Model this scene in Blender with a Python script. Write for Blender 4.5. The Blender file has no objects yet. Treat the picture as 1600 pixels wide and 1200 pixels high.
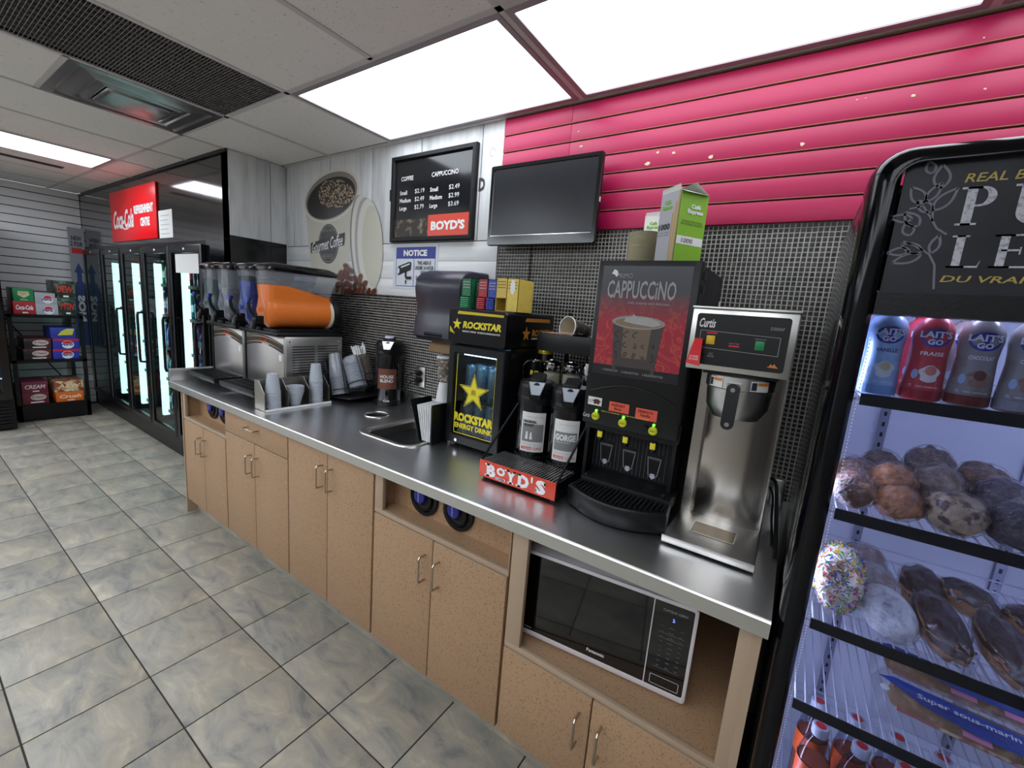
import bpy, bmesh, math, random
from mathutils import Matrix, Vector
PI = math.pi
S = bpy.context.scene
COL = S.collection
random.seed(7)

# ---------------------------------------------------------------- camera
cd = bpy.data.cameras.new('camera')
cam = bpy.data.objects.new('camera', cd)
COL.objects.link(cam)
cam.matrix_world = Matrix(((0.82563287, -0.15920718, 0.54127945, 0.87709819),
                           (0.55861777, 0.09595607, -0.82385595, -1.80196417),
                           (0.07922473, 0.98257087, 0.16816044, 1.50458306),
                           (0, 0, 0, 1)))
cd.sensor_fit = 'HORIZONTAL'
cd.sensor_width = 36.0
cd.lens = 659.966 / 1600 * 36.0
cd.clip_start = 0.02
S.camera = cam

# ---------------------------------------------------------------- world, exposure
wd = bpy.data.worlds.new('world')
wd.use_nodes = True
wd.node_tree.nodes['Background'].inputs[0].default_value = (0.93, 0.96, 1.0, 1)
wd.node_tree.nodes['Background'].inputs[1].default_value = 0.3
S.world = wd
S.view_settings.view_transform = 'Standard'
S.view_settings.look = 'None'
S.view_settings.exposure = 1.45
S.view_settings.gamma = 1.0
S.view_settings.use_curve_mapping = False
PANEL = 1.55          # radiance of the ceiling light panels
FRIDGE_LED = 4.6
BANK_LED = 2.5

# ---------------------------------------------------------------- materials
def lin(h):
    h = h.lstrip('#')
    o = []
    for i in (0, 2, 4):
        c = int(h[i:i + 2], 16) / 255
        o.append(c / 12.92 if c <= 0.04045 else ((c + 0.055) / 1.055) ** 2.4)
    return (o[0], o[1], o[2], 1)

MATS = {}
def M(name, col='#808080', r=0.5, m=0.0, spots=None, bump=None, coat=0.0, emit=None, trans=0.0, spec=0.5, aniso=None, island=None, brushed=None):
    """spots=(scale, other colour, low, high)  bump=(scale, strength)  island=other colour (random per loose piece)"""
    if name in MATS:
        return MATS[name]
    t = bpy.data.materials.new(name)
    t.use_nodes = True
    nt = t.node_tree
    N, L = nt.nodes, nt.links
    b = N['Principled BSDF']
    b.inputs['Base Color'].default_value = lin(col)
    b.inputs['Roughness'].default_value = r
    b.inputs['Metallic'].default_value = m
    b.inputs['Coat Weight'].default_value = coat
    b.inputs['Coat Roughness'].default_value = 0.08
    b.inputs['Specular IOR Level'].default_value = spec
    b.inputs['Transmission Weight'].default_value = trans
    tc = N.new('ShaderNodeTexCoord')
    src = None
    if island:
        g = N.new('ShaderNodeNewGeometry')
        mx = N.new('ShaderNodeMix'); mx.data_type = 'RGBA'
        mx.inputs[6].default_value = lin(col); mx.inputs[7].default_value = lin(island)
        L.new(g.outputs['Random Per Island'], mx.inputs[0])
        src = mx.outputs[2]
    if spots:
        n = N.new('ShaderNodeTexNoise'); n.inputs['Scale'].default_value = spots[0]; n.inputs['Detail'].default_value = 5
        L.new(tc.outputs['Object'], n.inputs['Vector'])
        mr = N.new('ShaderNodeMapRange')
        mr.inputs['From Min'].default_value = spots[2]; mr.inputs['From Max'].default_value = spots[3]
        L.new(n.outputs['Fac'], mr.inputs['Value'])
        mx = N.new('ShaderNodeMix'); mx.data_type = 'RGBA'
        mx.inputs[6].default_value = lin(col); mx.inputs[7].default_value = lin(spots[1])
        if src: L.new(src, mx.inputs[6])
        L.new(mr.outputs['Result'], mx.inputs[0])
        src = mx.outputs[2]
    if brushed:
        mp = N.new('ShaderNodeMapping'); mp.inputs['Scale'].default_value = brushed
        L.new(tc.outputs['Object'], mp.inputs['Vector'])
        n = N.new('ShaderNodeTexNoise'); n.inputs['Scale'].default_value = 1.0; n.inputs['Detail'].default_value = 4
        L.new(mp.outputs['Vector'], n.inputs['Vector'])
        mr = N.new('ShaderNodeMapRange'); mr.inputs['To Min'].default_value = max(0.05, r - 0.05); mr.inputs['To Max'].default_value = r + 0.07
        L.new(n.outputs['Fac'], mr.inputs['Value']); L.new(mr.outputs['Result'], b.inputs['Roughness'])
        bp = N.new('ShaderNodeBump'); bp.inputs['Strength'].default_value = 0.012; bp.inputs['Distance'].default_value = 0.002
        L.new(n.outputs['Fac'], bp.inputs['Height']); L.new(bp.outputs['Normal'], b.inputs['Normal'])
    if src:
        L.new(src, b.inputs['Base Color'])
    if bump:
        n = N.new('ShaderNodeTexNoise'); n.inputs['Scale'].default_value = bump[0]; n.inputs['Detail'].default_value = 4
        L.new(tc.outputs['Object'], n.inputs['Vector'])
        bp = N.new('ShaderNodeBump'); bp.inputs['Strength'].default_value = bump[1]; bp.inputs['Distance'].default_value = 0.01
        L.new(n.outputs['Fac'], bp.inputs['Height']); L.new(bp.outputs['Normal'], b.inputs['Normal'])
    if emit:
        b.inputs['Emission Color'].default_value = lin(emit[0]); b.inputs['Emission Strength'].default_value = emit[1]
    MATS[name] = t
    return t

def MG(name, tint='#ffffff', gloss=0.04, rough=0.02, fres=True, bump=None, haze=0):
    """clear sheet: see-through with a real (Fresnel) reflection"""
    if name in MATS: return MATS[name]
    t = bpy.data.materials.new(name); t.use_nodes = True
    nt = t.node_tree; N, L = nt.nodes, nt.links
    N.remove(N['Principled BSDF'])
    out = N['Material Output']
    tr = N.new('ShaderNodeBsdfTransparent'); tr.inputs[0].default_value = lin(tint)
    gl = N.new('ShaderNodeBsdfGlossy'); gl.inputs['Roughness'].default_value = rough
    mx = N.new('ShaderNodeMixShader')
    fr = N.new('ShaderNodeFresnel'); ior = 1.2 + gloss
    gb = N.new('ShaderNodeNewGeometry'); mi = N.new('ShaderNodeMix'); mi.data_type = 'FLOAT'
    mi.inputs[2].default_value = ior; mi.inputs[3].default_value = 1 / ior
    L.new(gb.outputs['Backfacing'], mi.inputs[0]); L.new(mi.outputs[0], fr.inputs['IOR'])
    L.new(fr.outputs[0], mx.inputs[0]); L.new(tr.outputs[0], mx.inputs[1]); L.new(gl.outputs[0], mx.inputs[2])
    if bump:
        tc = N.new('ShaderNodeTexCoord')
        n = N.new('ShaderNodeTexNoise'); n.inputs['Scale'].default_value = bump[0]; n.inputs['Detail'].default_value = 5; n.inputs['Distortion'].default_value = 1.5
        L.new(tc.outputs['Object'], n.inputs['Vector'])
        bp = N.new('ShaderNodeBump'); bp.inputs['Strength'].default_value = bump[1]; bp.inputs['Distance'].default_value = 0.01
        L.new(n.outputs['Fac'], bp.inputs['Height']); L.new(bp.outputs['Normal'], gl.inputs['Normal']); L.new(bp.outputs['Normal'], fr.inputs['Normal'])
    sh = mx.outputs[0]
    if haze:
        df = N.new('ShaderNodeBsdfDiffuse'); df.inputs[0].default_value = (.8, .82, .86, 1)
        m2 = N.new('ShaderNodeMixShader'); m2.inputs[0].default_value = haze
        L.new(sh, m2.inputs[1]); L.new(df.outputs[0], m2.inputs[2]); sh = m2.outputs[0]
    L.new(sh, out.inputs['Surface'])
    MATS[name] = t
    return t

# ---------------------------------------------------------------- mesh builder
class G:
    def __init__(s): s.v = []; s.f = []
    def add(s, vs, fs):
        o = len(s.v); s.v += [tuple(p) for p in vs]; s.f += [tuple(i + o for i in f) for f in fs]; return s
    def box(s, x0, x1, y0, y1, z0, z1):
        return s.add([(x0, y0, z0), (x1, y0, z0), (x1, y1, z0), (x0, y1, z0), (x0, y0, z1), (x1, y0, z1), (x1, y1, z1), (x0, y1, z1)],
                     [(3, 2, 1, 0), (4, 5, 6, 7), (0, 1, 5, 4), (1, 2, 6, 5), (2, 3, 7, 6), (3, 0, 4, 7)])
    def loops(s, Ls, c0=True, c1=True, close=False):
        n = len(Ls[0]); vs = [p for l in Ls for p in l]; fs = []
        m = len(Ls)
        for i in range(m if close else m - 1):
            a, b = i * n, ((i + 1) % m) * n
            for k in range(n):
                k2 = (k + 1) % n
                fs.append((a + k, a + k2, b + k2, b + k))
        if not close:
            if c0: fs.append(tuple(reversed(range(n))))
            if c1: fs.append(tuple(range((m - 1) * n, m * n)))
        return s.add(vs, fs)
    def cyl(s, p0, p1, r0, r1=None, n=16, c0=True, c1=True):
        r1 = r0 if r1 is None else r1
        p0, p1 = Vector(p0), Vector(p1); d = (p1 - p0).normalized()
        a = d.orthogonal().normalized(); b = d.cross(a)
        return s.loops([[p + (a * math.cos(2 * PI * k / n) + b * math.sin(2 * PI * k / n)) * r for k in range(n)] for p, r in ((p0, r0), (p1, r1))], c0, c1)
    def lathe(s, prof, c=(0, 0, 0), n=20, axis='z', c0=True, c1=True):
        Ls = []
        for r, h in prof:
            l = []
            for k in range(n):
                a = 2 * PI * k / n; u, v = r * math.cos(a), r * math.sin(a)
                l.append((c[0] + u, c[1] + v, c[2] + h) if axis == 'z' else ((c[0] + h, c[1] + u, c[2] + v) if axis == 'x' else (c[0] + v, c[1] + h, c[2] + u)))
            Ls.append(l)
        return s.loops(Ls, c0, c1)
    def tube(s, pts, r=0.004, n=8, close=False):
        P = [Vector(p) for p in pts]; Ls = []; m = len(P)
        nrm = None
        for i, p in enumerate(P):
            if close: t = (P[(i + 1) % m] - P[i - 1]).normalized()
            elif i == 0: t = (P[1] - P[0]).normalized()
            elif i == m - 1: t = (P[-1] - P[-2]).normalized()
            else: t = ((P[i + 1] - p).normalized() + (p - P[i - 1]).normalized()).normalized()
            if nrm is None: nrm = t.orthogonal().normalized()
            nrm = (nrm - t * nrm.dot(t)); nrm = nrm.normalized() if nrm.length > 1e-6 else t.orthogonal().normalized()
            b = t.cross(nrm)
            Ls.append([p + (nrm * math.cos(2 * PI * k / n) + b * math.sin(2 * PI * k / n)) * r for k in range(n)])
        return s.loops(Ls, close=close)
    def prism(s, pts, mp, d0, d1):
        return s.loops([[mp(u, v, d0) for u, v in pts], [mp(u, v, d1) for u, v in pts]])
    def flat(s, pts, mp, d=0.0006):
        return s.add([mp(u, v, d) for u, v in pts], [tuple(range(len(pts)))])
    def patch(s, u0, u1, v0, v1, mp, n=1, d=0.0006):
        vs = []; fs = []
        for i in range(n + 1):
            u = u0 + (u1 - u0) * i / n
            vs += [mp(u, v0, d), mp(u, v1, d)]
            if i: fs.append((2 * i - 2, 2 * i, 2 * i + 1, 2 * i - 1))
        return s.add(vs, fs)
    def ell(s, c, rx, ry, rz, n=16, m=10, fn=None):
        Ls = []
        for j in range(1, m):
            th = -PI / 2 + PI * j / m
            l = []
            for k in range(n):
                a = 2 * PI * k / n
                p = Vector((math.cos(a) * math.cos(th), math.sin(a) * math.cos(th), math.sin(th)))
                if fn: p = fn(p)
                l.append((c[0] + p.x * rx, c[1] + p.y * ry, c[2] + p.z * rz))
            Ls.append(l)
        return s.loops(Ls)

def FY(y): return lambda u, v, d=0: (u, y - d, v)      # a face towards -y
def FX(x): return lambda u, v, d=0: (x + d, u, v)      # a face towards +x
def FT(z): return lambda u, v, d=0: (u, v, z + d)      # a face up
def CY(cx, cy, r, a0=-PI / 2):
    return lambda u, v, d=0: (cx + (r + d) * math.cos(a0 + u / r), cy + (r + d) * math.sin(a0 + u / r), v)
def rrect(u0, u1, v0, v1, r, n=4):
    out = []
    for cu, cv, a in ((u1 - r, v0 + r, -PI / 2), (u1 - r, v1 - r, 0), (u0 + r, v1 - r, PI / 2), (u0 + r, v0 + r, PI)):
        for k in range(n + 1):
            t = a + PI / 2 * k / n
            out.append((cu + r * math.cos(t), cv + r * math.sin(t)))
    return out
def circ(cu, cv, ru, rv=None, n=24):
    rv = ru if rv is None else rv
    return [(cu + ru * math.cos(2 * PI * k / n), cv + rv * math.sin(2 * PI * k / n)) for k in range(n)]
def star(cu, cv, R, r, n=5):
    return [(cu + (R if k % 2 == 0 else r) * math.sin(PI * k / n), cv + (R if k % 2 == 0 else r) * math.cos(PI * k / n)) for k in range(2 * n)]

def off(p):
    o = Vector((0, 0, 0))
    while p is not None:
        o += p.location; p = p.parent
    return o
def obj(name, g, mat, parent=None, bev=0, kind=None, label=None, smooth=35, loc=None):
    me = bpy.data.meshes.new(name)
    o_ = off(parent)
    if loc: o_ = o_ + Vector(loc)
    me.from_pydata([(p[0] - o_.x, p[1] - o_.y, p[2] - o_.z) for p in g.v], [], g.f)
    if bev:
        bm = bmesh.new(); bm.from_mesh(me)
        es = [e for e in bm.edges if len(e.link_faces) == 2 and e.calc_face_angle(0) > 0.5]
        bmesh.ops.bevel(bm, geom=es, offset=bev, segments=2, affect='EDGES', clamp_overlap=True, profile=0.5)
        bm.to_mesh(me); bm.free()
    me.materials.append(mat)
    if smooth:
        me.polygons.foreach_set('use_smooth', [True] * len(me.polygons))
        me.set_sharp_from_angle(angle=math.radians(smooth))
    me.update()
    o = bpy.data.objects.new(name, me); COL.objects.link(o)
    if parent is not None: o.parent = parent
    if loc: o.location = loc
    if kind: o['kind'] = kind
    if label: o['label'] = label
    return o
def tag(o, label, cat, group=None):
    o['label'] = label; o['category'] = cat
    if group: o['group'] = group
    return o
def thing(name, label, cat, loc=(0, 0, 0), group=None):
    o = bpy.data.objects.new(name, None); COL.objects.link(o); o.location = loc; o.empty_display_size = 0.05
    return tag(o, label, cat, group)
def dup(o, loc=None, rz=None, label=None, group=None, parent=None, scale=None):
    c = o.copy(); COL.objects.link(c)
    if parent is not None: c.parent = parent
    if loc is not None: c.location = loc
    if rz is not None: c.rotation_euler[2] = rz
    if scale is not None: c.scale = scale
    if label: c['label'] = label
    if group: c['group'] = group
    for ch in o.children: dup(ch, parent=c)
    return c
def piece(src, parent, loc, scale=None):
    c = src.copy(); COL.objects.link(c); c.parent = parent; c.location = loc
    if scale: c.scale = scale
    return c
def text(s, rect, mp, mat, parent, name='lettering', bold=0.0, shear=0.0, d=0.0012, nseg=2, keep=False, space=1.0):
    cu = bpy.data.curves.new('t', 'FONT'); cu.body = s; cu.size = 1; cu.resolution_u = nseg
    cu.offset = bold; cu.shear = shear; cu.space_character = space; cu.space_line = 0.95; cu.align_x = 'CENTER'
    to = bpy.data.objects.new('t', cu); COL.objects.link(to)
    me = bpy.data.meshes.new_from_object(to)
    vs = [(v.co.x, v.co.y) for v in me.vertices]; fs = [tuple(p.vertices) for p in me.polygons]
    bpy.data.objects.remove(to); bpy.data.curves.remove(cu); bpy.data.meshes.remove(me)
    x0 = min(v[0] for v in vs); x1 = max(v[0] for v in vs); y0 = min(v[1] for v in vs); y1 = max(v[1] for v in vs)
    u0, u1, v0, v1 = rect
    kx = (u1 - u0) / (x1 - x0); ky = (v1 - v0) / (y1 - y0)
    g = G(); g.add([mp(u0 + (x - x0) * kx, v0 + (y - y0) * ky, d) for x, y in vs], fs)
    return obj(name, g, mat, parent, smooth=0)

# ================================================================ THE SETTING
H = 2.42
m_dark = M('black_paint', '#0a0a0c', 0.28, spec=0.35)
m_gloss = M('gloss_black', '#08080b', 0.16, coat=0.3)
m_blk = M('black_plastic', '#0c0d10', 0.38, bump=(220, 0.05), spec=.35)
m_blk2 = M('black_satin', '#0f1013', 0.5, spec=.3)
m_rub = M('black_rubber', '#0c0c0d', 0.6)
m_steel = M('stainless_steel', '#d2d2d0', 0.3, 1.0, brushed=(4, 160, 160))
m_steelx = M('stainless_sheet', '#cfcdc9', 0.32, 1.0, brushed=(160, 160, 4))
m_counter = M('stainless_worktop', '#dcdcde', 0.29, 1.0, brushed=(2, 90, 2))
m_chrome = M('chrome', '#d0d2d4', 0.1, 1.0)
m_white = M('white', '#e4e5e6', 0.45)
m_paper = M('paper_white', '#dcdcda', 0.7)
m_cream = M('cream', '#cfc7b4', 0.7)
m_red = M('red_print', '#c4202c', 0.4)
m_orange = M('orange_red_print', '#d8432c', 0.4)
m_blue = M('blue_print', '#26348c', 0.45)
m_green = M('green_print', '#1f7a48', 0.45)
m_lime = M('lime_print', '#86c320', 0.5)
m_yel = M('yellow_print', '#e3d42e', 0.4)
m_gold = M('gold_print', '#c9963c', 0.35)
m_txw = M('white_lettering', '#e6e6e6', 0.5)
m_txk = M('black_lettering', '#17171a', 0.6)
m_txg = M('grey_lettering', '#9a9a9c', 0.5)
m_grid = M('ceiling_grid_metal', '#cfcaca', 0.5)

def mat_tile():
    t = M('slate_look_tile', '#968f82', 0.42)
    nt = t.node_tree; N, L = nt.nodes, nt.links; b = N['Principled BSDF']
    ge = N.new('ShaderNodeNewGeometry'); oi = N.new('ShaderNodeObjectInfo')
    ad = N.new('ShaderNodeVectorMath'); ad.operation = 'ADD'
    L.new(ge.outputs['Position'], ad.inputs[0])
    sc = N.new('ShaderNodeVectorMath'); sc.operation = 'SCALE'; sc.inputs['Scale'].default_value = 9.0
    cb = N.new('ShaderNodeCombineXYZ')
    L.new(oi.outputs['Random'], cb.inputs[0]); L.new(oi.outputs['Random'], cb.inputs[2])
    L.new(cb.outputs[0], sc.inputs[0]); L.new(sc.outputs[0], ad.inputs[1])
    mp = N.new('ShaderNodeMapping'); mp.inputs['Scale'].default_value = (5, 11, 5); mp.inputs['Rotation'].default_value = (0, 0, 0.5)
    L.new(ad.outputs[0], mp.inputs['Vector'])
    n = N.new('ShaderNodeTexNoise'); n.inputs['Scale'].default_value = 1; n.inputs['Detail'].default_value = 8; n.inputs['Roughness'].default_value = 0.65; n.inputs['Distortion'].default_value = 0.8
    L.new(mp.outputs[0], n.inputs['Vector'])
    cr = N.new('ShaderNodeValToRGB'); e = cr.color_ramp.elements
    e[0].position = 0.28; e[0].color = lin('#666569'); e[1].position = 0.72; e[1].color = lin('#b0a796')
    k = e.new(0.45); k.color = lin('#8a877e'); k = e.new(0.58); k.color = lin('#9a9385')
    L.new(n.outputs['Fac'], cr.inputs[0]); L.new(cr.outputs[0], b.inputs['Base Color'])
    bp = N.new('ShaderNodeBump'); bp.inputs['Strength'].default_value = 0.35; bp.inputs['Distance'].default_value = 0.006
    L.new(n.outputs['Fac'], bp.inputs['Height']); L.new(bp.outputs[0], b.inputs['Normal'])
    return t
m_tile = mat_tile()

# ---- floor: slab under the tiles, each tile seen a piece
floor = obj('floor', G().box(-6.2, 2.4, -4.6, 0.7, -0.06, -0.004), M('grout_dark', '#332d27', 0.85), kind='structure')
T = 0.33
tp = G().box(0.0025, T - 0.0025, 0.0025, T - 0.0025, -0.004, 0.0)
t0 = None
for j in range(-4, 3):
    for i in range(-19, 4):
        if j >= 1 and i > -8: continue
        x, y = i * T, -1.015 + j * T
        if t0 is None:
            t0 = obj('floor_tile', G().add([(p[0] + x, p[1] + y, p[2]) for p in tp.v], tp.f), m_tile, floor, loc=(x, y, 0), bev=0.0015)
        else:
            piece(t0, floor, (x, y, 0))
g = G()
for j in range(-11, -4):
    for i in range(-19, 7):
        g.box(i * T + .0025, (i + 1) * T - .0025, -1.015 + j * T + .0025, -1.015 + (j + 1) * T - .0025, -0.004, 0)
for j in range(-4, 3):
    for i in range(4, 7):
        g.box(i * T + .0025, (i + 1) * T - .0025, -1.015 + j * T + .0025, -1.015 + (j + 1) * T - .0025, -0.004, 0)
obj('floor_tiles_behind', g, m_tile, floor, kind='stuff')

# ---- back wall
wall_back = obj('wall_back', G().box(-2.47, 2.3, 0.0, 0.1, 0, H), M('mosaic_grout', '#b9b7b0', 0.8), kind='structure')
m_mos = M('mosaic_tile', '#2c2928', 0.3, island='#131212', spec=.35)
g = G(); P_ = 0.0163; hw = 0.0063
def mos(x0, x1, z0, z1):
    nx = int((x1 - x0) / P_); nz = int((z1 - z0) / P_)
    for a in range(nx):
        for b in range(nz):
            cx = x0 + (a + .5) * (x1 - x0) / nx; cz = z0 + (b + .5) * (z1 - z0) / nz
            h_ = hw * random.uniform(.93, 1.03); t = -0.003 * random.uniform(.8, 1.2)
            tx, tz = random.uniform(-.0002, .0002), random.uniform(-.0002, .0002)
            k = 0.0012
            g.add([(cx - h_, 0, cz - h_), (cx + h_, 0, cz - h_), (cx + h_, 0, cz + h_), (cx - h_, 0, cz + h_),
                   (cx - h_ + k, t + tx + tz, cz - h_ + k), (cx + h_ - k, t - tx + tz, cz - h_ + k), (cx + h_ - k, t - tx - tz, cz + h_ - k), (cx - h_ + k, t + tx - tz, cz + h_ - k)],
                  [(4, 5, 6, 7), (0, 1, 5, 4), (1, 2, 6, 5), (2, 3, 7, 6), (3, 0, 4, 7)])
mos(-2.44, -0.455, 0.895, 1.545)
mos(-0.455, 0.99, 0.895, 1.884)
obj('mosaic_tiles', g, m_mos, wall_back, kind='stuff', smooth=0)

# pink slat boards over a maroon backing
m_pink = M('pink_slat_paint', '#b3144f', 0.42, spots=(1.2, '#a61248', 0.4, 0.7))
m_maroon = M('slat_groove', '#3a0f1c', 0.7)
obj('slat_backing', G().box(-0.455, 2.3, -0.003, 0.0, 1.884, H), m_maroon, wall_back)
z = 1.884
for k in range(8):
    z0 = z + 0.0755 * k + (0.0 if k == 0 else 0.004); z1 = min(z + 0.0755 * (k + 1) - 0.004, H)
    if z0 > H - 0.01: break
    for xa, xb in ((-0.455, -0.0915), (-0.0905, 2.3)):
        obj('slat', G().box(xa, xb, -0.019, -0.003, z0, z1), m_pink, wall_back, bev=0.0012)
obj('slat_edge_lips', (lambda q: [q.box(-0.455, 2.3, -0.0195, -0.0025, z + 0.0755 * k + 0.0025, z + 0.0755 * k + 0.0042) for k in range(1, 8)] and q)(G()),
    M('raw_board_edge', '#a08462', 0.8), wall_back)
g = G()
for i in range(46):
    cx, cz = random.uniform(-0.1, 1.9), random.uniform(1.9, 2.36)
    r = random.choice((.002, .003, .003, .004, .007, .01))
    ph = (cz - 1.884) / 0.0755 % 1
    if ph < 0.18 or ph > 0.82: continue
    w = random.uniform(.8, 1.7)
    g.flat([(cx + r * w * random.uniform(.6, 1.1) * math.cos(a * PI / 4), cz + r * .75 * random.uniform(.5, 1.1) * math.sin(a * PI / 4)) for a in range(8)], FY(-0.0192))
obj('paint_chips', g, M('bare_board', '#d9c7a8', 0.8), wall_back, kind='stuff')

# whitewashed plank print
def mat_plank(name, sc):
    t = M(name, '#c3c4c4', 0.5)
    nt = t.node_tree; N, L = nt.nodes, nt.links; b = N['Principled BSDF']
    tc = N.new('ShaderNodeTexCoord'); mp = N.new('ShaderNodeMapping'); mp.inputs['Scale'].default_value = sc
    L.new(tc.outputs['Object'], mp.inputs['Vector'])
    n = N.new('ShaderNodeTexNoise'); n.inputs['Scale'].default_value = 1; n.inputs['Detail'].default_value = 7; n.inputs['Distortion'].default_value = 0.6
    L.new(mp.outputs[0], n.inputs['Vector'])
    cr = N.new('ShaderNodeValToRGB'); e = cr.color_ramp.elements
    e[0].position = 0.3; e[0].color = lin('#c6c7c9'); e[1].position = 0.62; e[1].color = lin('#e2e3e3')
    k = e.new(0.42); k.color = lin('#d6d8d9')
    L.new(n.outputs['Fac'], cr.inputs[0]); L.new(cr.outputs[0], b.inputs['Base Color'])
    return t
m_plv = mat_plank('whitewashed_plank_upright', (22, 22, 2.2))
m_plh = mat_plank('whitewashed_plank_level', (2.2, 22, 40))
obj('plank_backing', G().box(-2.45, -0.457, -0.003, 0, 1.545, H), M('plank_gap', '#3f4043', 0.7), wall_back)
xs = [-2.45, -2.344, -1.902, -1.457, -1.032, -0.597, -0.457]
for a, b in zip(xs, xs[1:]):
    obj('plank', G().box(a + .0025, b - .0025, -0.007, -0.003, 1.857, H), m_plv, wall_back, bev=.001)
for a, b in ((1.545, 1.648), (1.648, 1.752), (1.752, 1.853)):
    obj('plank', G().box(-2.45, -0.457, -0.007, -0.003, a + .0008, b - .0008), m_plh, wall_back, bev=.0006)
g = G()   # inked knots of the plank print
for cx, cz, r in ((-0.53, 2.28, .018), (-0.53, 2.28, .012), (-2.0, 1.93, .012), (-1.1, 2.33, .01), (-1.75, 2.3, .012)):
    n = 18; a = circ(cx, cz, r, r * 1.2, n); b = circ(cx, cz, r * .86, r * 1.06, n)
    for k in range(n - 3):
        g.add([FY(-.0072)(*a[k]), FY(-.0072)(*a[k + 1]), FY(-.0072)(*b[k + 1]), FY(-.0072)(*b[k])], [(0, 1, 2, 3)])
obj('printed_knots', g, M('knot_ink', '#808184', 0.6), wall_back)

# the short return wall at the left end of the counter
wall_side = obj('wall_side', G().box(-2.55, -2.455, -0.397, 0.1, 0, H), m_dark, kind='structure')
obj('plank', G().box(-2.455, -2.45, -0.397, -0.124, 1.87, H), m_plv, wall_side, bev=.001)
obj('plank', G().box(-2.455, -2.45, -0.12, -0.002, 1.87, H), m_plv, wall_side, bev=.001)
obj('black_panel', G().box(-2.455, -2.4505, -0.397, -0.122, 0.9, 1.868), m_gloss, wall_side)
obj('black_panel', G().box(-2.455, -2.4505, -0.12, -0.004, 0.9, 1.868), m_gloss, wall_side)
obj('edge_strip', G().box(-2.45, -2.447, -0.008, -0.001, 1.7, 1.87), m_white, wall_side)

# left wall of white slat boards
wall_left = obj('wall_left', G().box(-6.2, -6.115, -4.6, 0.7, 0, H), M('slat_gap_dark', '#1b1a1c', 0.8), kind='structure')
m_slw = M('white_slat_paint', '#efecef', 0.5)
k = 0; z = 0.02
while z < H:
    obj('slat', G().box(-6.115, -6.1, -4.6, -0.4, z, min(z + 0.0775, H)), m_slw, wall_left, smooth=0)
    z += 0.0865
# unseen sides of the room
obj('wall_right', G().box(2.3, 2.4, -4.6, 0.1, 0, H), M('wall_paint_light', '#8f8b87', 0.6), kind='structure')
obj('wall_front', G().box(-6.2, 2.4, -4.7, -4.6, 0, H), M('wall_paint_light'), kind='structure')
obj('wall_cooler_back', G().box(-6.2, -2.47, 0.66, 0.7, 0, H), m_dark, kind='structure')

# ---- ceiling
ceiling = obj('ceiling', G().box(-6.2, 2.4, -4.7, 0.7, H + 0.03, H + 0.08), M('plenum_dark', '#15151a', 0.9), kind='structure')
m_ct = M('ceiling_tile_fissured', '#efebe7', 0.85, spots=(150, '#75716d', 0.66, 0.72), bump=(120, 0.25))
m_ct2 = M('ceiling_tile_plain', '#efebe7', 0.85, spots=(60, '#c9c5c1', 0.62, 0.75), bump=(160, 0.12))
X = lambda n: -1.265 + 0.61 * n
def ctile(x0, x1, y0, y1, m=None):
    obj('ceiling_tile', G().box(x0 + .011, x1 - .011, y0 + .011, y1 - .011, H + .003, H + .016), m or m_ct2, ceiling, smooth=0)
bars = []
def bar(x0, x1, y0, y1):
    obj('grid_bar', G().box(x0, x1, y0, y1, H - .001, H + .006), m_grid, ceiling, smooth=0)
ys = [-0.64, -1.86, -3.08, -4.3]
for n in range(-8, 6):
    x0, x1 = X(n), X(n + 1)
    if x1 > 2.3: x1 = 2.3
    # first row along the walls
    if n < -2: ctile(max(x0, -6.1), x1, -0.64, -0.4)
    elif n < 0: ctile(x0, x1, -0.64, -0.03)
    for j in range(3):
        ya, yb = ys[j + 1], ys[j]
        if (n, j) in ((-5, 0), (-1, 0)) or (j == 1 and n in (-7, -5, -3, -1, 1, 3)) or (j == 2 and n > -8 and n < 5): continue
        if (n, j) == (-2, 0):
            ctile(x0, x1, -1.86, -1.25); continue
        if (n, j) == (2, 0): continue
        if (n, j) == (-6, 0):
            continue
        ctile(max(x0, -6.1), x1, ya, yb, m_ct if n == 1 and j == 0 else None)
    bar(x0 - .012, x0 + .012, -4.3, -0.03 if n > -2 and (n < 1 or n % 2 == 0) else -0.4 if n < -1 else -0.64)
for y_ in ys: bar(-6.1, 2.3, y_ - .012, y_ + .012)
bar(-2.45, 2.3, -0.03, -0.002)
bar(-2.485, -1.875, -1.262, -1.238)
obj('edge_trim', G().box(-6.1, -2.45, -0.41, -0.397, H - .02, H), m_dark, ceiling)

# dark return-air grille of thin louvres
gr = thing('return_air_grille', 'long dark return-air grille of thin close slats in the ceiling', 'ceiling grille', (-1.57, -1.25, H))
g = G()
for k in range(100):
    y_ = -1.845 + k * 0.012
    g.add([(-1.863, y_, H + .001), (-1.277, y_, H + .001), (-1.277, y_ + .006, H + .012), (-1.863, y_ + .006, H + .012),
           (-1.863, y_ + .0015, H + .0005), (-1.277, y_ + .0015, H + .0005), (-1.277, y_ + .0075, H + .012), (-1.863, y_ + .0075, H + .012)],
          [(0, 1, 2, 3), (7, 6, 5, 4), (0, 4, 5, 1), (2, 6, 7, 3)])
for k in range(1, 12):
    g.box(-1.863 + k * .0488, -1.8618 + k * .0488, -1.845, -.655, H + .002, H + .012)
o = obj('louvre_slats', g, M('grille_metal', '#a7a2a2', 0.4, 0.5), gr, kind='stuff', smooth=0)
obj('backing', G().box(-1.863, -1.277, -1.848, -.652, H + .013, H + .018), M('grille_dark', '#4c494a', 0.8), gr)

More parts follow.
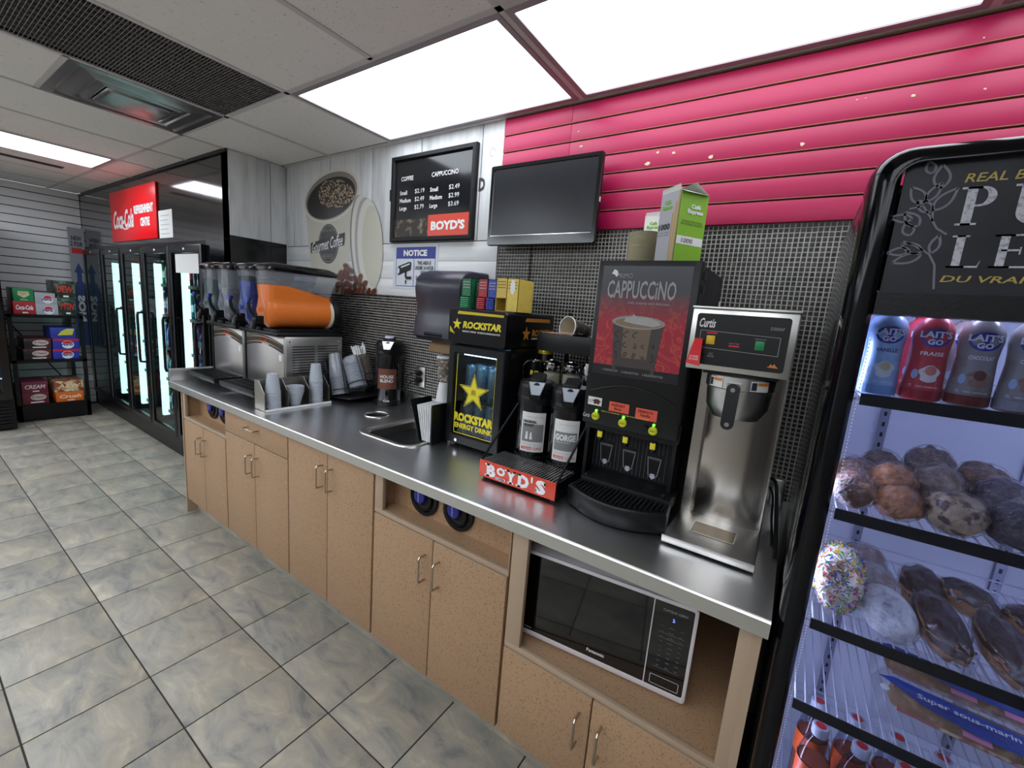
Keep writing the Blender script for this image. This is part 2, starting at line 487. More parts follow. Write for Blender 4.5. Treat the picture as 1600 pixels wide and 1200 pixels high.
# square diffuser with a centre plate
df = thing('air_diffuser', 'square metal air diffuser with a flat centre plate in the ceiling', 'air vent', (-2.18, -0.945, H))
m_dif = M('diffuser_metal', '#a39f9d', 0.25, 0.85)
def sqr(h, z, r=.01): return [(-2.18 + u, -0.945 + v, z) for u, v in rrect(-h, h, -h, h, r, 3)]
obj('frame', G().loops([sqr(.295, H + .01), sqr(.295, H - .004), sqr(.26, H - .006), sqr(.235, H + .02)], False, False), m_dif, df)
obj('cone', G().loops([sqr(.255, H + .004), sqr(.20, H - .012), sqr(.185, H - .012), sqr(.165, H + .02)], False, False), m_dif, df, label='stepped metal cone')
obj('cone', G().loops([sqr(.19, H + .0), sqr(.155, H - .014), sqr(.145, H - .014), sqr(.13, H + .015)], False, False), m_dif, df)
obj('centre_plate', G().loops([sqr(.135, H - .012), sqr(.13, H - .02, .02), sqr(.12, H - .022, .02)], True, True), m_dif, df)
obj('throat', G().loops([sqr(.29, H + .024), sqr(.29, H + .026)]), M('throat_dark', '#0b0b0c', .9), df)

sv = thing('slot_vent', 'narrow linear slot vent in the ceiling beyond the far light', 'air vent', (-4.62, -1.25, H))
obj('panel', G().box(-4.913, -4.327, -1.85, -.652, H + .002, H + .012), m_ct2, sv)
obj('slot', G().box(-4.66, -4.61, -1.7, -.78, H - .002, H + .002), M('slot_dark', '#2a2527', .6), sv)
obj('slot', G().box(-4.59, -4.575, -1.7, -.78, H - .002, H + .002), M('slot_dark'), sv)
dk = thing('camera_panel', 'dark blue-grey panel in the ceiling at the top edge beside the large lights', 'ceiling panel', (0.26, -1.25, H))
obj('panel', G().box(-.034, .554, -1.849, -.651, H + .003, H + .014), M('blue_dark_panel', '#343b4f', 0.4), dk)
obj('rim', G().loops([[(u, v, H - .001) for u, v in rrect(-.034, .554, -1.849, -.651, .01)], [(u, v, H - .001) for u, v in rrect(-.02, .54, -1.835, -.665, .01)], [(u, v, H + .003) for u, v in rrect(-.02, .54, -1.835, -.665, .01)]], False, False), m_grid, dk)

def light(x0, x1, y0, y1, label, e=1.0):
    t = thing('ceiling_light', label, 'ceiling light', ((x0 + x1) / 2, (y0 + y1) / 2, H))
    w = 0.022
    obj('frame', G().box(x0, x1, y0, y0 + w, H - .004, H + .02).box(x0, x1, y1 - w, y1, H - .004, H + .02).box(x0, x0 + w, y0 + w, y1 - w, H - .004, H + .02).box(x1 - w, x1, y0 + w, y1 - w, H - .004, H + .02),
        M('light_frame', '#9a8f92', 0.4), t, smooth=0)
    obj('diffuser', G().box(x0 + w, x1 - w, y0 + w, y1 - w, H + .002, H + .01), M('lit_panel_%d' % (e * 10), '#ffffff', .5, emit=('#eef6ff', PANEL * e)), t, smooth=0)
    return t
light(-1.253, -.057, -.628, -.042, 'bright rectangular ceiling light panel above the menu board and screen')
light(-.033, 1.163, -.628, -.042, 'bright rectangular ceiling light panel at the top edge above the pink slat wall')
light(X(-5) + .012, X(-4) - .012, -1.848, -.652, 'bright ceiling light panel far left, near the soda case rack', 2.0)
FILL_PL = [(n, 1) for n in (-7, -5, -3, -1, 1, 3)] + [(n, 2) for n in range(-7, 5)]  # fill panels added out of view to brighten the room
for n, j in FILL_PL:
    light(X(n) + .012, min(X(n + 1), 2.29) - .012, ys[j + 1] + .012, ys[j] - .012, 'added fill light outside the picture, row %s behind the viewer, column %s from the left' % (('one', 'two')[j - 1], 'one two three four five six seven eight nine ten eleven twelve'.split()[n + 7]), 1.7 if n < -1 else 1.25)
light(X(4) + .012, 2.29, -.628, -.042, 'added fill light beyond the merchandiser, outside the picture')  # one more panel added out of view as fill light

# ================================================================ COUNTER
m_lam = M('tan_speckled_laminate', '#a58465', 0.45, spots=(170, '#7f6247', 0.55, 0.68))
m_lame = M('pale_laminate_edge', '#a8917a', 0.5)
def handle(x, z0, z1, y, parent, horiz=False):
    if horiz:
        p = [(z0, y, x), (z0, y - .028, x), (z0 + .006, y - .033, x), (z1 - .006, y - .033, x), (z1, y - .028, x), (z1, y, x)]
    else:
        p = [(x, y, z0), (x, y - .028, z0), (x, y - .033, z0 + .006), (x, y - .033, z1 - .006), (x, y - .028, z1), (x, y, z1)]
    return obj('handle', G().tube(p, .004, 8), M('brushed_nickel', '#b8ae9e', 0.3, 1.0), parent, label='brushed metal bow handle')
YF = -0.737
def unit(name, x0, x1, label, doors, cubby=None, drawer=None, depth=0.68):
    t = thing(name, label, 'cabinet', ((x0 + x1) / 2, -0.4, 0), 'base cabinets under the steel worktop')
    top = 0.835
    low = doors[0][3] if cubby else top
    tz_ = low + (.012 if cubby else 0); w_ = .016
    g = G().box(x0 + .001, x1 - .001, YF, YF + w_, .1, tz_).box(x0 + .001, x1 - .001, -.03 - w_, -.03, .1, tz_).box(x0 + .001, x0 + w_, YF + w_, -.03 - w_, .1, tz_).box(x1 - w_, x1 - .001, YF + w_, -.03 - w_, .1, tz_).box(x0 + w_, x1 - w_, YF + w_, -.03 - w_, .1, .1 + w_)
    if cubby: g.box(x0 + w_, x1 - w_, YF + w_, -.03 - w_, tz_ - w_, tz_)
    obj('carcass', g, m_lam, t)
    obj('toe_kick', G().box(x0, x1, -0.69, -0.66, 0.0, 0.1), M('toe_kick_dark', '#3b332b', .7), t)
    if cubby:
        yb = -0.757 + depth
        g = G(); g.box(x0 + .001, x0 + .018, YF + .0005, yb, low + .012, top); g.box(x1 - .018, x1 - .001, YF + .0005, yb, low + .012, top)
        g.box(x0 + .001, x1 - .001, yb, yb + .015, low + .012, top)
        obj('cubby', g, m_lam, t)
        obj('shelf_board', G().box(x0 + .018, x1 - .018, YF, yb, low + .0125, low + .02), m_lam, t)
        g = G(); g.box(x0 + .003, x1 - .003, YF - .016, YF + .001, low + .004, low + .022)
        obj('front_rail', g, m_lame, t, bev=.0015)
        for s, (a, b) in ((0, (x0 + .003, x0 + (cubby[0]))), (1, (x1 - cubby[1], x1 - .003))):
            obj('stile', G().box(a, b, YF - .016, YF + .001, low + .022, top), m_lame, t, bev=.0015)
    for (a, b, z0, z1, hs) in doors:
        d = obj('door', G().box(a + .002, b - .002, YF - .02, YF - .0005, z0, z1), m_lam, t, bev=.002)
        e = obj('edge_band', G().box(a + .0035, b - .0035, YF - .0195, YF - .002, z1 - .001, z1 + .0008), m_lame, d)
        hx = b - .035 if hs > 0 else a + .035
        handle(hx, z1 - .165, z1 - .065, YF - .02, d)
    if drawer:
        a, b, z0, z1 = drawer
        d = obj('drawer', G().box(a + .002, b - .002, YF - .02, YF - .0005, z0, z1), m_lam, t, bev=.002)
        handle((z0 + z1) / 2 + .02, (a + b) / 2 - .05, (a + b) / 2 + .05, YF - .02, d, True)
    return t
unit('base_cabinet', -2.34, -1.737, 'tan base cabinet at the far left end with a lid-dispenser recess over two short doors',
     [(-2.325, -2.035, .105, .652, 1), (-2.035, -1.74, .105, .652, -1)], cubby=(.035, .004), depth=.09)
unit('base_cabinet', -1.737, -1.07, 'tan base cabinet with one drawer over two doors, second from the far left end',
     [(-1.734, -1.399, .105, .708, 1), (-1.399, -1.072, .105, .708, -1)], drawer=(-1.734, -1.072, .714, .832))
unit('base_cabinet', -1.07, -0.43, 'tan base cabinet with two full-height doors below the sink',
     [(-1.068, -.745, .105, .832, 1), (-.745, -.432, .105, .832, -1)])
unit('base_cabinet', -0.43, 0.236, 'tan base cabinet with a lid-dispenser recess over two doors, below the airpot rack',
     [(-.425, -.095, .1, .664, 1), (-.095, .232, .1, .664, -1)], cubby=(.05, .004), depth=.09)
t = unit('base_cabinet', 0.236, 0.92, 'tan base cabinet at the right end with a deep open bay holding the microwave',
     [(.238, .555, .1, .422, 1), (.555, .9, .1, .422, -1)], cubby=(.06, .047), depth=.62)
obj('end_panel', G().box(.9015, .919, YF - .02, YF - .001, .1, .833), m_lame, t)
g = obj('end_panel', G().box(-2.352, -2.3405, -0.757, -0.03, 0.0, .84), m_lame)
g.parent = [o for o in COL.objects if o.name == 'base_cabinet'][0]; g.location = -g.parent.location
obj('baseboard_back', G().box(-2.34, .92, -0.697, -0.6905, 0, .085), m_tile, kind='structure')

# worktop with apron, holes for the sink and the waste chute
ZT = 0.89
ct = thing('worktop', 'long stainless steel worktop with a turned-down front edge and splash lips', 'countertop', (-.75, -.4, ZT))
SX0, SX1, SY0, SY1 = -.765, -.455, -.560, -.215
CX, CYc, CR = -.962, -.325, .062
def worktop_top():
    bm = bmesh.new()
    out = [(-2.435, -.782), (.928, -.782), (.928, -.002), (-2.435, -.002)]
    hole1 = rrect(SX0, SX1, SY0, SY1, .05, 5); hole2 = circ(CX, CYc, CR, CR, 28)
    es = []
    for loop in (out, hole1, hole2):
        vs = [bm.verts.new((u, v, ZT)) for u, v in loop]
        es += [bm.edges.new((vs[i], vs[(i + 1) % len(vs)])) for i in range(len(vs))]
    bmesh.ops.triangle_fill(bm, use_beauty=True, use_dissolve=False, edges=es)
    for f in list(bm.faces):
        c = f.calc_center_median()
        if (SX0 < c.x < SX1 and SY0 < c.y < SY1 and len([0 for v in f.verts if SX0 - .001 < v.co.x < SX1 + .001 and SY0 - .001 < v.co.y < SY1 + .001]) == 3) or ((c.x - CX) ** 2 + (c.y - CYc) ** 2 < CR * CR * .98 and all((v.co.x - CX) ** 2 + (v.co.y - CYc) ** 2 < CR * CR * 1.01 for v in f.verts)):
            bm.faces.remove(f)
    for f in bm.faces:
        if f.normal.z < 0: f.normal_flip()
    g = G(); bm.verts.index_update()
    g.add([v.co[:] for v in bm.verts], [[v.index for v in f.verts] for f in bm.faces]); bm.free()
    return g
obj('top_sheet', worktop_top(), m_counter, ct)
prof = [(-.782, ZT), (-.786, ZT - .001), (-.789, ZT - .005), (-.789, .848), (-.785, .846), (-.76, .846)]
g = G()
vs = [(-2.438, y, z) for y, z in prof] + [(.928, y, z) for y, z in prof]
n = len(prof); g.add(vs, [(i, i + n, i + n + 1, i + 1) for i in range(n - 1)])
g.add([(.928, -.789, .846), (.928, -.789, ZT - .004), (.928, -.786, ZT), (.928, -.002, ZT), (.928, -.002, .846)], [(0, 4, 3, 2, 1)])
g.add([(-2.438, -.789, .846), (-2.438, -.789, ZT), (-2.438, -.002, ZT), (-2.438, -.002, .846)], [(0, 1, 2, 3)])
obj('front_apron', g, m_steel, ct)
obj('back_splash', G().box(-2.44, .928, -.02, -.001, ZT, ZT + .075), m_steel, ct, bev=.003)
obj('side_splash', G().box(-2.446, -2.430, -.785, -.02, ZT - .002, ZT + .078), m_steel, ct, bev=.003)
obj('underside', G().box(-2.43, .92, -.758, -.03, .8355, .844), m_blk2, ct)

# sink
sk = thing('sink', 'small inset stainless steel sink beside the drink fridge', 'sink', ((SX0 + SX1) / 2, (SY0 + SY1) / 2, ZT))
def sl(d, z, r): return [(u, v, z) for u, v in rrect(SX0 - d, SX1 + d, SY0 - d, SY1 + d, r, 5)]
obj('rim', G().loops([sl(.034, ZT + .0005, .075), sl(.032, ZT + .005, .075), sl(.026, ZT + .007, .07), sl(.006, ZT + .003, .055), sl(0, ZT - .002, .05), sl(-.004, ZT - .01, .048)], False, False), m_steel, sk)
obj('bowl', G().loops([sl(-.004, ZT - .01, .048), sl(-.012, ZT - .13, .045), sl(-.025, ZT - .15, .04), sl(-.1, ZT - .155, .02)], False, True), M('sink_steel', '#8f8c86', 0.4, 1.0), sk)
obj('drain', G().lathe([(.03, .001), (.028, .004), (.02, .002), (.018, 0)], ((SX0 + SX1) / 2, (SY0 + SY1) / 2, ZT - .155), 20), m_chrome, sk)
wc = thing('waste_chute', 'round stainless waste hole in the worktop left of the sink', 'waste chute', (CX, CYc, ZT))
obj('ring', G().lathe([(CR + .005, .0006), (CR + .003, .005), (CR - .001, .005), (CR - .003, 0), (CR - .003, -.006)], (CX, CYc, ZT), 32, c0=False, c1=False), m_steel, wc)
obj('throat', G().lathe([(CR - .0025, -.004), (CR - .004, -.1), (.001, -.102)], (CX, CYc, ZT), 32, c0=False, c1=False), M('chute_dark', '#2a2826', .6), wc)

# lid / cup dispensers that poke out of the recesses
def lid_disp(cx, label):
    t = thing('cup_dispenser', label, 'cup dispenser', (cx, -.666, .772), 'round in-cabinet cup dispensers')
    c = (cx, -.666, .762)
    obj('outer_ring', G().lathe([(.072, 0), (.074, -.006), (.072, -.012), (.058, -.014), (.054, -.008), (.05, -.008)], c, 32, 'y', True, False), m_blk, t)
    obj('inner_ring', G().lathe([(.051, -.008), (.05, -.02), (.046, -.022), (.042, -.014), (.036, -.012), (.03, -.012)], c, 32, 'y', False, False), m_blk2, t)
    obj('membrane', G().lathe([(.05, -.007), (.001, -.0075)], c, 24, 'y', False), M('membrane_dark', '#1a1a1d', .7), t)
    c2 = (cx - .012, -.684, .768)
    obj('centre_cap', G().lathe([(.03, .012), (.03, -.004), (.027, -.008), (.001, -.009)], c2, 24, 'y'), M('deep_blue_plastic', '#1d1f7a', .35), t, label='deep blue round cap')
    g = G(); zz = [(-.004, .022), (.004, .018), (-.005, .012), (.004, .008), (-.003, .002), (.005, -.002), (-.004, -.008), (.005, -.013), (-.002, -.018)]
    for (a, b), (c_, e) in zip(zz, zz[1:]):
        g.add([FY(-.6935)(cx - .012 + a, .768 + b, .001), FY(-.6935)(cx - .012 + a, .768 + b - .0035, .001), FY(-.6935)(cx - .012 + c_, .768 + e - .0035, .001), FY(-.6935)(cx - .012 + c_, .768 + e, .001)], [(0, 1, 2, 3)])
    obj('script_print', g, M('blue_lettering', '#8f9df0', .5), t, smooth=0)
    return t
lid_disp(-2.105, 'round cup dispenser in the far left recess, left one of its pair')
lid_disp(-1.94, 'round cup dispenser in the far left recess, right one of its pair')
lid_disp(-.232, 'round cup dispenser in the recess below the airpot rack, left one of its pair')
lid_disp(-.056, 'round cup dispenser in the recess below the airpot rack, right one of its pair')

# ================================================================ MICROWAVE
mw = thing('microwave_oven', 'white microwave oven with a black glass door in the open bay', 'microwave', (0, 0, 0))
W_, Dp, Hh = .525, .40, .308
obj('case', G().box(0, W_, .012, Dp, .012, Hh), M('microwave_white', '#d6cfd2', .35), mw, bev=.006)
obj('front_frame', G().loops([[(u, 0.011, v) for u, v in rrect(0, W_, .008, Hh, .012)], [(u, 0.002, v) for u, v in rrect(0, W_, .008, Hh, .012)], [(u, 0, v) for u, v in rrect(.003, W_ - .003, .011, Hh - .003, .01)], [(u, 0, v) for u, v in rrect(.009, W_ - .009, .026, Hh - .01, .006)], [(u, 0.003, v) for u, v in rrect(.01, W_ - .01, .027, Hh - .011, .006)]], True, False), M('microwave_white'), mw)
dr = obj('door', G().box(.0095, .408, .001, .008, .0265, Hh - .0105), M('black_glass', '#030303', .04, coat=.5), mw)
text('Panasonic', (.235, .29, .045, .056), FY(.001), m_txw, dr, bold=.02)
obj('small_print', G().patch(.02, .045, .0355, .0385, FY(.001), d=.001), m_txg, dr, smooth=0)
obj('door_edge', G().box(.408, .4105, -.0005, .008, .011, Hh), M('microwave_white'), mw)
cp = obj('control_panel', G().box(.411, W_ - .0095, .001, .008, .0265, Hh - .0105), M('black_glass'), mw)
text('CAPTEUR 1200W', (.435, .5, .272, .279), FY(.001), m_txg, cp)
text('2:', (.463, .469, .246, .256), FY(.001), M('display_blue', '#6a7cff', .5, emit=('#6a7cff', 1.5)), cp, 'display_digits')
for r_ in range(9):
    z_ = .226 - r_ * .016
    if r_ in (1, 2, 8): obj('line', G().patch(.43, .5, z_ - .006, z_ - .0055, FY(.001), d=.0008), m_txg, cp, smooth=0)
    text(('7  8  9' if r_ > 4 else 'o  ab  o'), (.435, .495, z_ - .002, z_ + .003), FY(.001), M('dim_lettering', '#5f5f62', .5), cp)
g = G(); a = rrect(.425, .503, .035, .065, .003, 2); b = rrect(.426, .502, .036, .064, .002, 2)
g.add([FY(.001)(*p, .0008) for p in a + b], [(k, (k + 1) % 12, 12 + (k + 1) % 12, 12 + k) for k in range(12)])
obj('button_outline', g, m_txw, cp, smooth=0)
for fx in (.05, W_ - .05):
    for fy in (.05, Dp - .05):
        obj('foot', G().cyl((fx, fy, 0), (fx, fy, .012), .012, n=12), m_rub, mw)
mw.location = (.255, -.695, .443); mw.rotation_euler[2] = math.atan2(.057, .523)

# ================================================================ SLUSH MACHINES
m_clear = MG('clear_bowl_plastic', '#f0f2f6', 0.15, 0.06, haze=.02)
def ip(z, tab):
    if z <= tab[0][0]: return tab[0][1]
    for (a, b), (c, d) in zip(tab, tab[1:]):
        if z <= c: return b + (d - b) * (z - a) / (c - a)
    return tab[-1][1]
FR = [(1.300, -.56), (1.336, -.595), (1.40, -.61), (1.45, -.602), (1.52, -.60), (1.625, -.605)]
BK = [(1.300, -.225), (1.49, -.225), (1.52, -.235), (1.625, -.19)]
def bowl_shell(cx, k=1.0, level=None, ns=11, over=False):
    Ls = []
    side = [(-.094, 1.622), (-.092, 1.575), (-.086, 1.52), (-.070, 1.475)]
    arc = [(-.088 * math.cos(a), 1.394 - .088 * math.sin(a)) for a in [math.radians(q) for q in (-28, -5, 20, 45, 70)]]
    half = side + arc
    sec = half + [(0, 1.306)] + [(-a, b) for a, b in reversed(half)]
    for i in range(ns + 1):
        s = i / ns
        row = []
        for u, z in sec:
            yf, yb = ip(z, FR), ip(z, BK)
            sq = (.45, .80, .93, .985, 1, 1, 1, 1, 1, 1, 1, .99)[i]
            y = yf + (yb - yf) * ((0, .015, .05, .1, .17, .28, .4, .52, .64, .76, .88, 1)[i] * (1 if k == 1 else .975) + (0 if k == 1 else .012))
            zz = z
            if level:
                zt = level(y)
                if (zz < zt) if over else (zz > zt):
                    zz = zt + (.002 if over else 0)
                    u = math.copysign(ip(zt, [(1.475, .070), (1.52, .086), (1.575, .092), (1.622, .094)]) * .97, u) if abs(u) > .01 else u
            row.append((cx + u * sq * k, y, 1.394 + (zz - 1.394) * (k if zz < 1.394 else 1)))
        Ls.append(row)
    return G().loops(Ls, True, True)
def slush(x0, x1, label, bowls):
    cx = (x0 + x1) / 2
    t = thing('slush_machine', label, 'slush machine', (cx, -.35, .89), 'twin-bowl slush machines')
    obj('body', G().box(x0, x1, -.53, -.165, .915, 1.262), m_steel, t, bev=.004)
    for fx in (x0 + .03, x1 - .03):
        for fy in (-.50, -.2): obj('foot', G().cyl((fx, fy, .891), (fx, fy, .916), .015, n=12), m_rub, t)
    fp = obj('front_panel', G().box(x0 + .006, x1 - .006, -.534, -.53, .93, 1.255), m_steelx, t, bev=.001)
    b = G(); N_ = 12
    arc = lambda s, h: 1.19 + .045 * math.sin(PI * (.15 + .8 * s)) + h
    up = [(x0 + .008 + (x1 - x0 - .016) * k / N_, arc(k / N_, .018)) for k in range(N_ + 1)]
    dn = [(x0 + .008 + (x1 - x0 - .016) * k / N_, arc(k / N_, -.035)) for k in range(N_, -1, -1)]
    obj('graphic_band', G().flat(up + dn, FY(-.534)), M('band_black', '#141214', .35), fp, smooth=0)
    for h in (.012, -.018):
        up = [(x0 + .008 + (x1 - x0 - .016) * k / N_, arc(k / N_, h)) for k in range(N_ + 1)]
        dn = [(x0 + .008 + (x1 - x0 - .016) * k / N_, arc(k / N_, h - .008 * math.sin(PI * (k + .3) / (N_ + .6)))) for k in range(N_, -1, -1)]
        obj('gold_swoosh', G().flat(up + dn, FY(-.5345)), M('swoosh_tan', '#a98a58', .4), fp, smooth=0)
    text('ICE', (cx - .05, cx + .04, 1.216, 1.231), FY(-.5355), m_red, fp, bold=.03, shear=.2)
    text('FRESH', (cx - .02, cx + .055, 1.196, 1.208), FY(-.5355), m_txw, fp, bold=.02)
    obj('sticker', G().patch(x1 - .055, x1 - .03, 1.12, 1.155, FY(-.5345)), m_txw, fp, smooth=0)
    # louvred side panel
    sp = obj('side_panel', G().box(x1, x1 + .004, -.525, -.17, .93, 1.255), m_steelx, t, bev=.001)
    g = G()
    for r_ in range(17):
        for c_ in range(2):
            y0 = -.49 + c_ * .155
            g.box(x1 + .0042, x1 + .006, y0, y0 + .135, .955 + r_ * .0155, .9605 + r_ * .0155)
    obj('vent_slots', g, M('vent_slot_dark', '#171618', .7), sp, kind='stuff', smooth=0)
    for yy in (-.505, -.19): obj('screw', G().cyl((x1 + .004, yy, 1.235), (x1 + .0065, yy, 1.235), .005, n=10), m_chrome, sp)
    obj('top_deck', G().box(x0 - .002, x1 + .002, -.575, -.15, 1.262, 1.285), m_blk, t, bev=.006)
    obj('black_column', G().box(x0 - .012, x0 + .002, -.54, -.17, .93, 1.262), m_blk, t, bev=.003)
    # drip tray
    tr = obj('drip_tray', G().loops([[(u, v, z_) for u, v in rrect(x0 + .012 + d, x1 - .012 - d, -.70 + d, -.535 - d, .01, 2)] for d, z_ in ((.006, .93), (0, .945), (0, .962), (.006, .962), (.008, .95))]), m_blk, t)
    g = G()
    for k in range(13): g.box(x0 + .025 + k * (x1 - x0 - .05) / 13, x0 + .031 + k * (x1 - x0 - .05) / 13, -.69, -.545, .951, .961)
    for k in range(4): g.box(x0 + .022, x1 - .022, -.685 + k * .044, -.68 + k * .044, .950, .960)
    obj('drip_grid', g, m_blk2, tr, smooth=0)
    for bx, kind in bowls:
        bw = obj('bowl', bowl_shell(bx), m_clear, t)
        if kind == 'orange':
            lq = M('orange_slush', '#ff8000', .5, bump=(25, .1))
            obj('slush', bowl_shell(bx, .975, lambda y: 1.545 - .05 * max(0, min(1, (y + .5) / .25)), 11), lq, bw, label='bright orange slush')
        elif kind == 'blue':
            obj('slush', bowl_shell(bx, .975, lambda y: 1.55 + .008 * math.sin(y * 40), 11), M('blue_slush', '#123a94', .35, spots=(14, '#2a5cb0', .5, .7)), bw, label='deep blue slush')
            obj('slush_froth', bowl_shell(bx, .98, lambda y: 1.583 + .006 * math.sin(y * 60), 11), MG('pale_froth', '#b9d0e6', .1, .4), bw)
        elif kind == 'green':
            obj('slush', bowl_shell(bx, .975, lambda y: 1.555, 11), M('grey_green_slush', '#3f5457', .4, spots=(20, '#556a6c', .5, .7)), bw, label='dull grey-green slush')
        else:
            obj('slush', bowl_shell(bx, .975, lambda y: 1.50 + .01 * math.sin(y * 50), 11), M('clear_ice', '#71747c', .3, spots=(22, '#b0b3ba', .55, .75), bump=(40, .5), coat=.5), bw, label='clear grey ice slush')
        lv = {'orange': lambda y: 1.545 - .05 * max(0, min(1, (y + .5) / .25)), 'blue': lambda y: 1.583, 'green': lambda y: 1.555, 'clear': lambda y: 1.50}[kind]
        obj('frost_film', bowl_shell(bx, .97, lv, 11, True), MG('frosted_upper_bowl', '#ffffff', 0, .2, haze=.2), bw, label='frosted upper part of the bowl')
        # lid: low dome
        L_ = []
        for d, z_ in ((0, 1.620), (-.004, 1.628), (-.003, 1.640), (.008, 1.652), (.035, 1.662), (.07, 1.665)):
            L_.append([(bx + u, y_, z_ + (.006 * (1 - ((y_ + .4) / .22) ** 2) if z_ > 1.63 else 0)) for u, y_ in rrect(-.096 + d, .096 - d, -.612 + d, -.186 - d, max(.01, .04 - d * .4), 4)])
        obj('lid', G().loops(L_), m_gloss, bw, bev=0, label='glossy black lid')
        obj('collar', G().lathe([(.092, 0), (.095, .006), (.095, .016), (.08, .018)], (bx, -.232, 1.394), 28, 'y'), m_cream, bw, label='cream sealing ring')
        g = G().lathe([(.082, 0), (.1, .004), (.104, .03), (.098, .05), (.05, .052)], (bx, -.214, 1.385), 28, 'y')
        g.box(bx - .075, bx + .075, -.214, -.165, 1.28, 1.40)
        obj('gear_housing', g, m_blk, t)
        obj('bowl_cradle', G().loops([[(bx + u, y_, z_) for u, y_ in rrect(-.09 + d, .09 - d, -.56 + d, -.2 - d, .02)] for d, z_ in ((0, 1.284), (.0, 1.30), (.03, 1.306))]), m_blk, t)
        # tap: black angled lever and spout with a blue tip
        tp_ = obj('tap', G().tube([(bx, -.60, 1.355), (bx, -.632, 1.345), (bx, -.648, 1.33), (bx, -.650, 1.30)], .016, 12).box(bx - .018, bx + .018, -.645, -.60, 1.325, 1.372), m_blk, t)
        obj('lever', G().tube([(bx, -.64, 1.365), (bx - .004, -.662, 1.40), (bx - .006, -.668, 1.44), (bx - .006, -.66, 1.468)], .0095, 10), m_blk, tp_)
        obj('lever_badge', G().ell((bx - .006, -.672, 1.455), .009, .006, .017), M('blue_plastic', '#2238c8', .3), tp_, label='bright blue oval badge')
        obj('pin', G().cyl((bx - .022, -.63, 1.365), (bx + .022, -.63, 1.365), .003), m_chrome, tp_)
    return t
slush(-1.955, -1.512, 'twin-bowl slush machine with blue and orange slush', [(-1.83, 'blue'), (-1.615, 'orange')])
slush(-2.415, -2.0, 'twin-bowl slush machine with dull green and clear slush at the far end', [(-2.315, 'green'), (-2.10, 'clear')])

# ================================================================ CUP CADDY
cdy = thing('cup_caddy', 'stainless steel three-bay cup and lid caddy in front of the slush machines', 'caddy', (-1.39, -.54, .89))
m_cad = M('caddy_steel', '#a5a29a', .33, 1.0)
obj('floor_plate', G().box(-1.453, -1.335, -.725, -.355, .8915, .897), m_cad, cdy, bev=.001)
obj('front_lip', G().box(-1.338, -1.334, -.725, -.355, .8915, .903), m_white, cdy)
obj('back_plate', G().box(-1.453, -1.450, -.725, -.355, .897, 1.045), m_cad, cdy)
for yy in (-.724, -.602, -.480, -.358):
    pr = [(-1.452, .897), (-1.352, .897), (-1.350, .985)] + [(-1.358 - .01 * k, .985 + .012 * k) for k in range(1, 4)] + [(-1.398, 1.03), (-1.412, 1.047), (-1.452, 1.047)]
    obj('divider', G().prism(pr, lambda u, v, d: (u, yy + d, v), 0, .003), m_cad, cdy)
m_cup = M('frosted_plastic_cup', '#c4ccd6', .3, trans=.25, coat=.3)
def cup_down(r0, r1, h):   # upside down: open rim below
    return G().lathe([(r0 - .001, 0), (r0 + .0015, .001), (r0 + .0015, .004), (r0, .005), (r1, h - .002), (r1 - .003, h), (.001, h)], (0, 0, 0), 20, c0=False, c1=True)
def stack(n, x, y, z, g, pitch, label, group, m=m_cup, name='plastic_cup'):
    o = obj(name, g, m); o.location = (x, y, z); tag(o, label, 'cup', group)
    for k in range(1, n):
        c = dup(o, (x + random.uniform(-.0006, .0006), y + random.uniform(-.0006, .0006), z + k * pitch))
    c['label'] = 'topmost ' + label; del c['group']
    return o
stack(9, -1.39, -.662, .898, cup_down(.038, .027, .10), .0105, 'upside-down frosted cup in the left stack of the steel caddy', 'cups in the left bay of the caddy')
stack(14, -1.39, -.418, .898, cup_down(.036, .026, .10), .0095, 'upside-down frosted cup in the tall right stack of the steel caddy', 'cups in the right bay of the caddy')
g = G().lathe([(.026, 0), (.045, .07), (.047, .072), (.047, .076), (.044, .075), (.025, .003)], (0, 0, 0), 20, c0=True, c1=True)
stack(6, -1.39, -.541, .898, g, .006, 'clear short cup in the middle stack of the steel caddy', 'cups in the middle bay of the caddy')

# ================================================================ TILTED WIRE RACK with lids and straws
wr = thing('wire_cup_rack', 'black wire rack with tilted holders between the slush machine and the house blend airpot', 'wire rack', (-1.38, -.2, .89))
m_wire = M('black_wire', '#131315', .3, .3)
obj('base_tray', G().loops([[(u, v, z_ + .10 * (u + 1.5)) for u, v in rrect(-1.50 + d, -1.225 - d, -.31 + d, -.05 - d, .02, 3)] for d, z_ in ((.01, .893), (0, .897), (0, .902), (.008, .9))]), M('rack_steel', '#55545a', .35, .9), wr)
obj('side_frame', G().prism([(-1.44, .893), (-1.225, .893), (-1.225, 1.0), (-1.27, .995), (-1.42, .93)], lambda u, v, d: (u, -.05 + d, v), 0, .004), m_blk2, wr)
HOLD = [((-1.385, -.26, .925), (-1.448, -.26, 1.165), .052), ((-1.29, -.20, .975), (-1.375, -.20, 1.15), .058), ((-1.325, -.11, 1.01), (-1.395, -.11, 1.16), .05)]
def frame3(a, b):
    a, b = Vector(a), Vector(b); d = (b - a).normalized(); u = Vector((0, 1, 0)); w = d.cross(u).normalized(); return a, d, u, w
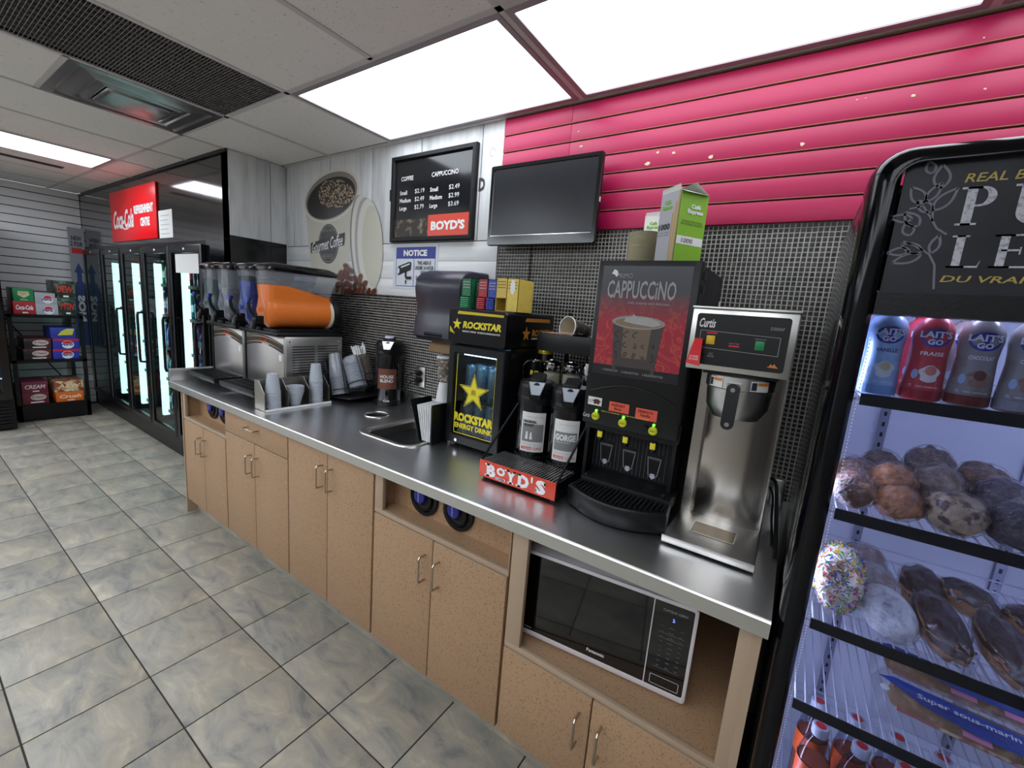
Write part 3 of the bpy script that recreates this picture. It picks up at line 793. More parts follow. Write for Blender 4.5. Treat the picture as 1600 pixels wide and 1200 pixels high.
for a, b, r in HOLD:
    A, d, u, w = frame3(a, b); Ln = (Vector(b) - A).length
    for s in (-1, 1):
        pts = [A + u * (s * r * .7) + w * (r * 1.04) + d * .0, A + u * (s * r * .7) + w * (r * 1.04) + d * (Ln * .8)]
        pts += [A + u * (s * r * .7 * math.cos(q)) + w * (r * 1.04) + d * (Ln * .8 + r * .6 * math.sin(q)) for q in [PI / 2 * k / 5 for k in range(1, 6)]]
        obj('wire_loop', G().tube(pts, .0036, 6), m_wire, wr)
    obj('back_wire', G().tube([A - w * r, A - w * r + d * Ln], .0028, 6), m_wire, wr)
    obj('ring', G().tube([A + (u * math.cos(q) + w * math.sin(q)) * r * 1.05 + d * .03 for q in [2 * PI * k / 20 for k in range(20)]], .0028, 6, True), m_wire, wr)
def along(a, b, prof, n=20, c0=False, c1=False):
    A, d, u, w = frame3(a, b); 
    return G().loops([[A + d * h + (u * math.cos(2 * PI * k / n) + w * math.sin(2 * PI * k / n)) * r for k in range(n)] for r, h in prof], c0, c1)
m_film = M('cloudy_clear_plastic', '#b9bfca', .2, trans=.55, coat=.5, bump=(60, .3))
a, b, r = HOLD[0]
o = obj('plastic_cup', along(a, b, [(.05, 0)] + [q for k in range(8) for q in ((.051, .006 + k * .014), (.0485, .008 + k * .014), (.0485, .018 + k * .014))] + [(.047, .13), (.036, .245), (.034, .25)], c0=True, c1=True), m_film)
tag(o, 'stack of nested clear plastic cups leaning in the left holder of the wire rack', 'cup stack')
a, b, r = HOLD[1]
o = obj('dome_lid', along(a, b, [(.04, 0)] + [q for k in range(9) for q in ((.055, .004 + k * .018), (.051, .008 + k * .018), (.052, .018 + k * .018))] + [(.053, .175), (.042, .195), (.02, .205)], c0=True, c1=True), m_film)
tag(o, 'stack of crinkled clear lids leaning in the middle holder of the wire rack', 'lid stack')
a, b, r = HOLD[2]
o = obj('brown_cup', along(a, b, [(.038, -.01), (.045, .1), (.047, .155), (.047, .158), (.044, .156), (.036, 0)], c0=True, c1=True), M('brown_mottled_card', '#4c4038', .6, spots=(90, '#6b5b4c', .5, .65)))
tag(o, 'brown mottled tumbler holding white straws at the back of the wire rack', 'tumbler')
A, d, u, w = frame3(a, b)
for k in range(22):
    ang, rr = random.uniform(0, 2 * PI), .03 * math.sqrt(random.random())
    base = A + (u * math.cos(ang) + w * math.sin(ang)) * rr * .7 + d * .01
    tip = A + (u * math.cos(ang) + w * math.sin(ang)) * rr * 1.5 + d * random.uniform(.215, .245)
    side = Vector((0.7, .7, 0)) * random.choice((-.005, .005, .006))
    g = G().cyl(base, tip, .0045, n=8) if k % 3 else G().tube([base, tip, tip + Vector((.006, -.004, -.004))], .0045, 8)
    o = obj('straw', g, m_txw)
    tag(o, 'white paper-wrapped straw standing in the brown tumbler', 'straw', 'straws in the brown tumbler')

# ================================================================ AIRPOTS
def airpot(label, dh=0):
    """built about the origin, label face towards -y, then turned"""
    t = thing('airpot', label, 'airpot')
    def sh(g):
        g.v = [(x, y, z - dh if z > .2 else z) for x, y, z in g.v]; return g
    obj('body', sh(G().lathe([(.070, 0), (.075, .003), (.0775, .012), (.0775, .30), (.0765, .312), (.072, .322)], (0, 0, 0), 32)), m_gloss, t)
    obj('base_ring', sh(G().lathe([(.0785, .0), (.0795, .004), (.0795, .03), (.078, .032)], (0, 0, 0), 32, c0=False, c1=False)), m_blk, t)
    obj('collar', sh(G().lathe([(.078, .300), (.080, .304), (.080, .318), (.076, .33), (.06, .335)], (0, 0, 0), 32, c0=False)), m_blk, t)
    sp_ = obj('lid', sh(G().lathe([(.0765, .325), (.0785, .332), (.0785, .362), (.075, .376), (.066, .384), (.001, .388)], (0, 0, 0), 32)), m_blk, t)
    obj('push_lever', sh(G().loops([[(u, v, h + (.012 if v > 0 else 0)) for u, v in rrect(-.032 + d, .032 - d, -.045 + d, .062 - d, .012, 3)] for d, h in ((0, .384), (0, .39), (.004, .396))])), m_blk2, sp_)
    obj('spout', sh(G().loops([[(-.036, -.060, .335), (.036, -.060, .335), (.036, -.060, .386), (-.036, -.060, .386)], [(-.020, -.106, .325), (.020, -.106, .325), (.020, -.106, .342), (-.020, -.106, .342)]])), m_blk, t)
    obj('spout_visor', sh(G().add([(-.033, -.064, .3855), (.033, -.064, .3855), (.017, -.1065, .3435), (-.017, -.1065, .3435)], [(0, 3, 2, 1)])), M('grey_visor', '#c3cad4', .2, .5), t, smooth=0)
    hd = obj('carry_handle', sh(G().tube([(-.0795, 0, .315), (-.0795, .012, .33), (-.068, .042, .35), (0, .082, .356), (.068, .042, .35), (.0795, .012, .33), (.0795, 0, .315)], .003, 8)), m_blk, t)
    return t
mp = CY(0, 0, .0776)
ap = airpot('black airpot with a brown HOUSE BLEND label by the mosaic wall')
l_ = obj('label', G().patch(-.058, .058, .105, .225, mp, 12, .0008), M('brown_label', '#6a3a2a', .5), ap, label='brown paper label')
text('HOUSE\nBLEND', (-.040, .04, .145, .188), mp, m_txw, l_, bold=.015, d=.0018)
text('Curtis', (-.016, .02, .028, .042), CY(0, 0, .0796), m_txw, ap, bold=.02, shear=.3)
obj('push_button', G().lathe([(.02, 0), (.026, .004), (.026, .012), (.022, .016)], (0, -.01, .398), 20), M('white_blue_cap', '#dfe3ee', .3), ap, label='white push button with blue rim')
obj('button_badge', G().lathe([(.02, .0161), (.015, .017), (.008, .0172), (.001, .0172)], (0, -.01, .398), 20, c0=False), M('blue_plastic'), ap)
ap.location = (-1.135, -.105, .8905); ap.rotation_euler[2] = math.radians(42)
def paper_label(ap, big, small):
    l_ = obj('label', G().patch(-.052, .052, .05, .205, mp, 10, .0008), m_paper, ap, label='white printed label')
    if big == 'GORGE':
        obj('photo_print', G().patch(-.045, .045, .09, .16, mp, 8, .0014), M('photo_dark', '#26262a', .6, spots=(70, '#77777a', .55, .7)), l_)
        text('GORGE', (-.042, .04, .127, .152), mp, m_txw, l_, bold=.05, d=.002)
        text('MEDIUM ROAST', (-.036, .02, .119, .124), mp, m_txw, l_, d=.002)
    else:
        obj('photo_print', G().patch(-.045, .045, .09, .16, mp, 8, .0014), M('photo_dark'), l_)
        text('ORIGINAL\nROAST', (-.046, .014, .15, .175), mp, m_txk, l_, bold=.05, d=.002)
        obj('tent_print', G().flat([(-.03, .10), (-.018, .10), (-.02, .13), (-.026, .13)], mp, .002).flat([(-.012, .10), (.0, .10), (-.004, .128), (-.009, .128)], mp, .002), m_txw, l_, smooth=0)
    text("BOYD'S", (-.044, .0, .058, .071), mp, m_orange, l_, bold=.03, d=.002)
    text('COFFEE', (.005, .042, .058, .069), mp, m_orange, l_, d=.002)
    text('SMOOTH AND BALANCED', (-.03, .04, .186, .19), mp, m_txg, l_, d=.002)
    text('BY THE CUP AROUND THE TABLE', (-.045, .02, .078, .082), mp, m_txg, l_, d=.002)
p1_ = airpot('black airpot on the drip rack with an ORIGINAL ROAST label', .065); paper_label(p1_, 'ORIG', '')
p1_.location = (.068, -.385, .9305); p1_.rotation_euler[2] = math.radians(26); p1_.scale = (.925, .925, 1)
p2_ = airpot('black airpot on the drip rack with a GORGE label, beside the cappuccino machine', .065); paper_label(p2_, 'GORGE', '')
p2_.location = (.2155, -.385, .9305); p2_.rotation_euler[2] = math.radians(20); p2_.scale = (.925, .925, 1)
for q in (ap, p1_, p2_): q['group'] = 'black airpots'

# drip rack
rk = thing('airpot_rack', "low black drip rack with an orange front panel under two airpots", 'rack', (.168, -.5, .89))
obj('tray', G().box(-.018, .298, -.605, -.31, .902, .93), m_blk, rk, bev=.002)
for fx in (-.003, .283):
    for fy in (-.59, -.32): obj('foot', G().cyl((fx, fy, .8905), (fx, fy, .903), .01, n=12), m_rub, rk)
fr_ = obj('front_panel', G().box(-.019, .299, -.612, -.606, .900, .962), M('boyd_orange', '#d2432c', .35), rk, bev=.001, label='orange-red front panel')
def slab(u0, u1, v0, v1, mp, parent, d=.0015):
    """BOYD'S in slab-serif capitals: bold strokes with feet, head bars, a small raised O over a line"""
    W = u1 - u0; h = v1 - v0; g = G()
    P = lambda a: u0 + W * a
    for ch, a, b, lo, hi in (('B', .03, .185, 0, 1), ('O', .20, .345, .34, 1), ('Y', .36, .525, 0, 1), ('D', .555, .73, 0, 1), ("'", .755, .785, .6, 1.05), ('S', .83, .985, -.02, 1.02)):
        text(ch, (P(a), P(b), v0 + h * lo, v0 + h * hi), mp, m_txw, parent, bold=.06, d=d)
    t = h * .13
    for a, b, lo in ((.0, .08, 0), (.0, .08, 1), (.525, .60, 0), (.525, .60, 1), (.335, .415, 1), (.47, .55, 1), (.395, .49, 0)):
        z_ = v0 if lo == 0 else v1 - t
        g.patch(P(a), P(b), z_, z_ + t, mp, 1, d)
    g.patch(P(.83), P(.85), v0, v0 + h * .3, mp, 1, d).patch(P(.955), P(.975), v1 - h * .3, v1, mp, 1, d)
    obj('letter_serifs', g, m_txw, parent, smooth=0)
slab(.008, .268, .908, .955, FY(-.612), fr_)
obj('coffee_plate', G().patch(.058, .100, .907, .9165, FY(-.6135), d=.0008), m_txw, fr_, smooth=0)
text('COFFEE', (.061, .097, .9085, .915), FY(-.6145), m_txk, fr_, bold=.03)
g = G()
for k in range(27): g.box(-.011 + k * .0115, -.008 + k * .0115, -.602, -.465, .955, .961)
for yy in (-.60, -.53, -.468): g.box(-.014, .295, yy - .002, yy + .002, .951, .955)
obj('wire_grate', g, M('grate_wire', '#c9c9c9', .3, .9), rk, smooth=0)
for sx in (-.0175, .2975):
    obj('side_bar', G().tube([(sx, -.606, .955), (sx, -.36, 1.16), (sx, -.314, 1.16), (sx, -.314, .93)], .0045, 8), m_wire, rk)
    obj('side_plate', G().box(sx - .001, sx + .001, -.605, -.311, .93, .956), m_blk, rk)
obj('back_bar', G().tube([(-.0175, -.314, 1.16), (.2975, -.314, 1.16)], .0045, 8), m_wire, rk)

# ================================================================ COUNTERTOP DRINK FRIDGE
rf = thing('drink_fridge', 'small black glass-door drink fridge with a yellow star logo on the worktop', 'fridge', (-.235, -.21, .89))
fx0, fx1, fy0, fy1 = -.385, -.085, -.40, -.03
g = G(); g.box(fx0, fx0 + .012, fy0 + .03, fy1, .897, 1.345); g.box(fx1 - .012, fx1, fy0 + .03, fy1, .897, 1.345)
g.box(fx0, fx1, fy1 - .012, fy1, .897, 1.345); g.box(fx0, fx1, fy0 + .03, fy1, .897, .925)
obj('cabinet', g, m_dark, rf)
for x_ in (fx0 + .02, fx1 - .02):
    for y_ in (fy0 + .06, fy1 - .03): obj('foot', G().cyl((x_, y_, .8905), (x_, y_, .898), .012, n=10), m_rub, rf)
obj('inner_liner', G().box(fx0 + .012, fx1 - .012, fy1 - .02, fy1 - .012, .925, 1.33), M('liner_grey', '#b8c4cc', .5), rf)
hd = obj('header', G().loops([[(u, y_, v) for u, v in rrect(fx0 - .006 + d, fx1 + .006 - d, 1.35 + d, 1.502 - d, .016, 4)] for d, y_ in ((.004, fy1), (0, fy1 - .01), (0, fy0 - .005), (.004, fy0 - .014))]), M('header_black', '#060609', .3, spec=.3), rf)
g = G().flat([(fx0 + .045, 1.478), (fx0 + .05, 1.491), (fx1 - .012, 1.487), (fx1 - .014, 1.478)], FY(fy0 - .0145))
obj('gold_stripe', g, M('gold_foil', '#d8c23c', .25, .5), hd, smooth=0)
g = G().flat([(fx0 + .006, 1.40), (fx0 + .006, 1.425), (fx0 + .036, 1.392)], FY(fy0 - .0145))
obj('gold_corner', g, M('gold_foil'), hd, smooth=0)
def logo_star(cu, cv, R, mp, m, parent, mk=None):
    obj('star_logo', G().flat(star(cu, cv, R, R * .40), mp, .001), m, parent, smooth=0)
    if mk:
        a, b = star(cu, cv, R * .93, R * .37), star(cu, cv, R * .84, R * .33)
        g = G(); g.add([mp(*p, .0016) for p in a + b], [(k, (k + 1) % 10, 10 + (k + 1) % 10, 10 + k) for k in range(10)])
        obj('star_outline', g, mk, parent, smooth=0)
        text('R', (cu - R * .17, cu - R * .02, cv - R * .14, cv + R * .14), lambda u, v, d: mp(2 * (cu - R * .095) - u, v, d), mk, parent, d=.0016)
        text('R', (cu + R * .02, cu + R * .17, cv - R * .14, cv + R * .14), mp, mk, parent, d=.0016)
logo_star(fx0 + .045, 1.435, .026, FY(fy0 - .0145), m_yel, hd)
text('ROCKSTAR', (fx0 + .078, fx1 - .02, 1.42, 1.45), FY(fy0 - .0145), m_yel, hd, bold=.05, shear=.15)
text('ENERGY DRINK  BOISSON ENERGISANTE', (fx0 + .078, fx1 - .025, 1.404, 1.411), FY(fy0 - .0145), m_txw, hd, bold=.02)
# same graphics, in orange gold, on the side of the header
mpx = FX(fx1 + .0065)
obj('side_stripe', G().flat([(-.285, 1.467), (-.275, 1.482), (-.075, 1.482), (-.07, 1.467)], mpx), M('orange_foil', '#d18d2e', .3, .4), hd, smooth=0)
obj('side_panel', G().box(fx1, fx1 + .005, fy0 + .03, fy1, 1.2, 1.352), m_dark, rf)
logo_star(-.27, 1.415, .034, mpx, M('orange_foil'), hd)
text('ROCKSTAR', (-.225, -.02, 1.405, 1.435), mpx, M('orange_foil'), hd, bold=.05, shear=.15)
text('ENERGY DRINK  BOISSON', (-.225, -.04, 1.392, 1.399), mpx, m_txw, hd, bold=.02)
# door
def ring_door(x0, x1, z0, z1, gx0, gx1, gz0, gz1, yf, yb, mat, parent, name='door_frame', r=.01):
    def L(x0, x1, z0, z1, y, r): return [(u, y, v) for u, v in rrect(x0, x1, z0, z1, r, 3)]
    return obj(name, G().loops([L(x0, x1, z0, z1, yb, r), L(x0, x1, z0, z1, yf + .004, r), L(x0 + .004, x1 - .004, z0 + .004, z1 - .004, yf, r),
                                L(gx0 - .003, gx1 + .003, gz0 - .003, gz1 + .003, yf, r * .5), L(gx0, gx1, gz0, gz1, yf + .004, r * .5), L(gx0, gx1, gz0, gz1, yb, r * .5)], close=True), mat, parent)
gd = ring_door(fx0, fx1, .905, 1.345, fx0 + .035, fx1 - .04, .945, 1.31, fy0 - .008, fy0 + .028, m_blk, rf)
obj('glass', G().box(fx0 + .034, fx1 - .039, fy0 + .008, fy0 + .012, .944, 1.311), MG('door_glass', '#d8e0e4', .15), gd)
gl = (fx0 + .04, fx1 - .045, .95, 1.305)
g = G().box(gl[0], gl[0] + .003, fy0 + .0055, fy0 + .007, gl[2], gl[3]).box(gl[0], gl[1], fy0 + .0055, fy0 + .007, gl[2], gl[2] + .003).box(gl[1] - .003, gl[1], fy0 + .0055, fy0 + .007, gl[2], gl[3])
obj('yellow_border', g, m_yel, gd, smooth=0)
mpg = FY(fy0 + .0075)
logo_star(-.243, 1.145, .086, mpg, m_yel, gd, m_txk)
text('ROCKSTAR', (-.345, -.128, 1.006, 1.046), mpg, m_yel, gd, bold=.06)
text('ENERGY DRINK', (-.34, -.13, .975, .999), mpg, m_yel, gd, bold=.04)
obj('energy_sticker', G().patch(-.155, -.13, .952, .972, mpg), m_blue, gd, smooth=0)
obj('lock', G().cyl((-.315, fy0 - .008, .922), (-.315, fy0 - .012, .922), .007, n=14), m_chrome, gd)
obj('wire_shelf', (lambda q: [q.box(fx0 + .014, fx1 - .014, -.36 + k * .03, -.357 + k * .03, 1.092, 1.095) for k in range(11)] and q)(G()), m_wire, rf, smooth=0)
obj('led_bar', G().box(fx0 + .05, fx1 - .05, -.36, -.345, 1.300, 1.309), M('fridge_lamp', '#bfe4ff', .5, emit=('#a9dcff', 6.0)), rf, label='pale blue lamp under the top')
def can_mesh(r, h): return G().lathe([(r * .8, 0), (r, .006), (r, h - .01), (r * .86, h - .001), (r * .84, h), (r * .8, h - .003)], (0, 0, 0), 18)
m_can = M('pale_can', '#8a9aa3', .3, .5, spots=(25, '#3c6f8c', .52, .6))
for z_, nm in ((.926, 'lower'), (1.0955, 'upper')):
    c0 = None
    for i, x_ in enumerate((-.335, -.27, -.205, -.14)):
        for y_ in (-.30, -.235):
            if c0 is None:
                c0 = obj('drink_can', can_mesh(.029, .155), m_can); c0.location = (x_, y_, z_)
                tag(c0, 'tall pale drink can on the %s shelf of the small star-logo fridge' % nm, 'can', 'cans on the %s shelf of the small fridge' % nm)
            else: dup(c0, (x_, y_, z_))

# tea and sweetener boxes on the fridge
def teabox(x0, x1, y0, y1, z1, col, label, packets=None, seal=False, dark=None):
    z0 = 1.5025
    t = thing('packet_box', label, 'box', ((x0 + x1) / 2, (y0 + y1) / 2, z0), 'small boxes on the drink fridge')
    m = M('card_' + col, {'green': '#1c6a44', 'dark_green': '#1c3f36', 'red': '#a3242e', 'blue': '#2c3f9a', 'yellow': '#d3b858', 'yellow2': '#e2c75c'}[col], .5, spots=(60, {'green': '#2b8a5a', 'dark_green': '#39705c', 'red': '#b84450', 'blue': '#4a5cb4', 'yellow': '#c9ab4c', 'yellow2': '#d8ba50'}[col], .5, .7))
    t_ = .002
    g = G(); g.box(x0, x1, y1 - t_, y1, z0, z1); g.box(x0, x0 + t_, y0, y1, z0, z1); g.box(x1 - t_, x1, y0, y1, z0, z1); g.box(x0, x1, y0, y1, z0, z0 + t_)
    g.box(x0, x1, y0, y0 + t_, z0 + (.055 if packets or col == 'yellow' else 0), z1); g.box(x0, x1, y0, y1, z1 - t_, z1)
    obj('carton', g, m, t)
    if packets:
        for k in range(6):
            obj('packet', G().box(x0 + .004, x1 - .004, y0 - .012, y0 + .05, z0 + .004 + k * .008, z0 + .0095 + k * .008), M('packet_' + col, {'green': '#35a06a', 'red': '#c83844', 'blue': '#3c52b8'}.get(col, '#888888'), .35), t, bev=.0015)
    for k in range(3):
        obj('print_line', G().patch(x0 + .006, x1 - .008, z1 - .018 - k * .012, z1 - .014 - k * .012, FY(y0)), m_txg if not col.startswith('yellow') else M('brown_ink', '#8c7430', .6), t, smooth=0)
    if seal:
        obj('oval_seal', G().flat(circ((x0 + x1) / 2, z1 - .035, .012, .03, 20), FY(y0), .001), m_txw, t, smooth=0)
    return t
teabox(-.398, -.345, -.33, -.23, 1.635, 'green', 'green packet box at the left end of the row on the drink fridge', True)
teabox(-.343, -.318, -.30, -.2, 1.63, 'dark_green', 'narrow dark green box between the green and the red packet boxes')
teabox(-.312, -.262, -.32, -.22, 1.635, 'red', 'red packet box in the row on the drink fridge', True)
teabox(-.260, -.212, -.32, -.22, 1.633, 'blue', 'blue packet box between the red and the yellow boxes', True)
teabox(-.200, -.145, -.34, -.23, 1.64, 'yellow', 'open-fronted yellow packet box right of the blue box')
teabox(-.142, -.085, -.345, -.23, 1.638, 'yellow2', 'yellow box with a white oval seal at the right end of the row', seal=True)

# ================================================================ PAPER TOWEL DISPENSER
pt = thing('towel_dispenser', 'dark translucent paper towel dispenser on the mosaic wall', 'towel dispenser', (-.65, -.1, 1.3))
m_smoke = M('smoky_plastic', '#2c2a38', .36, coat=.1)
px0, px1 = -.815, -.50
pr = [(-.002, 1.345), (-.20, 1.325), (-.232, 1.345), (-.228, 1.41), (-.214, 1.455), (-.212, 1.50), (-.226, 1.55), (-.232, 1.59), (-.226, 1.635), (-.195, 1.665), (-.14, 1.685), (-.002, 1.69)]
Ls = []
for x_, s_ in ((px0, .9), (px0 + .006, .965), (px0 + .02, 1), (px1 - .02, 1), (px1 - .006, .965), (px1, .9)):
    Ls.append([(x_, y * s_, 1.51 + (z - 1.51) * (1 - (1 - s_) * .5)) for y, z in pr])
obj('cover', G().loops(Ls), m_smoke, pt)
obj('towel', G().add([(-.755, -.13, 1.33), (-.56, -.13, 1.33), (-.565, -.165, 1.262), (-.76, -.165, 1.262), (-.755, -.128, 1.33), (-.56, -.128, 1.33), (-.565, -.163, 1.262), (-.76, -.163, 1.262)],
                     [(0, 3, 2, 1), (4, 5, 6, 7), (0, 4, 7, 3), (1, 2, 6, 5), (3, 7, 6, 2)]), M('brown_towel', '#8d7355', .85), pt, label='brown paper towel end')
obj('maker_badge', G().patch(px0 + .012, px0 + .03, 1.40, 1.41, FY(-.223)), m_txg, pt, smooth=0)
obj('push_bar', G().loops([[(u, y_, v) for u, v in rrect(-.72 + d, -.60 - d, 1.345 + d, 1.368 - d, .01, 4)] for d, y_ in ((0, -.22), (0, -.236), (.004, -.24))]), M('dark_grey_plastic', '#1f1e26', .3), pt)

# outlet, plugs and cords
ou = thing('wall_outlet', 'steel double wall outlet with two black plugs left of the sink fridge', 'outlet', (-.965, -.005, 1.075))
obj('cover_plate', G().box(-1.005, -.928, -.009, -.003, 1.015, 1.135), m_steelx, ou, bev=.0015)
for z_ in (1.055, 1.098):
    obj('socket', G().cyl((-.966, -.009, z_), (-.966, -.0115, z_), .017, n=18), m_blk2, ou)
    p_ = obj('plug', G().loops([[(-.966 + u, y_, z_ + v) for u, v in rrect(-.016 * s, .016 * s, -.014 * s, .014 * s, .006 * s, 3)] for y_, s in ((-.0115, 1), (-.03, .95), (-.045, .5))]), m_rub, ou)
def cord(pts, label, r=.0035):
    P = [Vector(p) for p in pts]; out = []
    for i in range(len(P) - 1):
        a, b, c, d = P[max(i - 1, 0)], P[i], P[i + 1], P[min(i + 2, len(P) - 1)]
        for k in range(6):
            t = k / 6
            out.append(.5 * ((2 * b) + (c - a) * t + (2 * a - 5 * b + 4 * c - d) * t * t + (3 * b - a - 3 * c + d) * t ** 3))
    out.append(P[-1])
    return tag(obj('cord', G().tube(out, r, 6), m_rub), label, 'cord')
cord([(-.966, -.046, 1.098), (-1.0, -.07, 1.085), (-1.035, -.07, 1.03), (-1.03, -.06, .96), (-.99, -.06, .905), (-.9, -.06, .8945), (-.75, -.05, .8945), (-.5, -.04, .8945)], 'black cord looping down from the upper outlet socket to the worktop')
cord([(-.966, -.046, 1.055), (-.985, -.075, 1.04), (-1.0, -.08, .99), (-.97, -.08, .93), (-.92, -.09, .8945), (-.8, -.09, .8945), (-.7, -.07, .8945)], 'black cord hanging from the lower outlet socket')
cord([(-1.215, -.06, .8945), (-1.3, -.045, .8945), (-1.38, -.035, .8945)], 'short black cord on the worktop behind the house blend airpot', .004)

# ================================================================ NAPKIN HOLDER AND PAPER CUP TOWER
nh = thing('napkin_holder', 'black V-shaped napkin holder with white napkins left of the drink fridge', 'napkin holder', (-.42, -.40, .89))
def slabplate(pts, mpf, th): return G().loops([[mpf(u, v, 0) for u, v in pts], [mpf(u, v, th) for u, v in pts]])
ny = lambda base, lean: (lambda u, v, d: (base[0] + lean * (v - .892) + d, base[1] + u, v))
obj('left_side', slabplate([(-.055, .892), (.055, .892), (.06, 1.08), (-.075, 1.08)], ny((-.475, -.42), -.28), .004), m_blk, nh)
obj('right_side', slabplate([(-.055, .892), (.055, .892), (.06, 1.075), (-.07, 1.075)], ny((-.405, -.42), .06), .004), m_blk, nh)
obj('base', G().box(-.475, -.40, -.475, -.365, .891, .896), m_blk, nh)
for k in range(6):
    o = obj('napkin', slabplate([(-.05, .897), (.05, .897), (.05, 1.062), (-.058, 1.058)], ny((-.462 + k * .0085, -.42), -.2 + k * .045), .0045), m_txw)
    tag(o, 'white folded napkin standing in the black napkin holder', 'napkin', 'napkins in the black holder')
o = None
gc = G().lathe([(.026, .0), (.0385, .098), (.041, .1), (.041, .104), (.0385, .103)], (0, 0, 0), 20, c0=True, c1=False)
m_pcup = M('patterned_paper_cup', '#74685c', .6, spots=(60, '#c7bfb0', .52, .6))
for k in range(9):
    if o is None:
        o = obj('paper_cup', G().lathe([(.041, 0), (.0415, .004), (.040, .005), (.027, .10), (.026, .104), (.001, .104)], (0, 0, 0), 20, c0=False), m_txw)
        o.location = (-.655, -.135, .892); tag(o, 'white paper cup in the upside-down stack behind the napkin holder', 'paper cup', 'paper cups stacked behind the napkin holder')
    else: dup(o, (-.655, -.135, .892 + k * .0135))
o = obj('paper_cup', G().lathe([(.030, 0), (.042, .118), (.0435, .119), (.0435, .123), (.041, .122), (.029, .004)], (0, 0, 0), 22), m_pcup); o.location = (-.655, -.135, 1.112)
tag(o, 'brown patterned paper cup upright on top of the white cup stack', 'paper cup')
o = obj('lid', G().lathe([(.0445, .122), (.0445, .128), (.040, .134), (.036, .135), (.034, .131), (.001, .131)], (-.655, -.135, 1.112), 22, c0=False), m_txw, o, label='white lid')

# ================================================================ TWO-TIER CONDIMENT STAND behind the airpots
cs = thing('condiment_stand', 'black two-shelf condiment stand between the drink fridge and the cappuccino machine', 'stand', (.11, -.2, .89))
obj('upper_shelf', G().box(.0, .262, -.30, -.04, 1.398, 1.404).box(.0, .262, -.305, -.30, 1.36, 1.43), m_blk, cs, bev=.001)
obj('lower_shelf', G().box(-.06, .262, -.298, -.04, 1.200, 1.206), m_blk, cs, bev=.001)
for x_ in (.005, .255): obj('back_post', G().box(x_, x_ + .01, -.055, -.04, .8905, 1.52), m_blk, cs)
for x_ in (.05, .13):
    obj('brace', G().tube([(x_, -.06, 1.22), (x_ + .08, -.28, 1.36)], .003, 6), m_wire, cs)
for x_ in (-.05, .25): obj('front_post', G().box(x_, x_ + .008, -.298, -.290, .8905, 1.2), m_blk, cs)
obj('hook_rail', G().tube([(.12, -.045, 1.50), (.255, -.045, 1.52)], .004, 6), m_wire, cs)
# leaning paper cup and stirrers
gcup = G().lathe([(.028, 0), (.042, .108), (.044, .11), (.044, .114), (.0415, .113), (.0275, .004), (.001, .004)], (0, 0, 0), 26, c1=False)
o = thing('paper_cup', 'paper cup lying on its side on the black stand, cream inside', 'paper cup')
b_ = obj('cup_wall', gcup, M('cup_outside', '#4d4845', .6, spots=(50, '#86807a', .5, .6)), o)
obj('cup_inside', G().lathe([(.041, .1125), (.0272, .005), (.001, .005)], (0, 0, 0), 26, c0=False, c1=False), M('cup_inside_cream', '#c9bda4', .6), b_)
obj('cup_rim', G().lathe([(.0415, .111), (.0445, .109), (.0455, .112), (.0445, .115), (.0415, .114)], (0, 0, 0), 26, c0=False, c1=False), m_txw, b_)
o.location = (.150, -.17, 1.449); o.rotation_euler = (math.radians(84), 0, math.radians(-18))
for k in range(7):
    s = obj('stirrer', G().box(-.05, .05, -.002, .002, 0, .0012), M('pink_wrapped_stirrer', '#d8b3a6', .5), smooth=0)
    s.location = (.055 + k * .012, -.27 + random.uniform(-.012, .012), 1.4315 + k * .0012); s.rotation_euler[2] = random.uniform(-.5, .5)
    tag(s, 'pink and white stirrer packet scattered beside the tipped paper cup', 'stirrer', 'stirrer packets on the black stand')
def jar(x, y, label, lid='chrome'):
    t = thing('sugar_jar', label, 'jar', (x, y, 1.2065), 'sugar jars on the black stand')
    c = (x, y, 1.2065)
    obj('glass_body', G().lathe([(.032, 0), (.038, .004), (.039, .03), (.037, .075), (.035, .082)], c, 24, c1=False), MG('jar_glass', '#e4e6e2', .35), t)
    obj('sugar', G().lathe([(.030, .003), (.036, .006), (.0365, .03), (.035, .062), (.001, .066)], c, 20), M('sugar_white', '#cfc9b8', .8, bump=(300, .3)), t)
    obj('lid', G().lathe([(.040, .076), (.041, .08), (.041, .094), (.038, .098), (.036, .104), (.02, .112), (.008, .114), (.001, .114)], c, 24), m_chrome, t, label='chrome screw lid')
    obj('flap', G().box(x - .012, x + .004, y - .012, y + .012, 1.2065 + .108, 1.2065 + .117), m_chrome, t, bev=.002)
    return t
jar(.05, -.245, 'glass sugar jar with chrome lid on the black stand, left of the pair')
jar(.135, -.235, 'glass sugar jar with chrome lid on the black stand, right of the pair')
jt = thing('creamer_pitcher', 'small steel pitcher with a tall handle beside the sugar jars', 'pitcher', (.205, -.22, 1.2065))
obj('body', G().lathe([(.028, 0), (.03, .03), (.027, .11), (.026, .118), (.024, .116)], (.205, -.22, 1.2065), 22), m_chrome, jt)
obj('handle', G().tube([(.215, -.245, 1.32), (.22, -.265, 1.315), (.225, -.27, 1.27), (.215, -.25, 1.23)], .004, 8), m_chrome, jt)
cn = thing('energy_can', 'black drink can with gold top band and yellow lettering on the stand', 'can', (-.02, -.188, 1.2065))
obj('can_body', G().lathe([(.026, 0), (.033, .006), (.033, .145), (.028, .16), (.0265, .162), (.0255, .158)], (-.02, -.188, 1.2065), 24), m_gloss, cn)
obj('gold_band', G().lathe([(.0335, .13), (.0335, .146), (.029, .158)], (-.02, -.188, 1.2065), 24, c0=False, c1=False), M('gold_foil'), cn)
pc = thing('wire_mug', 'clear-handled black mug with yellow letters in front of the black can', 'mug', (-.022, -.262, 1.2065))
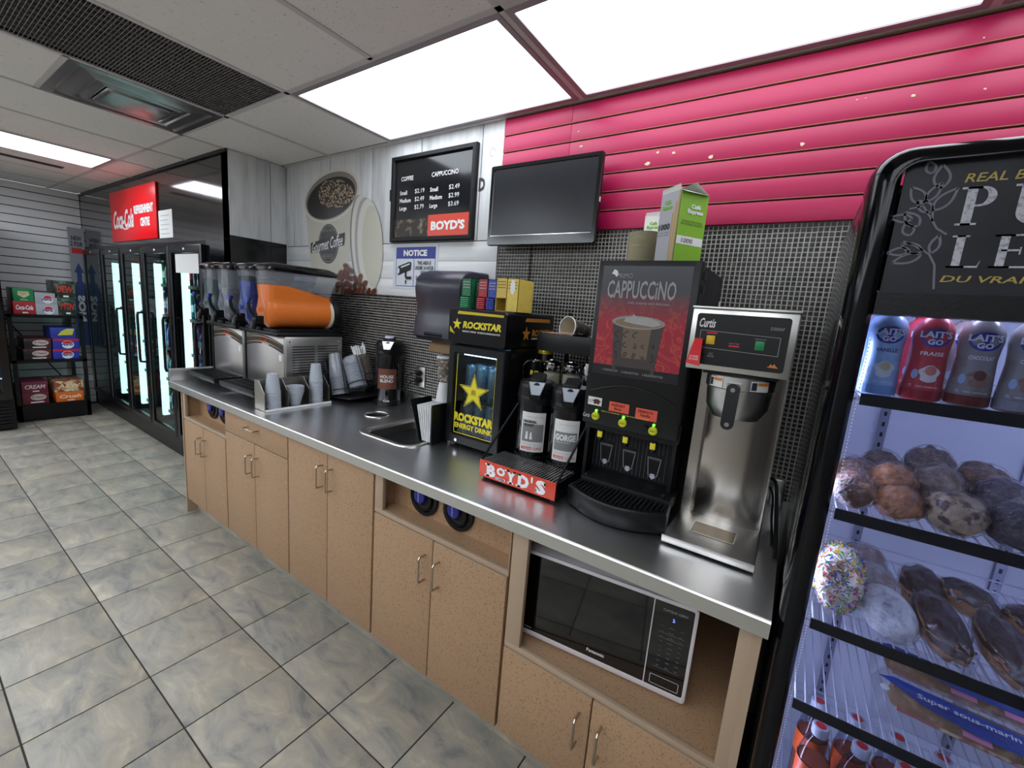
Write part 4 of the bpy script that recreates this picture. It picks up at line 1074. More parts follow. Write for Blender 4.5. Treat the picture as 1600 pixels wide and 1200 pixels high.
obj('mug_body', G().lathe([(.028, 0), (.032, .004), (.032, .098), (.033, .102), (.030, .101)], (-.022, -.262, 1.2065), 22), m_dark, pc)
text('RO', (-.018, .018, .045 + 1.2065, .065 + 1.2065), CY(-.022, -.262, .0322, math.radians(-65)), m_yel, pc, bold=.04)
obj('chrome_rim', G().tube([(-.022 + .033 * math.cos(q), -.262 + .033 * math.sin(q), 1.309) for q in [2 * PI * k / 20 for k in range(20)]], .0022, 6, True), m_chrome, pc)
obj('wire_handle', G().tube([(-.05, -.28, 1.309), (-.064, -.292, 1.29), (-.064, -.292, 1.23), (-.05, -.28, 1.215)], .0025, 6), m_chrome, pc)
rt = thing('hanging_tag', 'orange-red card hanging from a black hook above the tipped cup', 'tag', (.215, -.06, 1.5))
obj('card', G().box(.188, .24, -.062, -.060, 1.455, 1.525), m_orange, rt)
obj('hook', G().tube([(.2, -.0612, 1.52), (.2, -.07, 1.545), (.206, -.07, 1.55)], .002, 6), m_wire, rt)
obj('black_backing', G().box(.165, .25, -.0595, -.0575, 1.45, 1.535), m_blk2, rt)

# ================================================================ CAPPUCCINO MACHINE
cm = thing('cappuccino_machine', 'tall black cappuccino machine with a red and grey poster door and three spouts', 'coffee machine', (.457, -.3, .89))
ax0, ax1, ay = .303, .620, -.47
obj('cabinet', G().box(ax0 + .004, ax1 - .004, ay + .05, -.05, 1.135, 1.685).box(ax0 + .012, ax1 - .012, -.36, -.06, .9, 1.135), m_blk2, cm, bev=.004)
def arcx(n, x0, x1, y, bulge): return [(x0 + (x1 - x0) * k / n, y - bulge * math.sin(PI * k / n) ** .8 if 0 < k < n else y) for k in range(n + 1)]
def curved(x0, x1, y, yb, bulge, z0, z1, n=12):
    f = arcx(n, x0, x1, y, bulge); sec = f + [(x1, yb), (x0, yb)]
    return G().loops([[(a, b, z_) for a, b in sec] for z_ in (z0, z1)])
dr = obj('door', curved(ax0, ax1, ay + .004, ay + .05, .004, 1.150, 1.692), m_blk, cm, bev=.004)
def mpc(u, v, d=0):
    s = (u - ax0) / (ax1 - ax0); s = min(max(s, 0), 1)
    return (u, ay + .004 - .004 * math.sin(PI * s) ** .8 - d, v)
pa, pb = ax0 + .018, ax1 - .022
def mat_poster():
    t = M('poster_print', '#46484e', .22, coat=.4)
    nt = t.node_tree; N, L = nt.nodes, nt.links; b = N['Principled BSDF']
    ge = N.new('ShaderNodeNewGeometry'); sp = N.new('ShaderNodeSeparateXYZ'); L.new(ge.outputs['Position'], sp.inputs[0])
    n = N.new('ShaderNodeTexNoise'); n.inputs['Scale'].default_value = 14; n.inputs['Detail'].default_value = 2; n.inputs['Distortion'].default_value = 3.5
    L.new(ge.outputs['Position'], n.inputs['Vector'])
    cr = N.new('ShaderNodeValToRGB'); e = cr.color_ramp.elements
    e[0].position = .5; e[0].color = lin('#9c2436'); e[1].position = .56; e[1].color = lin('#b8493c'); k = e.new(.62); k.color = lin('#9c2436')
    L.new(n.outputs['Fac'], cr.inputs[0])
    mr = N.new('ShaderNodeMapRange'); mr.inputs['From Min'].default_value = 1.50; mr.inputs['From Max'].default_value = 1.60
    L.new(sp.outputs[2], mr.inputs['Value'])
    mx = N.new('ShaderNodeMix'); mx.data_type = 'RGBA'; mx.inputs[7].default_value = lin('#44464c')
    L.new(mr.outputs[0], mx.inputs[0]); L.new(cr.outputs[0], mx.inputs[6]); L.new(mx.outputs[2], b.inputs['Base Color'])
    return t
po = obj('poster', G().patch(pa, pb, 1.325, 1.675, mpc, 14, .001), mat_poster(), dr, label='red and grey poster of a steaming cup')
obj('poster_foot', G().patch(pa, pb, 1.325, 1.358, mpc, 14, .0018), M('poster_dark', '#1a1a1e', .3), po)
text('PRIMO', (pa + .05, pa + .1, 1.637, 1.652), mpc, m_txg, po, d=.003)
obj('paper_scrap', G().flat([(pa + .03, 1.65), (pa + .038, 1.664), (pa + .048, 1.66), (pa + .054, 1.648), (pa + .046, 1.641), (pa + .04, 1.648)], mpc, .0022), m_txw, po, smooth=0)
text('CAPPUCCiNO', (pa + .022, pb - .04, 1.574, 1.630), mpc, m_txg, po, d=.003, bold=.015)
text('rich, creamy and delicious.', (pa + .095, pb - .052, 1.556, 1.567), mpc, m_txg, po, d=.002)
cu = (pa + pb) / 2 - .004
cupm = M('cup_print_grey', '#6f6863', .5)
obj('cup_print', G().flat([(cu - .08, 1.50)] + [(cu - .08 + .16 * k / 10, 1.50 - .012 * math.sin(PI * k / 10)) for k in range(1, 10)] + [(cu + .08, 1.50), (cu + .068, 1.345), (cu - .066, 1.345)], mpc, .002), M('cup_print_brown', '#3f3735', .4), po, smooth=0)
obj('cup_sleeve_print', G().flat([(cu - .045, 1.488), (cu + .045, 1.485), (cu + .040, 1.388), (cu - .040, 1.388)], mpc, .0024), M('cup_sleeve_print', '#6b5b4a', .4), po, smooth=0)
g = G()
random.seed(5)
for k in range(13):
    c0, c1 = cu - .06 + (k % 5) * .029, 1.395 + (k // 5) * .034; r = random.uniform(.006, .011); a0 = random.uniform(0, 6)
    pts = [(c0 + r * (.6 + .5 * math.sin(2 * q + a0)) * math.cos(q), c1 + r * math.sin(q)) for q in [a0 + 4.2 * j / 12 for j in range(13)]]
    for p, q in zip(pts, pts[1:]):
        dx, dy = q[0] - p[0], q[1] - p[1]; l_ = math.hypot(dx, dy) or 1; nx, ny_ = -dy / l_ * .0014, dx / l_ * .0014
        g.add([mpc(p[0] + nx, p[1] + ny_, .0028), mpc(p[0] - nx, p[1] - ny_, .0028), mpc(q[0] - nx, q[1] - ny_, .0028), mpc(q[0] + nx, q[1] + ny_, .0028)], [(0, 1, 2, 3)])
obj('swirl_print', g, m_txk, po, smooth=0)
obj('cup_rim_print', G().flat(circ(cu, 1.502, .084, .021, 30), mpc, .003), M('foam_print', '#8d8a87', .4), po, smooth=0)
obj('coffee_print', G().flat([(cu + .074 * math.cos(q), 1.5 + .015 * math.sin(q)) for q in [2 * PI * k / 30 for k in range(30)]], mpc, .0034), M('coffee_foam_print', '#7e6a55', .4), po, smooth=0)
obj('foam_print', G().flat([(cu - .045, 1.503), (cu - .04, 1.515), (cu - .02, 1.520), (cu - .016, 1.528), (cu - .006, 1.520), (cu + .03, 1.519), (cu + .06, 1.511), (cu + .073, 1.500), (cu + .05, 1.492), (cu - .01, 1.497)], mpc, .0038), M('foam_print_light', '#a3a09e', .4), po, smooth=0)
text('1. POSITION CUP      2. HOLD BUTTON      3. RELEASE BUTTON', (pa + .035, pb - .045, 1.338, 1.345), mpc, m_txg, po, d=.0024)
g = G(); pts = arcx(14, ax0 + .02, ax1 - .02, 0, 0)
obj('arch_moulding', G().tube([mpc(ax0 + .02 + (ax1 - ax0 - .04) * k / 14, 1.262 + .035 * math.sin(PI * k / 14), .002) for k in range(15)], .003, 6), m_blk, dr)
for z_ in (1.60, 1.64): obj('hinge', G().box(ax1 - .001, ax1 + .006, ay + .03, ay + .05, z_, z_ + .025), m_blk, cm)
obj('latch', G().box(ax1 - .004, ax1 + .004, ay + .02, ay + .035, 1.14, 1.2), m_blk, cm)
for k, (u, c_, wd_) in enumerate(((.318, 'white', 'HOT'), (.395, 'o', 'HAZELNUT\nMocha'), (.485, 'o', 'FRENCH\nVanilla'))):
    z_ = 1.228 - .004 * k
    lb = obj('flavour_label', G().patch(u, u + (.05 if k == 0 else .068), z_ - .013 - .004 * k, z_ + .015, mpc, 3, .002), m_paper if k == 0 else M('flavour_orange', '#d9573f', .5), dr, label='white flavour label' if k == 0 else 'orange flavour label')
    if k == 0:
        text('HOT', (u + .004, u + .02, z_ - .004, z_ + .006), mpc, m_txk, lb, d=.003)
        obj('brown_splash', G().flat([(u + .032 + .013 * (1 + .2 * math.sin(5 * q)) * math.cos(q), z_ + .001 + .009 * (1 + .25 * math.cos(6 * q)) * math.sin(q)) for q in [2 * PI * j / 24 for j in range(24)]], mpc, .003), M('cocoa_brown', '#4a1f1a', .5), lb, smooth=0)
    else:
        text(wd_, (u + .008, u + .055, z_ - .011, z_ + .01), mpc, M('wine_lettering', '#5c1a1c', .5), lb, d=.003, bold=.02)
for u, z_ in ((.352, 1.179), (.448, 1.175), (.547, 1.170)):
    bt = obj('dispense_button', G().lathe([(.014, 0), (.014, -.006), (.011, -.009), (.001, -.009)], (u, mpc(u, z_)[1], z_), 20, 'y', c0=False), M('lime_button', '#c9c927', .35), cm)
    obj('green_lamp', G().cyl((u, mpc(u, z_)[1], z_ + .019), (u, mpc(u, z_)[1] - .004, z_ + .019), .004, n=12), M('green_lamp', '#58ff30', .5, emit=('#58ff30', 2.0)), bt)
    text('PUSH', (u - .008, u + .008, z_ - .003, z_ + .003), lambda a, b, d: (a, mpc(u, z_)[1] - .009 - d, b), m_txk, bt)
obj('rinse_knob', G().cyl((.520, mpc(.52, 1)[1], 1.172), (.520, mpc(.52, 1)[1] - .007, 1.172), .010, n=16), m_blk2, cm)
text('Curtis', (.305, .33, 1.170, 1.184), mpc, m_txw, dr, shear=.3, d=.002)
text('PRESS TO DISPENSE - PRESSER POUR DISTRIBUER', (.37, .53, 1.199, 1.2025), mpc, m_yel, dr, d=.002)
obj('lower_hood', curved(ax0 + .002, ax1 - .002, ay + .03, -.355, .003, 1.128, 1.151), m_blk, cm)
# alcove
ac = obj('splash_back', G().box(ax0 + .012, ax1 - .012, -.372, -.36, .955, 1.135), m_blk2, cm)
obj('side_cheek', G().box(ax0 + .004, ax0 + .016, ay + .04, -.36, .9, 1.135), m_blk, cm); obj('side_cheek', G().box(ax1 - .016, ax1 - .004, ay + .04, -.36, .9, 1.135), m_blk, cm)
g = G()
for k in range(20): g.box(.322 + k * .0135, .3226 + k * .0135, -.3735, -.372, .975, 1.13)
obj('pin_stripes', g, M('stripe_grey', '#7c7c82', .5), ac, smooth=0)
def outline(pts, w, mp, d):
    g = G(); n = len(pts)
    for k in range(n):
        p, q = pts[k], pts[(k + 1) % n]; dx, dy = q[0] - p[0], q[1] - p[1]; l_ = math.hypot(dx, dy); nx, ny_ = -dy / l_ * w / 2, dx / l_ * w / 2
        g.add([mp(p[0] + nx, p[1] + ny_, d), mp(p[0] - nx, p[1] - ny_, d), mp(q[0] - nx, q[1] - ny_, d), mp(q[0] + nx, q[1] + ny_, d)], [(0, 1, 2, 3)])
    return g
mpa = FY(-.372)
for k, u in enumerate((.368, .453, .541)):
    z_ = 1.062 - .004 * k
    obj('blank_panel', G().patch(u - .025, u + .025, z_ - .062, z_ + .014, mpa, 1, .0018), m_blk2, ac, smooth=0)
    obj('cup_outline', outline([(u - .022, z_), (u + .022, z_), (u + .015, z_ - .062), (u - .015, z_ - .062)], .002, mpa, .003), m_txg, ac, smooth=0)
    obj('rim_marks', G().patch(u - .018, u + .018, z_ - .006, z_ - .003, mpa, 1, .003), M('dim_lettering'), ac, smooth=0)
    obj('arrow_print', G().flat([(u - .007, z_ - .056), (u + .007, z_ - .056), (u + .007, z_ - .066), (u + .012, z_ - .066), (u, z_ - .076), (u - .012, z_ - .066), (u - .007, z_ - .066)], mpa, .0034), M('arrow_grey', '#b9bdc6', .5), ac, smooth=0)
for u, z_ in ((.362, 1.118), (.452, 1.118), (.543, 1.118)):
    obj('spout', G().lathe([(.012, 0), (.011, -.03), (.009, -.038), (.001, -.038)], (u + .004, -.44, 1.13), 14), m_blk, cm)
    obj('spout_tip', G().box(u - .005, u + .013, -.452, -.44, 1.103, 1.126), m_yel, cm, bev=.003, label='yellow spout guide')
# bulging drip tray
def tray_loop(d, z_):
    f = [(.325 + d + (.645 - .325 - 2 * d) * k / 14, -.56 + d * .8 - .075 * math.sin(PI * (.06 + .88 * k / 14))) for k in range(15)]
    return [(a, b, z_) for a, b in f + [(.63 - d, -.45), (.335 + d, -.45)]]
tr = obj('drip_tray', G().loops([tray_loop(.006, .892), tray_loop(.0, .90), tray_loop(0, .952), tray_loop(.004, .958), tray_loop(.012, .958), tray_loop(.014, .945)]), m_blk, cm)
obj('tray_deck', G().box(.335, .632, -.50, -.372, .93, .97), m_blk2, cm, bev=.003)
g = G()
for k in range(21):
    x_ = .345 + k * .0139; yf = -.56 + .012 - .07 * math.sin(PI * (.06 + .88 * (k + .7) / 21))
    g.box(x_, x_ + .0035, yf + .006, -.503, .953, .960)
obj('tray_grille', g, M('grille_satin', '#2e2e31', .22, .4), tr, smooth=0)
for x_ in (.36, .61): obj('tray_knob', G().cyl((x_, -.50, .985), (x_, -.515, .985), .006, n=12), m_blk, cm)

# paper coasters / filters stack and stir stick boxes on top
o = None
fl = G().lathe([(.042, .0), (.052, .002), (.058, .007), (.0595, .0075), (.0535, .0035), (.0435, .0012), (.001, .0012)], (0, 0, 0), 40)
fl.v = [(x * (1 + .012 * (1 if i % 2 else -1)), y * (1 + .012 * (1 if i % 2 else -1)), z) for i, (x, y, z) in enumerate(fl.v)]
for k in range(26):
    if o is None:
        o = obj('coffee_filter', fl, M('filter_paper', '#d6d0b4', .8)); o.location = (.372, -.24, 1.693)
        tag(o, 'fluted natural paper coffee filter in the stack on the cappuccino machine', 'coffee filter', 'coffee filters on the cappuccino machine')
    else:
        c_ = dup(o, (.372 + random.uniform(-.001, .001), -.24 + random.uniform(-.001, .001), 1.693 + k * .0046), rz=random.uniform(0, 6))
c_['label'] = 'topmost fluted paper filter of the stack on the cappuccino machine'; del c_['group']
def stirbox(w, dp, h, label, front=True):
    t = thing('stir_stick_box', label, 'box')
    cg = M('carton_grey', '#a3a3a8', .5); lm = M('carton_lime', '#7fb526', .5)
    th = .0015
    bod = G().box(0, w, 0, th, 0, h).box(0, w, dp - th, dp, 0, h * .98).box(0, th, 0, dp, 0, h).box(0, w, 0, dp, 0, th)
    b_ = obj('carton', bod, cg if front else m_paper, t)
    obj('lime_side', G().box(w - th, w + .0005, 0, dp, 0, h), lm, t, label='lime green side')
    obj('top_flap', G().add([(0, 0, h), (w, 0, h), (w * .95, -.004, h + .018), (w * .05, -.004, h + .012)], [(0, 1, 2, 3)]).add([(0, dp, h), (w, dp, h), (w, dp * .5, h + .03), (0, dp * .5, h + .025)], [(3, 2, 1, 0)]).add([(w, 0, h), (w, dp, h), (w + .01, dp * .9, h - .004), (w + .012, .01, h - .006)], [(0, 3, 2, 1)]), m_paper, t, smooth=0)
    mp = FY(0)
    text('Café\nExpress', (w * .12, w * .62, h * .76, h * .90), mp, M('lime_letters', '#6fae2a', .5), b_, bold=.05)
    text('1000', (w * .05, w * .62, h * .50, h * .585), mp, m_txk, b_, bold=.03)
    text('7.5 STIR STICKS', (w * .05, w * .6, h * .455, h * .47), mp, m_txk, b_)
    text('INDIVIDUALLY WRAPPED', (w * .05, w * .6, h * .42, h * .435), mp, m_txk, b_)
    if front:
        for k in range(5):
            u = w * (.74 + .055 * k)
            s = obj('stick_print', G().flat([(u - .0035, .001), (u + .0035, .001), (u + .003 + (k - 2) * .001, h * (.72 + .07 * k)), (u - .0035 + (k - 2) * .001, h * (.72 + .07 * k))], mp, .001 + k * .0004), M('wood_stick_print_' + 'ab'[k % 2], ('#a08a62', '#b59d72')[k % 2], .6), b_, smooth=0)
        mx = FX(w)
        text('Café\nExpress', (dp * .28, dp * .86, h * .70, h * .84), mx, m_txw, b_, bold=.05, d=.002)
        text('WOOD STIR STICKS\nBATONNETS EN BOIS', (dp * .1, dp * .9, h * .56, h * .62), mx, m_txk, b_, d=.002)
        obj('white_band', G().patch(dp * .02, dp * .98, h * .30, h * .41, mx, 1, .0012), m_txw, b_, smooth=0)
        text('1000', (dp * .2, dp * .6, h * .325, h * .385), mx, m_txk, b_, d=.0022)
        mp_ = obj('maple_print', G().flat(star(dp * .5, h * .9, .0, .0, 5), mx), m_txw, b_) if False else None
    return t
b2 = stirbox(.088, .115, .232, 'open grey and lime carton of 1000 stir sticks on the cappuccino machine', True)
b2.location = (.430, -.305, 1.693); b2.rotation_euler[2] = math.radians(-33)
b1 = stirbox(.09, .1, .20, 'white and lime carton of 1000 stir sticks behind the filter stack', False)
b1.location = (.335, -.165, 1.693); b1.rotation_euler[2] = math.radians(4)
w_ = obj('tag_label', G().box(.6215, .6225, -.10, -.07, 1.56, 1.60), m_paper, cm)

# ================================================================ COFFEE BREWER
br = thing('coffee_brewer', 'stainless steel coffee brewer with a black control panel at the right end', 'coffee brewer', (.76, -.35, .89))
bx0, bx1 = .632, .872
obj('head', G().box(bx0 - .008, bx1 + .004, -.525, -.14, 1.388, 1.555), m_steelx, br, bev=.003)
obj('head_cap', G().box(bx0 - .010, bx1 + .006, -.528, -.135, 1.556, 1.562), m_steelx, br, bev=.001)
cpn = obj('control_panel', G().prism(rrect(bx0 + .006, bx1 - .012, 1.403, 1.543, .008), lambda u, v, d: (u, -.5255 - d, v), 0, .002), M('panel_black', '#121216', .3), br)
mpb = FY(-.5278)
text('Curtis', (bx0 + .014, bx0 + .055, 1.505, 1.53), mpb, m_txw, cpn, shear=.3, bold=.02)
text('D500AP', (bx1 - .055, bx1 - .025, 1.51, 1.518), mpb, m_txg, cpn)
obj('outline', outline([(bx0 + .02, 1.497), (bx1 - .03, 1.492), (bx1 - .03, 1.445), (bx0 + .02, 1.45)], .0012, mpb, .0008), m_txg, cpn, smooth=0)
for u, z_, m_, nm in ((bx0 + .048, 1.472, M('yellow_button', '#d9b31e', .4), 'yellow square button'), (bx0 + .167, 1.468, M('green_button', '#12804a', .4), 'green square button')):
    obj('button', G().box(u - .011, u + .011, -.531, -.5275, z_ - .012, z_ + .012), m_, cpn, bev=.0015, label=nm)
obj('red_print', G().patch(bx0 + .036, bx0 + .062, 1.489, 1.493, mpb, 1, .0012).patch(bx0 + .095, bx0 + .12, 1.458, 1.463, mpb, 1, .0012), m_red, cpn, smooth=0)
text('READY TO BREW', (bx0 + .095, bx0 + .12, 1.466, 1.4685), mpb, m_txg, cpn)
text('BREW', (bx0 + .155, bx0 + .18, 1.483, 1.486), mpb, m_txg, cpn)
text('HOT\nWATER', (bx0 + .045, bx0 + .062, 1.425, 1.437), mpb, m_txg, cpn)
obj('orange_emblem', G().flat([(bx1 - .05, 1.415), (bx1 - .024, 1.415), (bx1 - .03, 1.42), (bx1 - .034, 1.426), (bx1 - .038, 1.42), (bx1 - .042, 1.425), (bx1 - .045, 1.418)], mpb), M('orange_print', '#d07a2a', .5), cpn, smooth=0)
obj('hot_water_lever', G().loops([[(bx0 + .01, -.545, 1.472), (bx0 + .03, -.545, 1.472), (bx0 + .03, -.53, 1.474), (bx0 + .01, -.53, 1.474)], [(bx0 + .0, -.572, 1.405), (bx0 + .036, -.572, 1.400), (bx0 + .036, -.565, 1.402), (bx0 + .0, -.565, 1.407)]]).cyl((bx0 + .02, -.528, 1.465), (bx0 + .02, -.545, 1.465), .004, n=8), M('red_plastic', '#c8141c', .3, coat=.4), br, label='red hot water lever')
text('HOT WATER\nEAU CHAUDE', (bx0 + .007, bx0 + .03, 1.415, 1.427), lambda u, v, d: (u, -.546 - .026 * (1.472 - v) / .067 - d, v), m_txw, br)
# column: two flat flanges and a gently hollow front
n = 16; x0_, x1_ = .648, .874
fr_ = [(x0_, -.385), (x0_ + .028, -.385)] + [(x0_ + .03 + (x1_ - x0_ - .034) * k / n, -.375 - .022 * math.sin(PI * k / n)) for k in range(n + 1)]
sec = fr_ + [(x1_, -.375), (x1_, -.15), (x0_, -.15)]
obj('column', G().loops([[(a, b, z_) for a, b in sec] for z_ in (.905, 1.388)]), M('column_steel', '#b5b0aa', .2, 1.0, brushed=(140, 140, 3)), br, smooth=25)
obj('base', G().box(.648, .878, -.61, -.15, .9, .912), m_steelx, br, bev=.002)
obj('base_front', G().box(.646, .880, -.614, -.608, .896, .917), m_steelx, br, bev=.002)
for x_ in (.66, .866):
    for y_ in (-.59, -.18): obj('foot', G().cyl((x_, y_, .8905), (x_, y_, .9), .01, n=10), m_rub, br)
ww = obj('warmer_window', G().box(.706, .818, -.525, -.448, .9125, .9135), M('tray_amber', '#6e5f47', .25, .6), br, label='tarnished recessed tray')
obj('window_frame', outline([(.704, -.527), (.82, -.527), (.82, -.446), (.704, -.446)], .003, FT(.9142), 0), m_steel, br, smooth=0)
# brew basket
bk = obj('brew_basket', G().lathe([(.086, 0), (.088, -.002), (.088, -.035), (.084, -.038), (.080, -.09), (.062, -.122), (.03, -.127), (.001, -.127)], (.760, -.435, 1.378), 36), m_steel, br, smooth=30)
obj('basket_rail', G().box(.668, .852, -.50, -.38, 1.378, 1.388), m_blk, br, bev=.001)
hn = obj('basket_handle', G().prism(rrect(.740, .772, 1.238, 1.362, .0155, 6), lambda u, v, d: (u, -.528 - (1.362 - v) * .12 - d, v), 0, .012), m_blk, bk, label='flat black basket handle')
for z_ in (1.345, 1.252): obj('screw', G().cyl((.756, -.535 - (1.362 - z_) * .12, z_), (.756, -.543 - (1.362 - z_) * .12, z_), .006, n=12), m_chrome, hn)
obj('handle_bracket', G().box(.738, .774, -.53, -.515, 1.34, 1.362), m_chrome, bk)
mpk = CY(.760, -.435, .0885)
for a, b, cc in ((-.078, -.035, 'l'), (.035, .085, 'r')):
    lb = obj('warning_label', G().patch(a, b, 1.345, 1.372, mpk, 6, .001), m_paper, bk)
    obj('orange_print', G().patch(a + (b - a) * .35, b - .002, 1.362, 1.37, mpk, 4, .0018), M('orange_print'), lb)
    obj('dark_print', G().patch(a + .002, a + (b - a) * .3, 1.348, 1.369, mpk, 3, .0018), M('print_navy', '#252838', .5), lb)
# things behind the brewer at the right end
jb = thing('steel_conduit_box', 'small stainless box standing behind the brewer at the right end of the worktop', 'box', (.908, -.04, ZT))
obj('case', G().box(.886, .922, -.06, -.021, ZT + .001, .99), m_steelx, jb, bev=.002)
cord([(.88, -.16, 1.02), (.895, -.15, 1.0), (.905, -.2, .96), (.915, -.3, .91), (.92, -.4, .8945), (.921, -.5, .8945)], 'thick black cord behind the brewer beside the tall merchandiser', .006)
cord([(.88, -.17, .99), (.893, -.17, .96), (.9, -.24, .91), (.908, -.34, .8945), (.91, -.42, .8945)], 'second thinner black cord behind the brewer beside the tall merchandiser', .004)

# ================================================================ WALL: SCREEN, MENU, NOTICE, COFFEE PRINT
tv = thing('flat_screen', 'switched-off black flat screen on the wall left of the pink slats', 'television', (-.17, -.05, 2.0))
tx0, tx1, tz0, tz1, ty = -.455, .112, 1.813, 2.176, -.098
obj('back_shell', G().loops([[(u, y_, v) for u, v in rrect(tx0 + d, tx1 - d, tz0 + d, tz1 - d, .01, 3)] for d, y_ in ((.10, -.035), (.03, -.055), (0, ty + .015), (0, ty + .002))]), m_blk, tv)
bz = obj('bezel', G().loops([[(u, y_, v) for u, v in rrect(a, b, c, d, .008, 3)] for a, b, c, d, y_ in ((tx0, tx1, tz0, tz1, ty + .002), (tx0 + .003, tx1 - .003, tz0 + .003, tz1 - .003, ty - .004), (tx0 + .018, tx1 - .018, tz0 + .045, tz1 - .018, ty - .004), (tx0 + .02, tx1 - .02, tz0 + .047, tz1 - .02, ty))], False, False), m_gloss, tv)
obj('display', G().box(tx0 + .018, tx1 - .018, ty, ty + .002, tz0 + .045, tz1 - .018), M('screen_off', '#1d1f24', .25), tv)
obj('light_line', G().box(tx0 + .02, tx1 - .02, ty - .0055, ty - .004, tz0 + .043, tz0 + .045), m_chrome, bz)
text('INSIGNIA', (-.2, -.155, 1.838, 1.844), FY(ty - .004), m_txg, bz)
obj('wall_bracket', G().box(-.25, -.09, -.035, -.02, 1.93, 2.06), m_blk2, tv)
obj('sticker', G().box(tx1 - .001, tx1 + .0006, ty + .002, ty + .012, 1.98, 2.0), m_paper, tv)
cord([(-.235, -.05, 1.86), (-.25, -.012, 1.80), (-.253, -.009, 1.70), (-.25, -.009, 1.60)], 'thin black cord hanging from the screen over the mosaic', .0025)

mn = thing('menu_board', 'black framed menu board with coffee and cappuccino prices', 'menu board', (-.93, -.02, 2.1))
mx0, mx1, mz0, mz1 = -1.252, -.612, 1.858, 2.334
def mloop(d, y_): return [(u, y_, v) for u, v in ((mx0 + d, mz0 + d), (mx1 - d, mz0 + d), (mx1 - d, mz1 - d), (mx0 + d, mz1 - d))]
obj('frame', G().loops([mloop(0, -.008), mloop(0, -.03), mloop(.006, -.036), mloop(.022, -.036), mloop(.028, -.026), mloop(.028, -.018)], True, False), m_blk2, mn)
pn = obj('panel', G().box(mx0 + .027, mx1 - .027, -.020, -.016, mz0 + .027, mz1 - .027), M('menu_black', '#191a1e', .14, coat=.5), mn)
mpm = FY(-.0205)
text('COFFEE', (-1.175, -1.075, 2.198, 2.222), mpm, m_txw, pn, bold=.015)
text('CAPPUCCINO', (-.93, -.735, 2.198, 2.223), mpm, m_txw, pn, bold=.015)
for r_, (a, b, c) in enumerate((('Small', '$2.19', '$2.49'), ('Medium', '$2.49', '$2.99'), ('Large', '$2.79', '$3.69'))):
    z_ = 2.122 - r_ * .043; w = (.06, .092, .06)[r_]
    for u, pz in ((-1.183, b), (-.938, c)):
        text(a, (u, u + w, z_ - (.006 if a == 'Large' else 0), z_ + .023), mpm, m_txw, pn, bold=.02)
        text(pz, (u + (.125 if u < -1 else .14), u + (.2 if u < -1 else .215), z_ - .001, z_ + .026), mpm, m_txw, pn)
obj('orange_block', G().patch(-.945, mx1 - .028, mz0 + .028, 2.0, mpm), M('boyd_orange'), pn, smooth=0)
obj('beans_photo', G().patch(mx0 + .028, -.945, mz0 + .028, 1.985, mpm), M('photo_brown', '#2d2622', .5, spots=(22, '#857460', .52, .66)), pn, smooth=0)
text("BOYD'S", (-.92, -.672, 1.916, 1.966), mpm, m_txw, pn, bold=.05, d=.002)
obj('coffee_underline', G().patch(-.872, -.84, 1.917, 1.920, mpm, 1, .002), m_txw, pn, smooth=0)
# printed words on the planks half hidden by the board
text('F', (-1.29, -1.262, 2.10, 2.165), FY(-.007), m_txk, wall_back, bold=.05)
text('D', (-.604, -.563, 2.10, 2.165), FY(-.007), M('print_charcoal', '#3c3c3e', .6), wall_back, bold=.05)

nt_ = thing('notice_sign', 'white and blue NOTICE sign with a surveillance camera picture', 'sign', (-1.045, -.01, 1.72))
obj('sheet', G().box(-1.236, -.866, -.0095, -.0075, 1.592, 1.845), M('sign_white', '#ccd0d8', .4), nt_)
mps = FY(-.0096)
obj('blue_band', G().patch(-1.209, -.885, 1.765, 1.829, mps), m_blue, nt_, smooth=0)
text('NOTICE', (-1.145, -.95, 1.779, 1.815), mps, m_txw, nt_, bold=.05, d=.002)
obj('border', outline([(-1.209, 1.829), (-.885, 1.829), (-.885, 1.606), (-1.209, 1.606)], .0035, mps, .001), m_blue, nt_, smooth=0)
obj('divider', G().patch(-1.058, -1.054, 1.606, 1.765, mps, 1, .001), m_blue, nt_, smooth=0)
text('THIS AREA IS\nUNDER 24 HOUR\nVIDEO\nSURVEILLANCE', (-1.045, -.895, 1.645, 1.752), mps, m_txk, nt_, bold=.02, d=.002)
g = G().flat([(-1.185, 1.722), (-1.093, 1.748), (-1.075, 1.742), (-1.08, 1.70), (-1.175, 1.672), (-1.19, 1.683)], mps, .002)
g.flat([(-1.2, 1.705), (-1.185, 1.722), (-1.17, 1.68), (-1.18, 1.666), (-1.195, 1.675)], mps, .0026)
g.flat([(-1.13, 1.69), (-1.115, 1.694), (-1.112, 1.66), (-1.12, 1.65), (-1.13, 1.66)], mps, .002).flat([(-1.125, 1.662), (-1.072, 1.662), (-1.072, 1.645), (-1.12, 1.645)], mps, .003).flat([(-1.125, 1.64), (-1.113, 1.64), (-1.113, 1.618), (-1.125, 1.618)], mps, .003)
obj('camera_picture', g, m_txk, nt_, smooth=0)
obj('lens_print', G().flat(circ(-1.186, 1.694, .011, .018, 16), mps, .0034).flat([(-1.165, 1.718), (-1.09, 1.739), (-1.088, 1.731), (-1.162, 1.71)], mps, .0034), M('sign_white'), nt_, smooth=0)

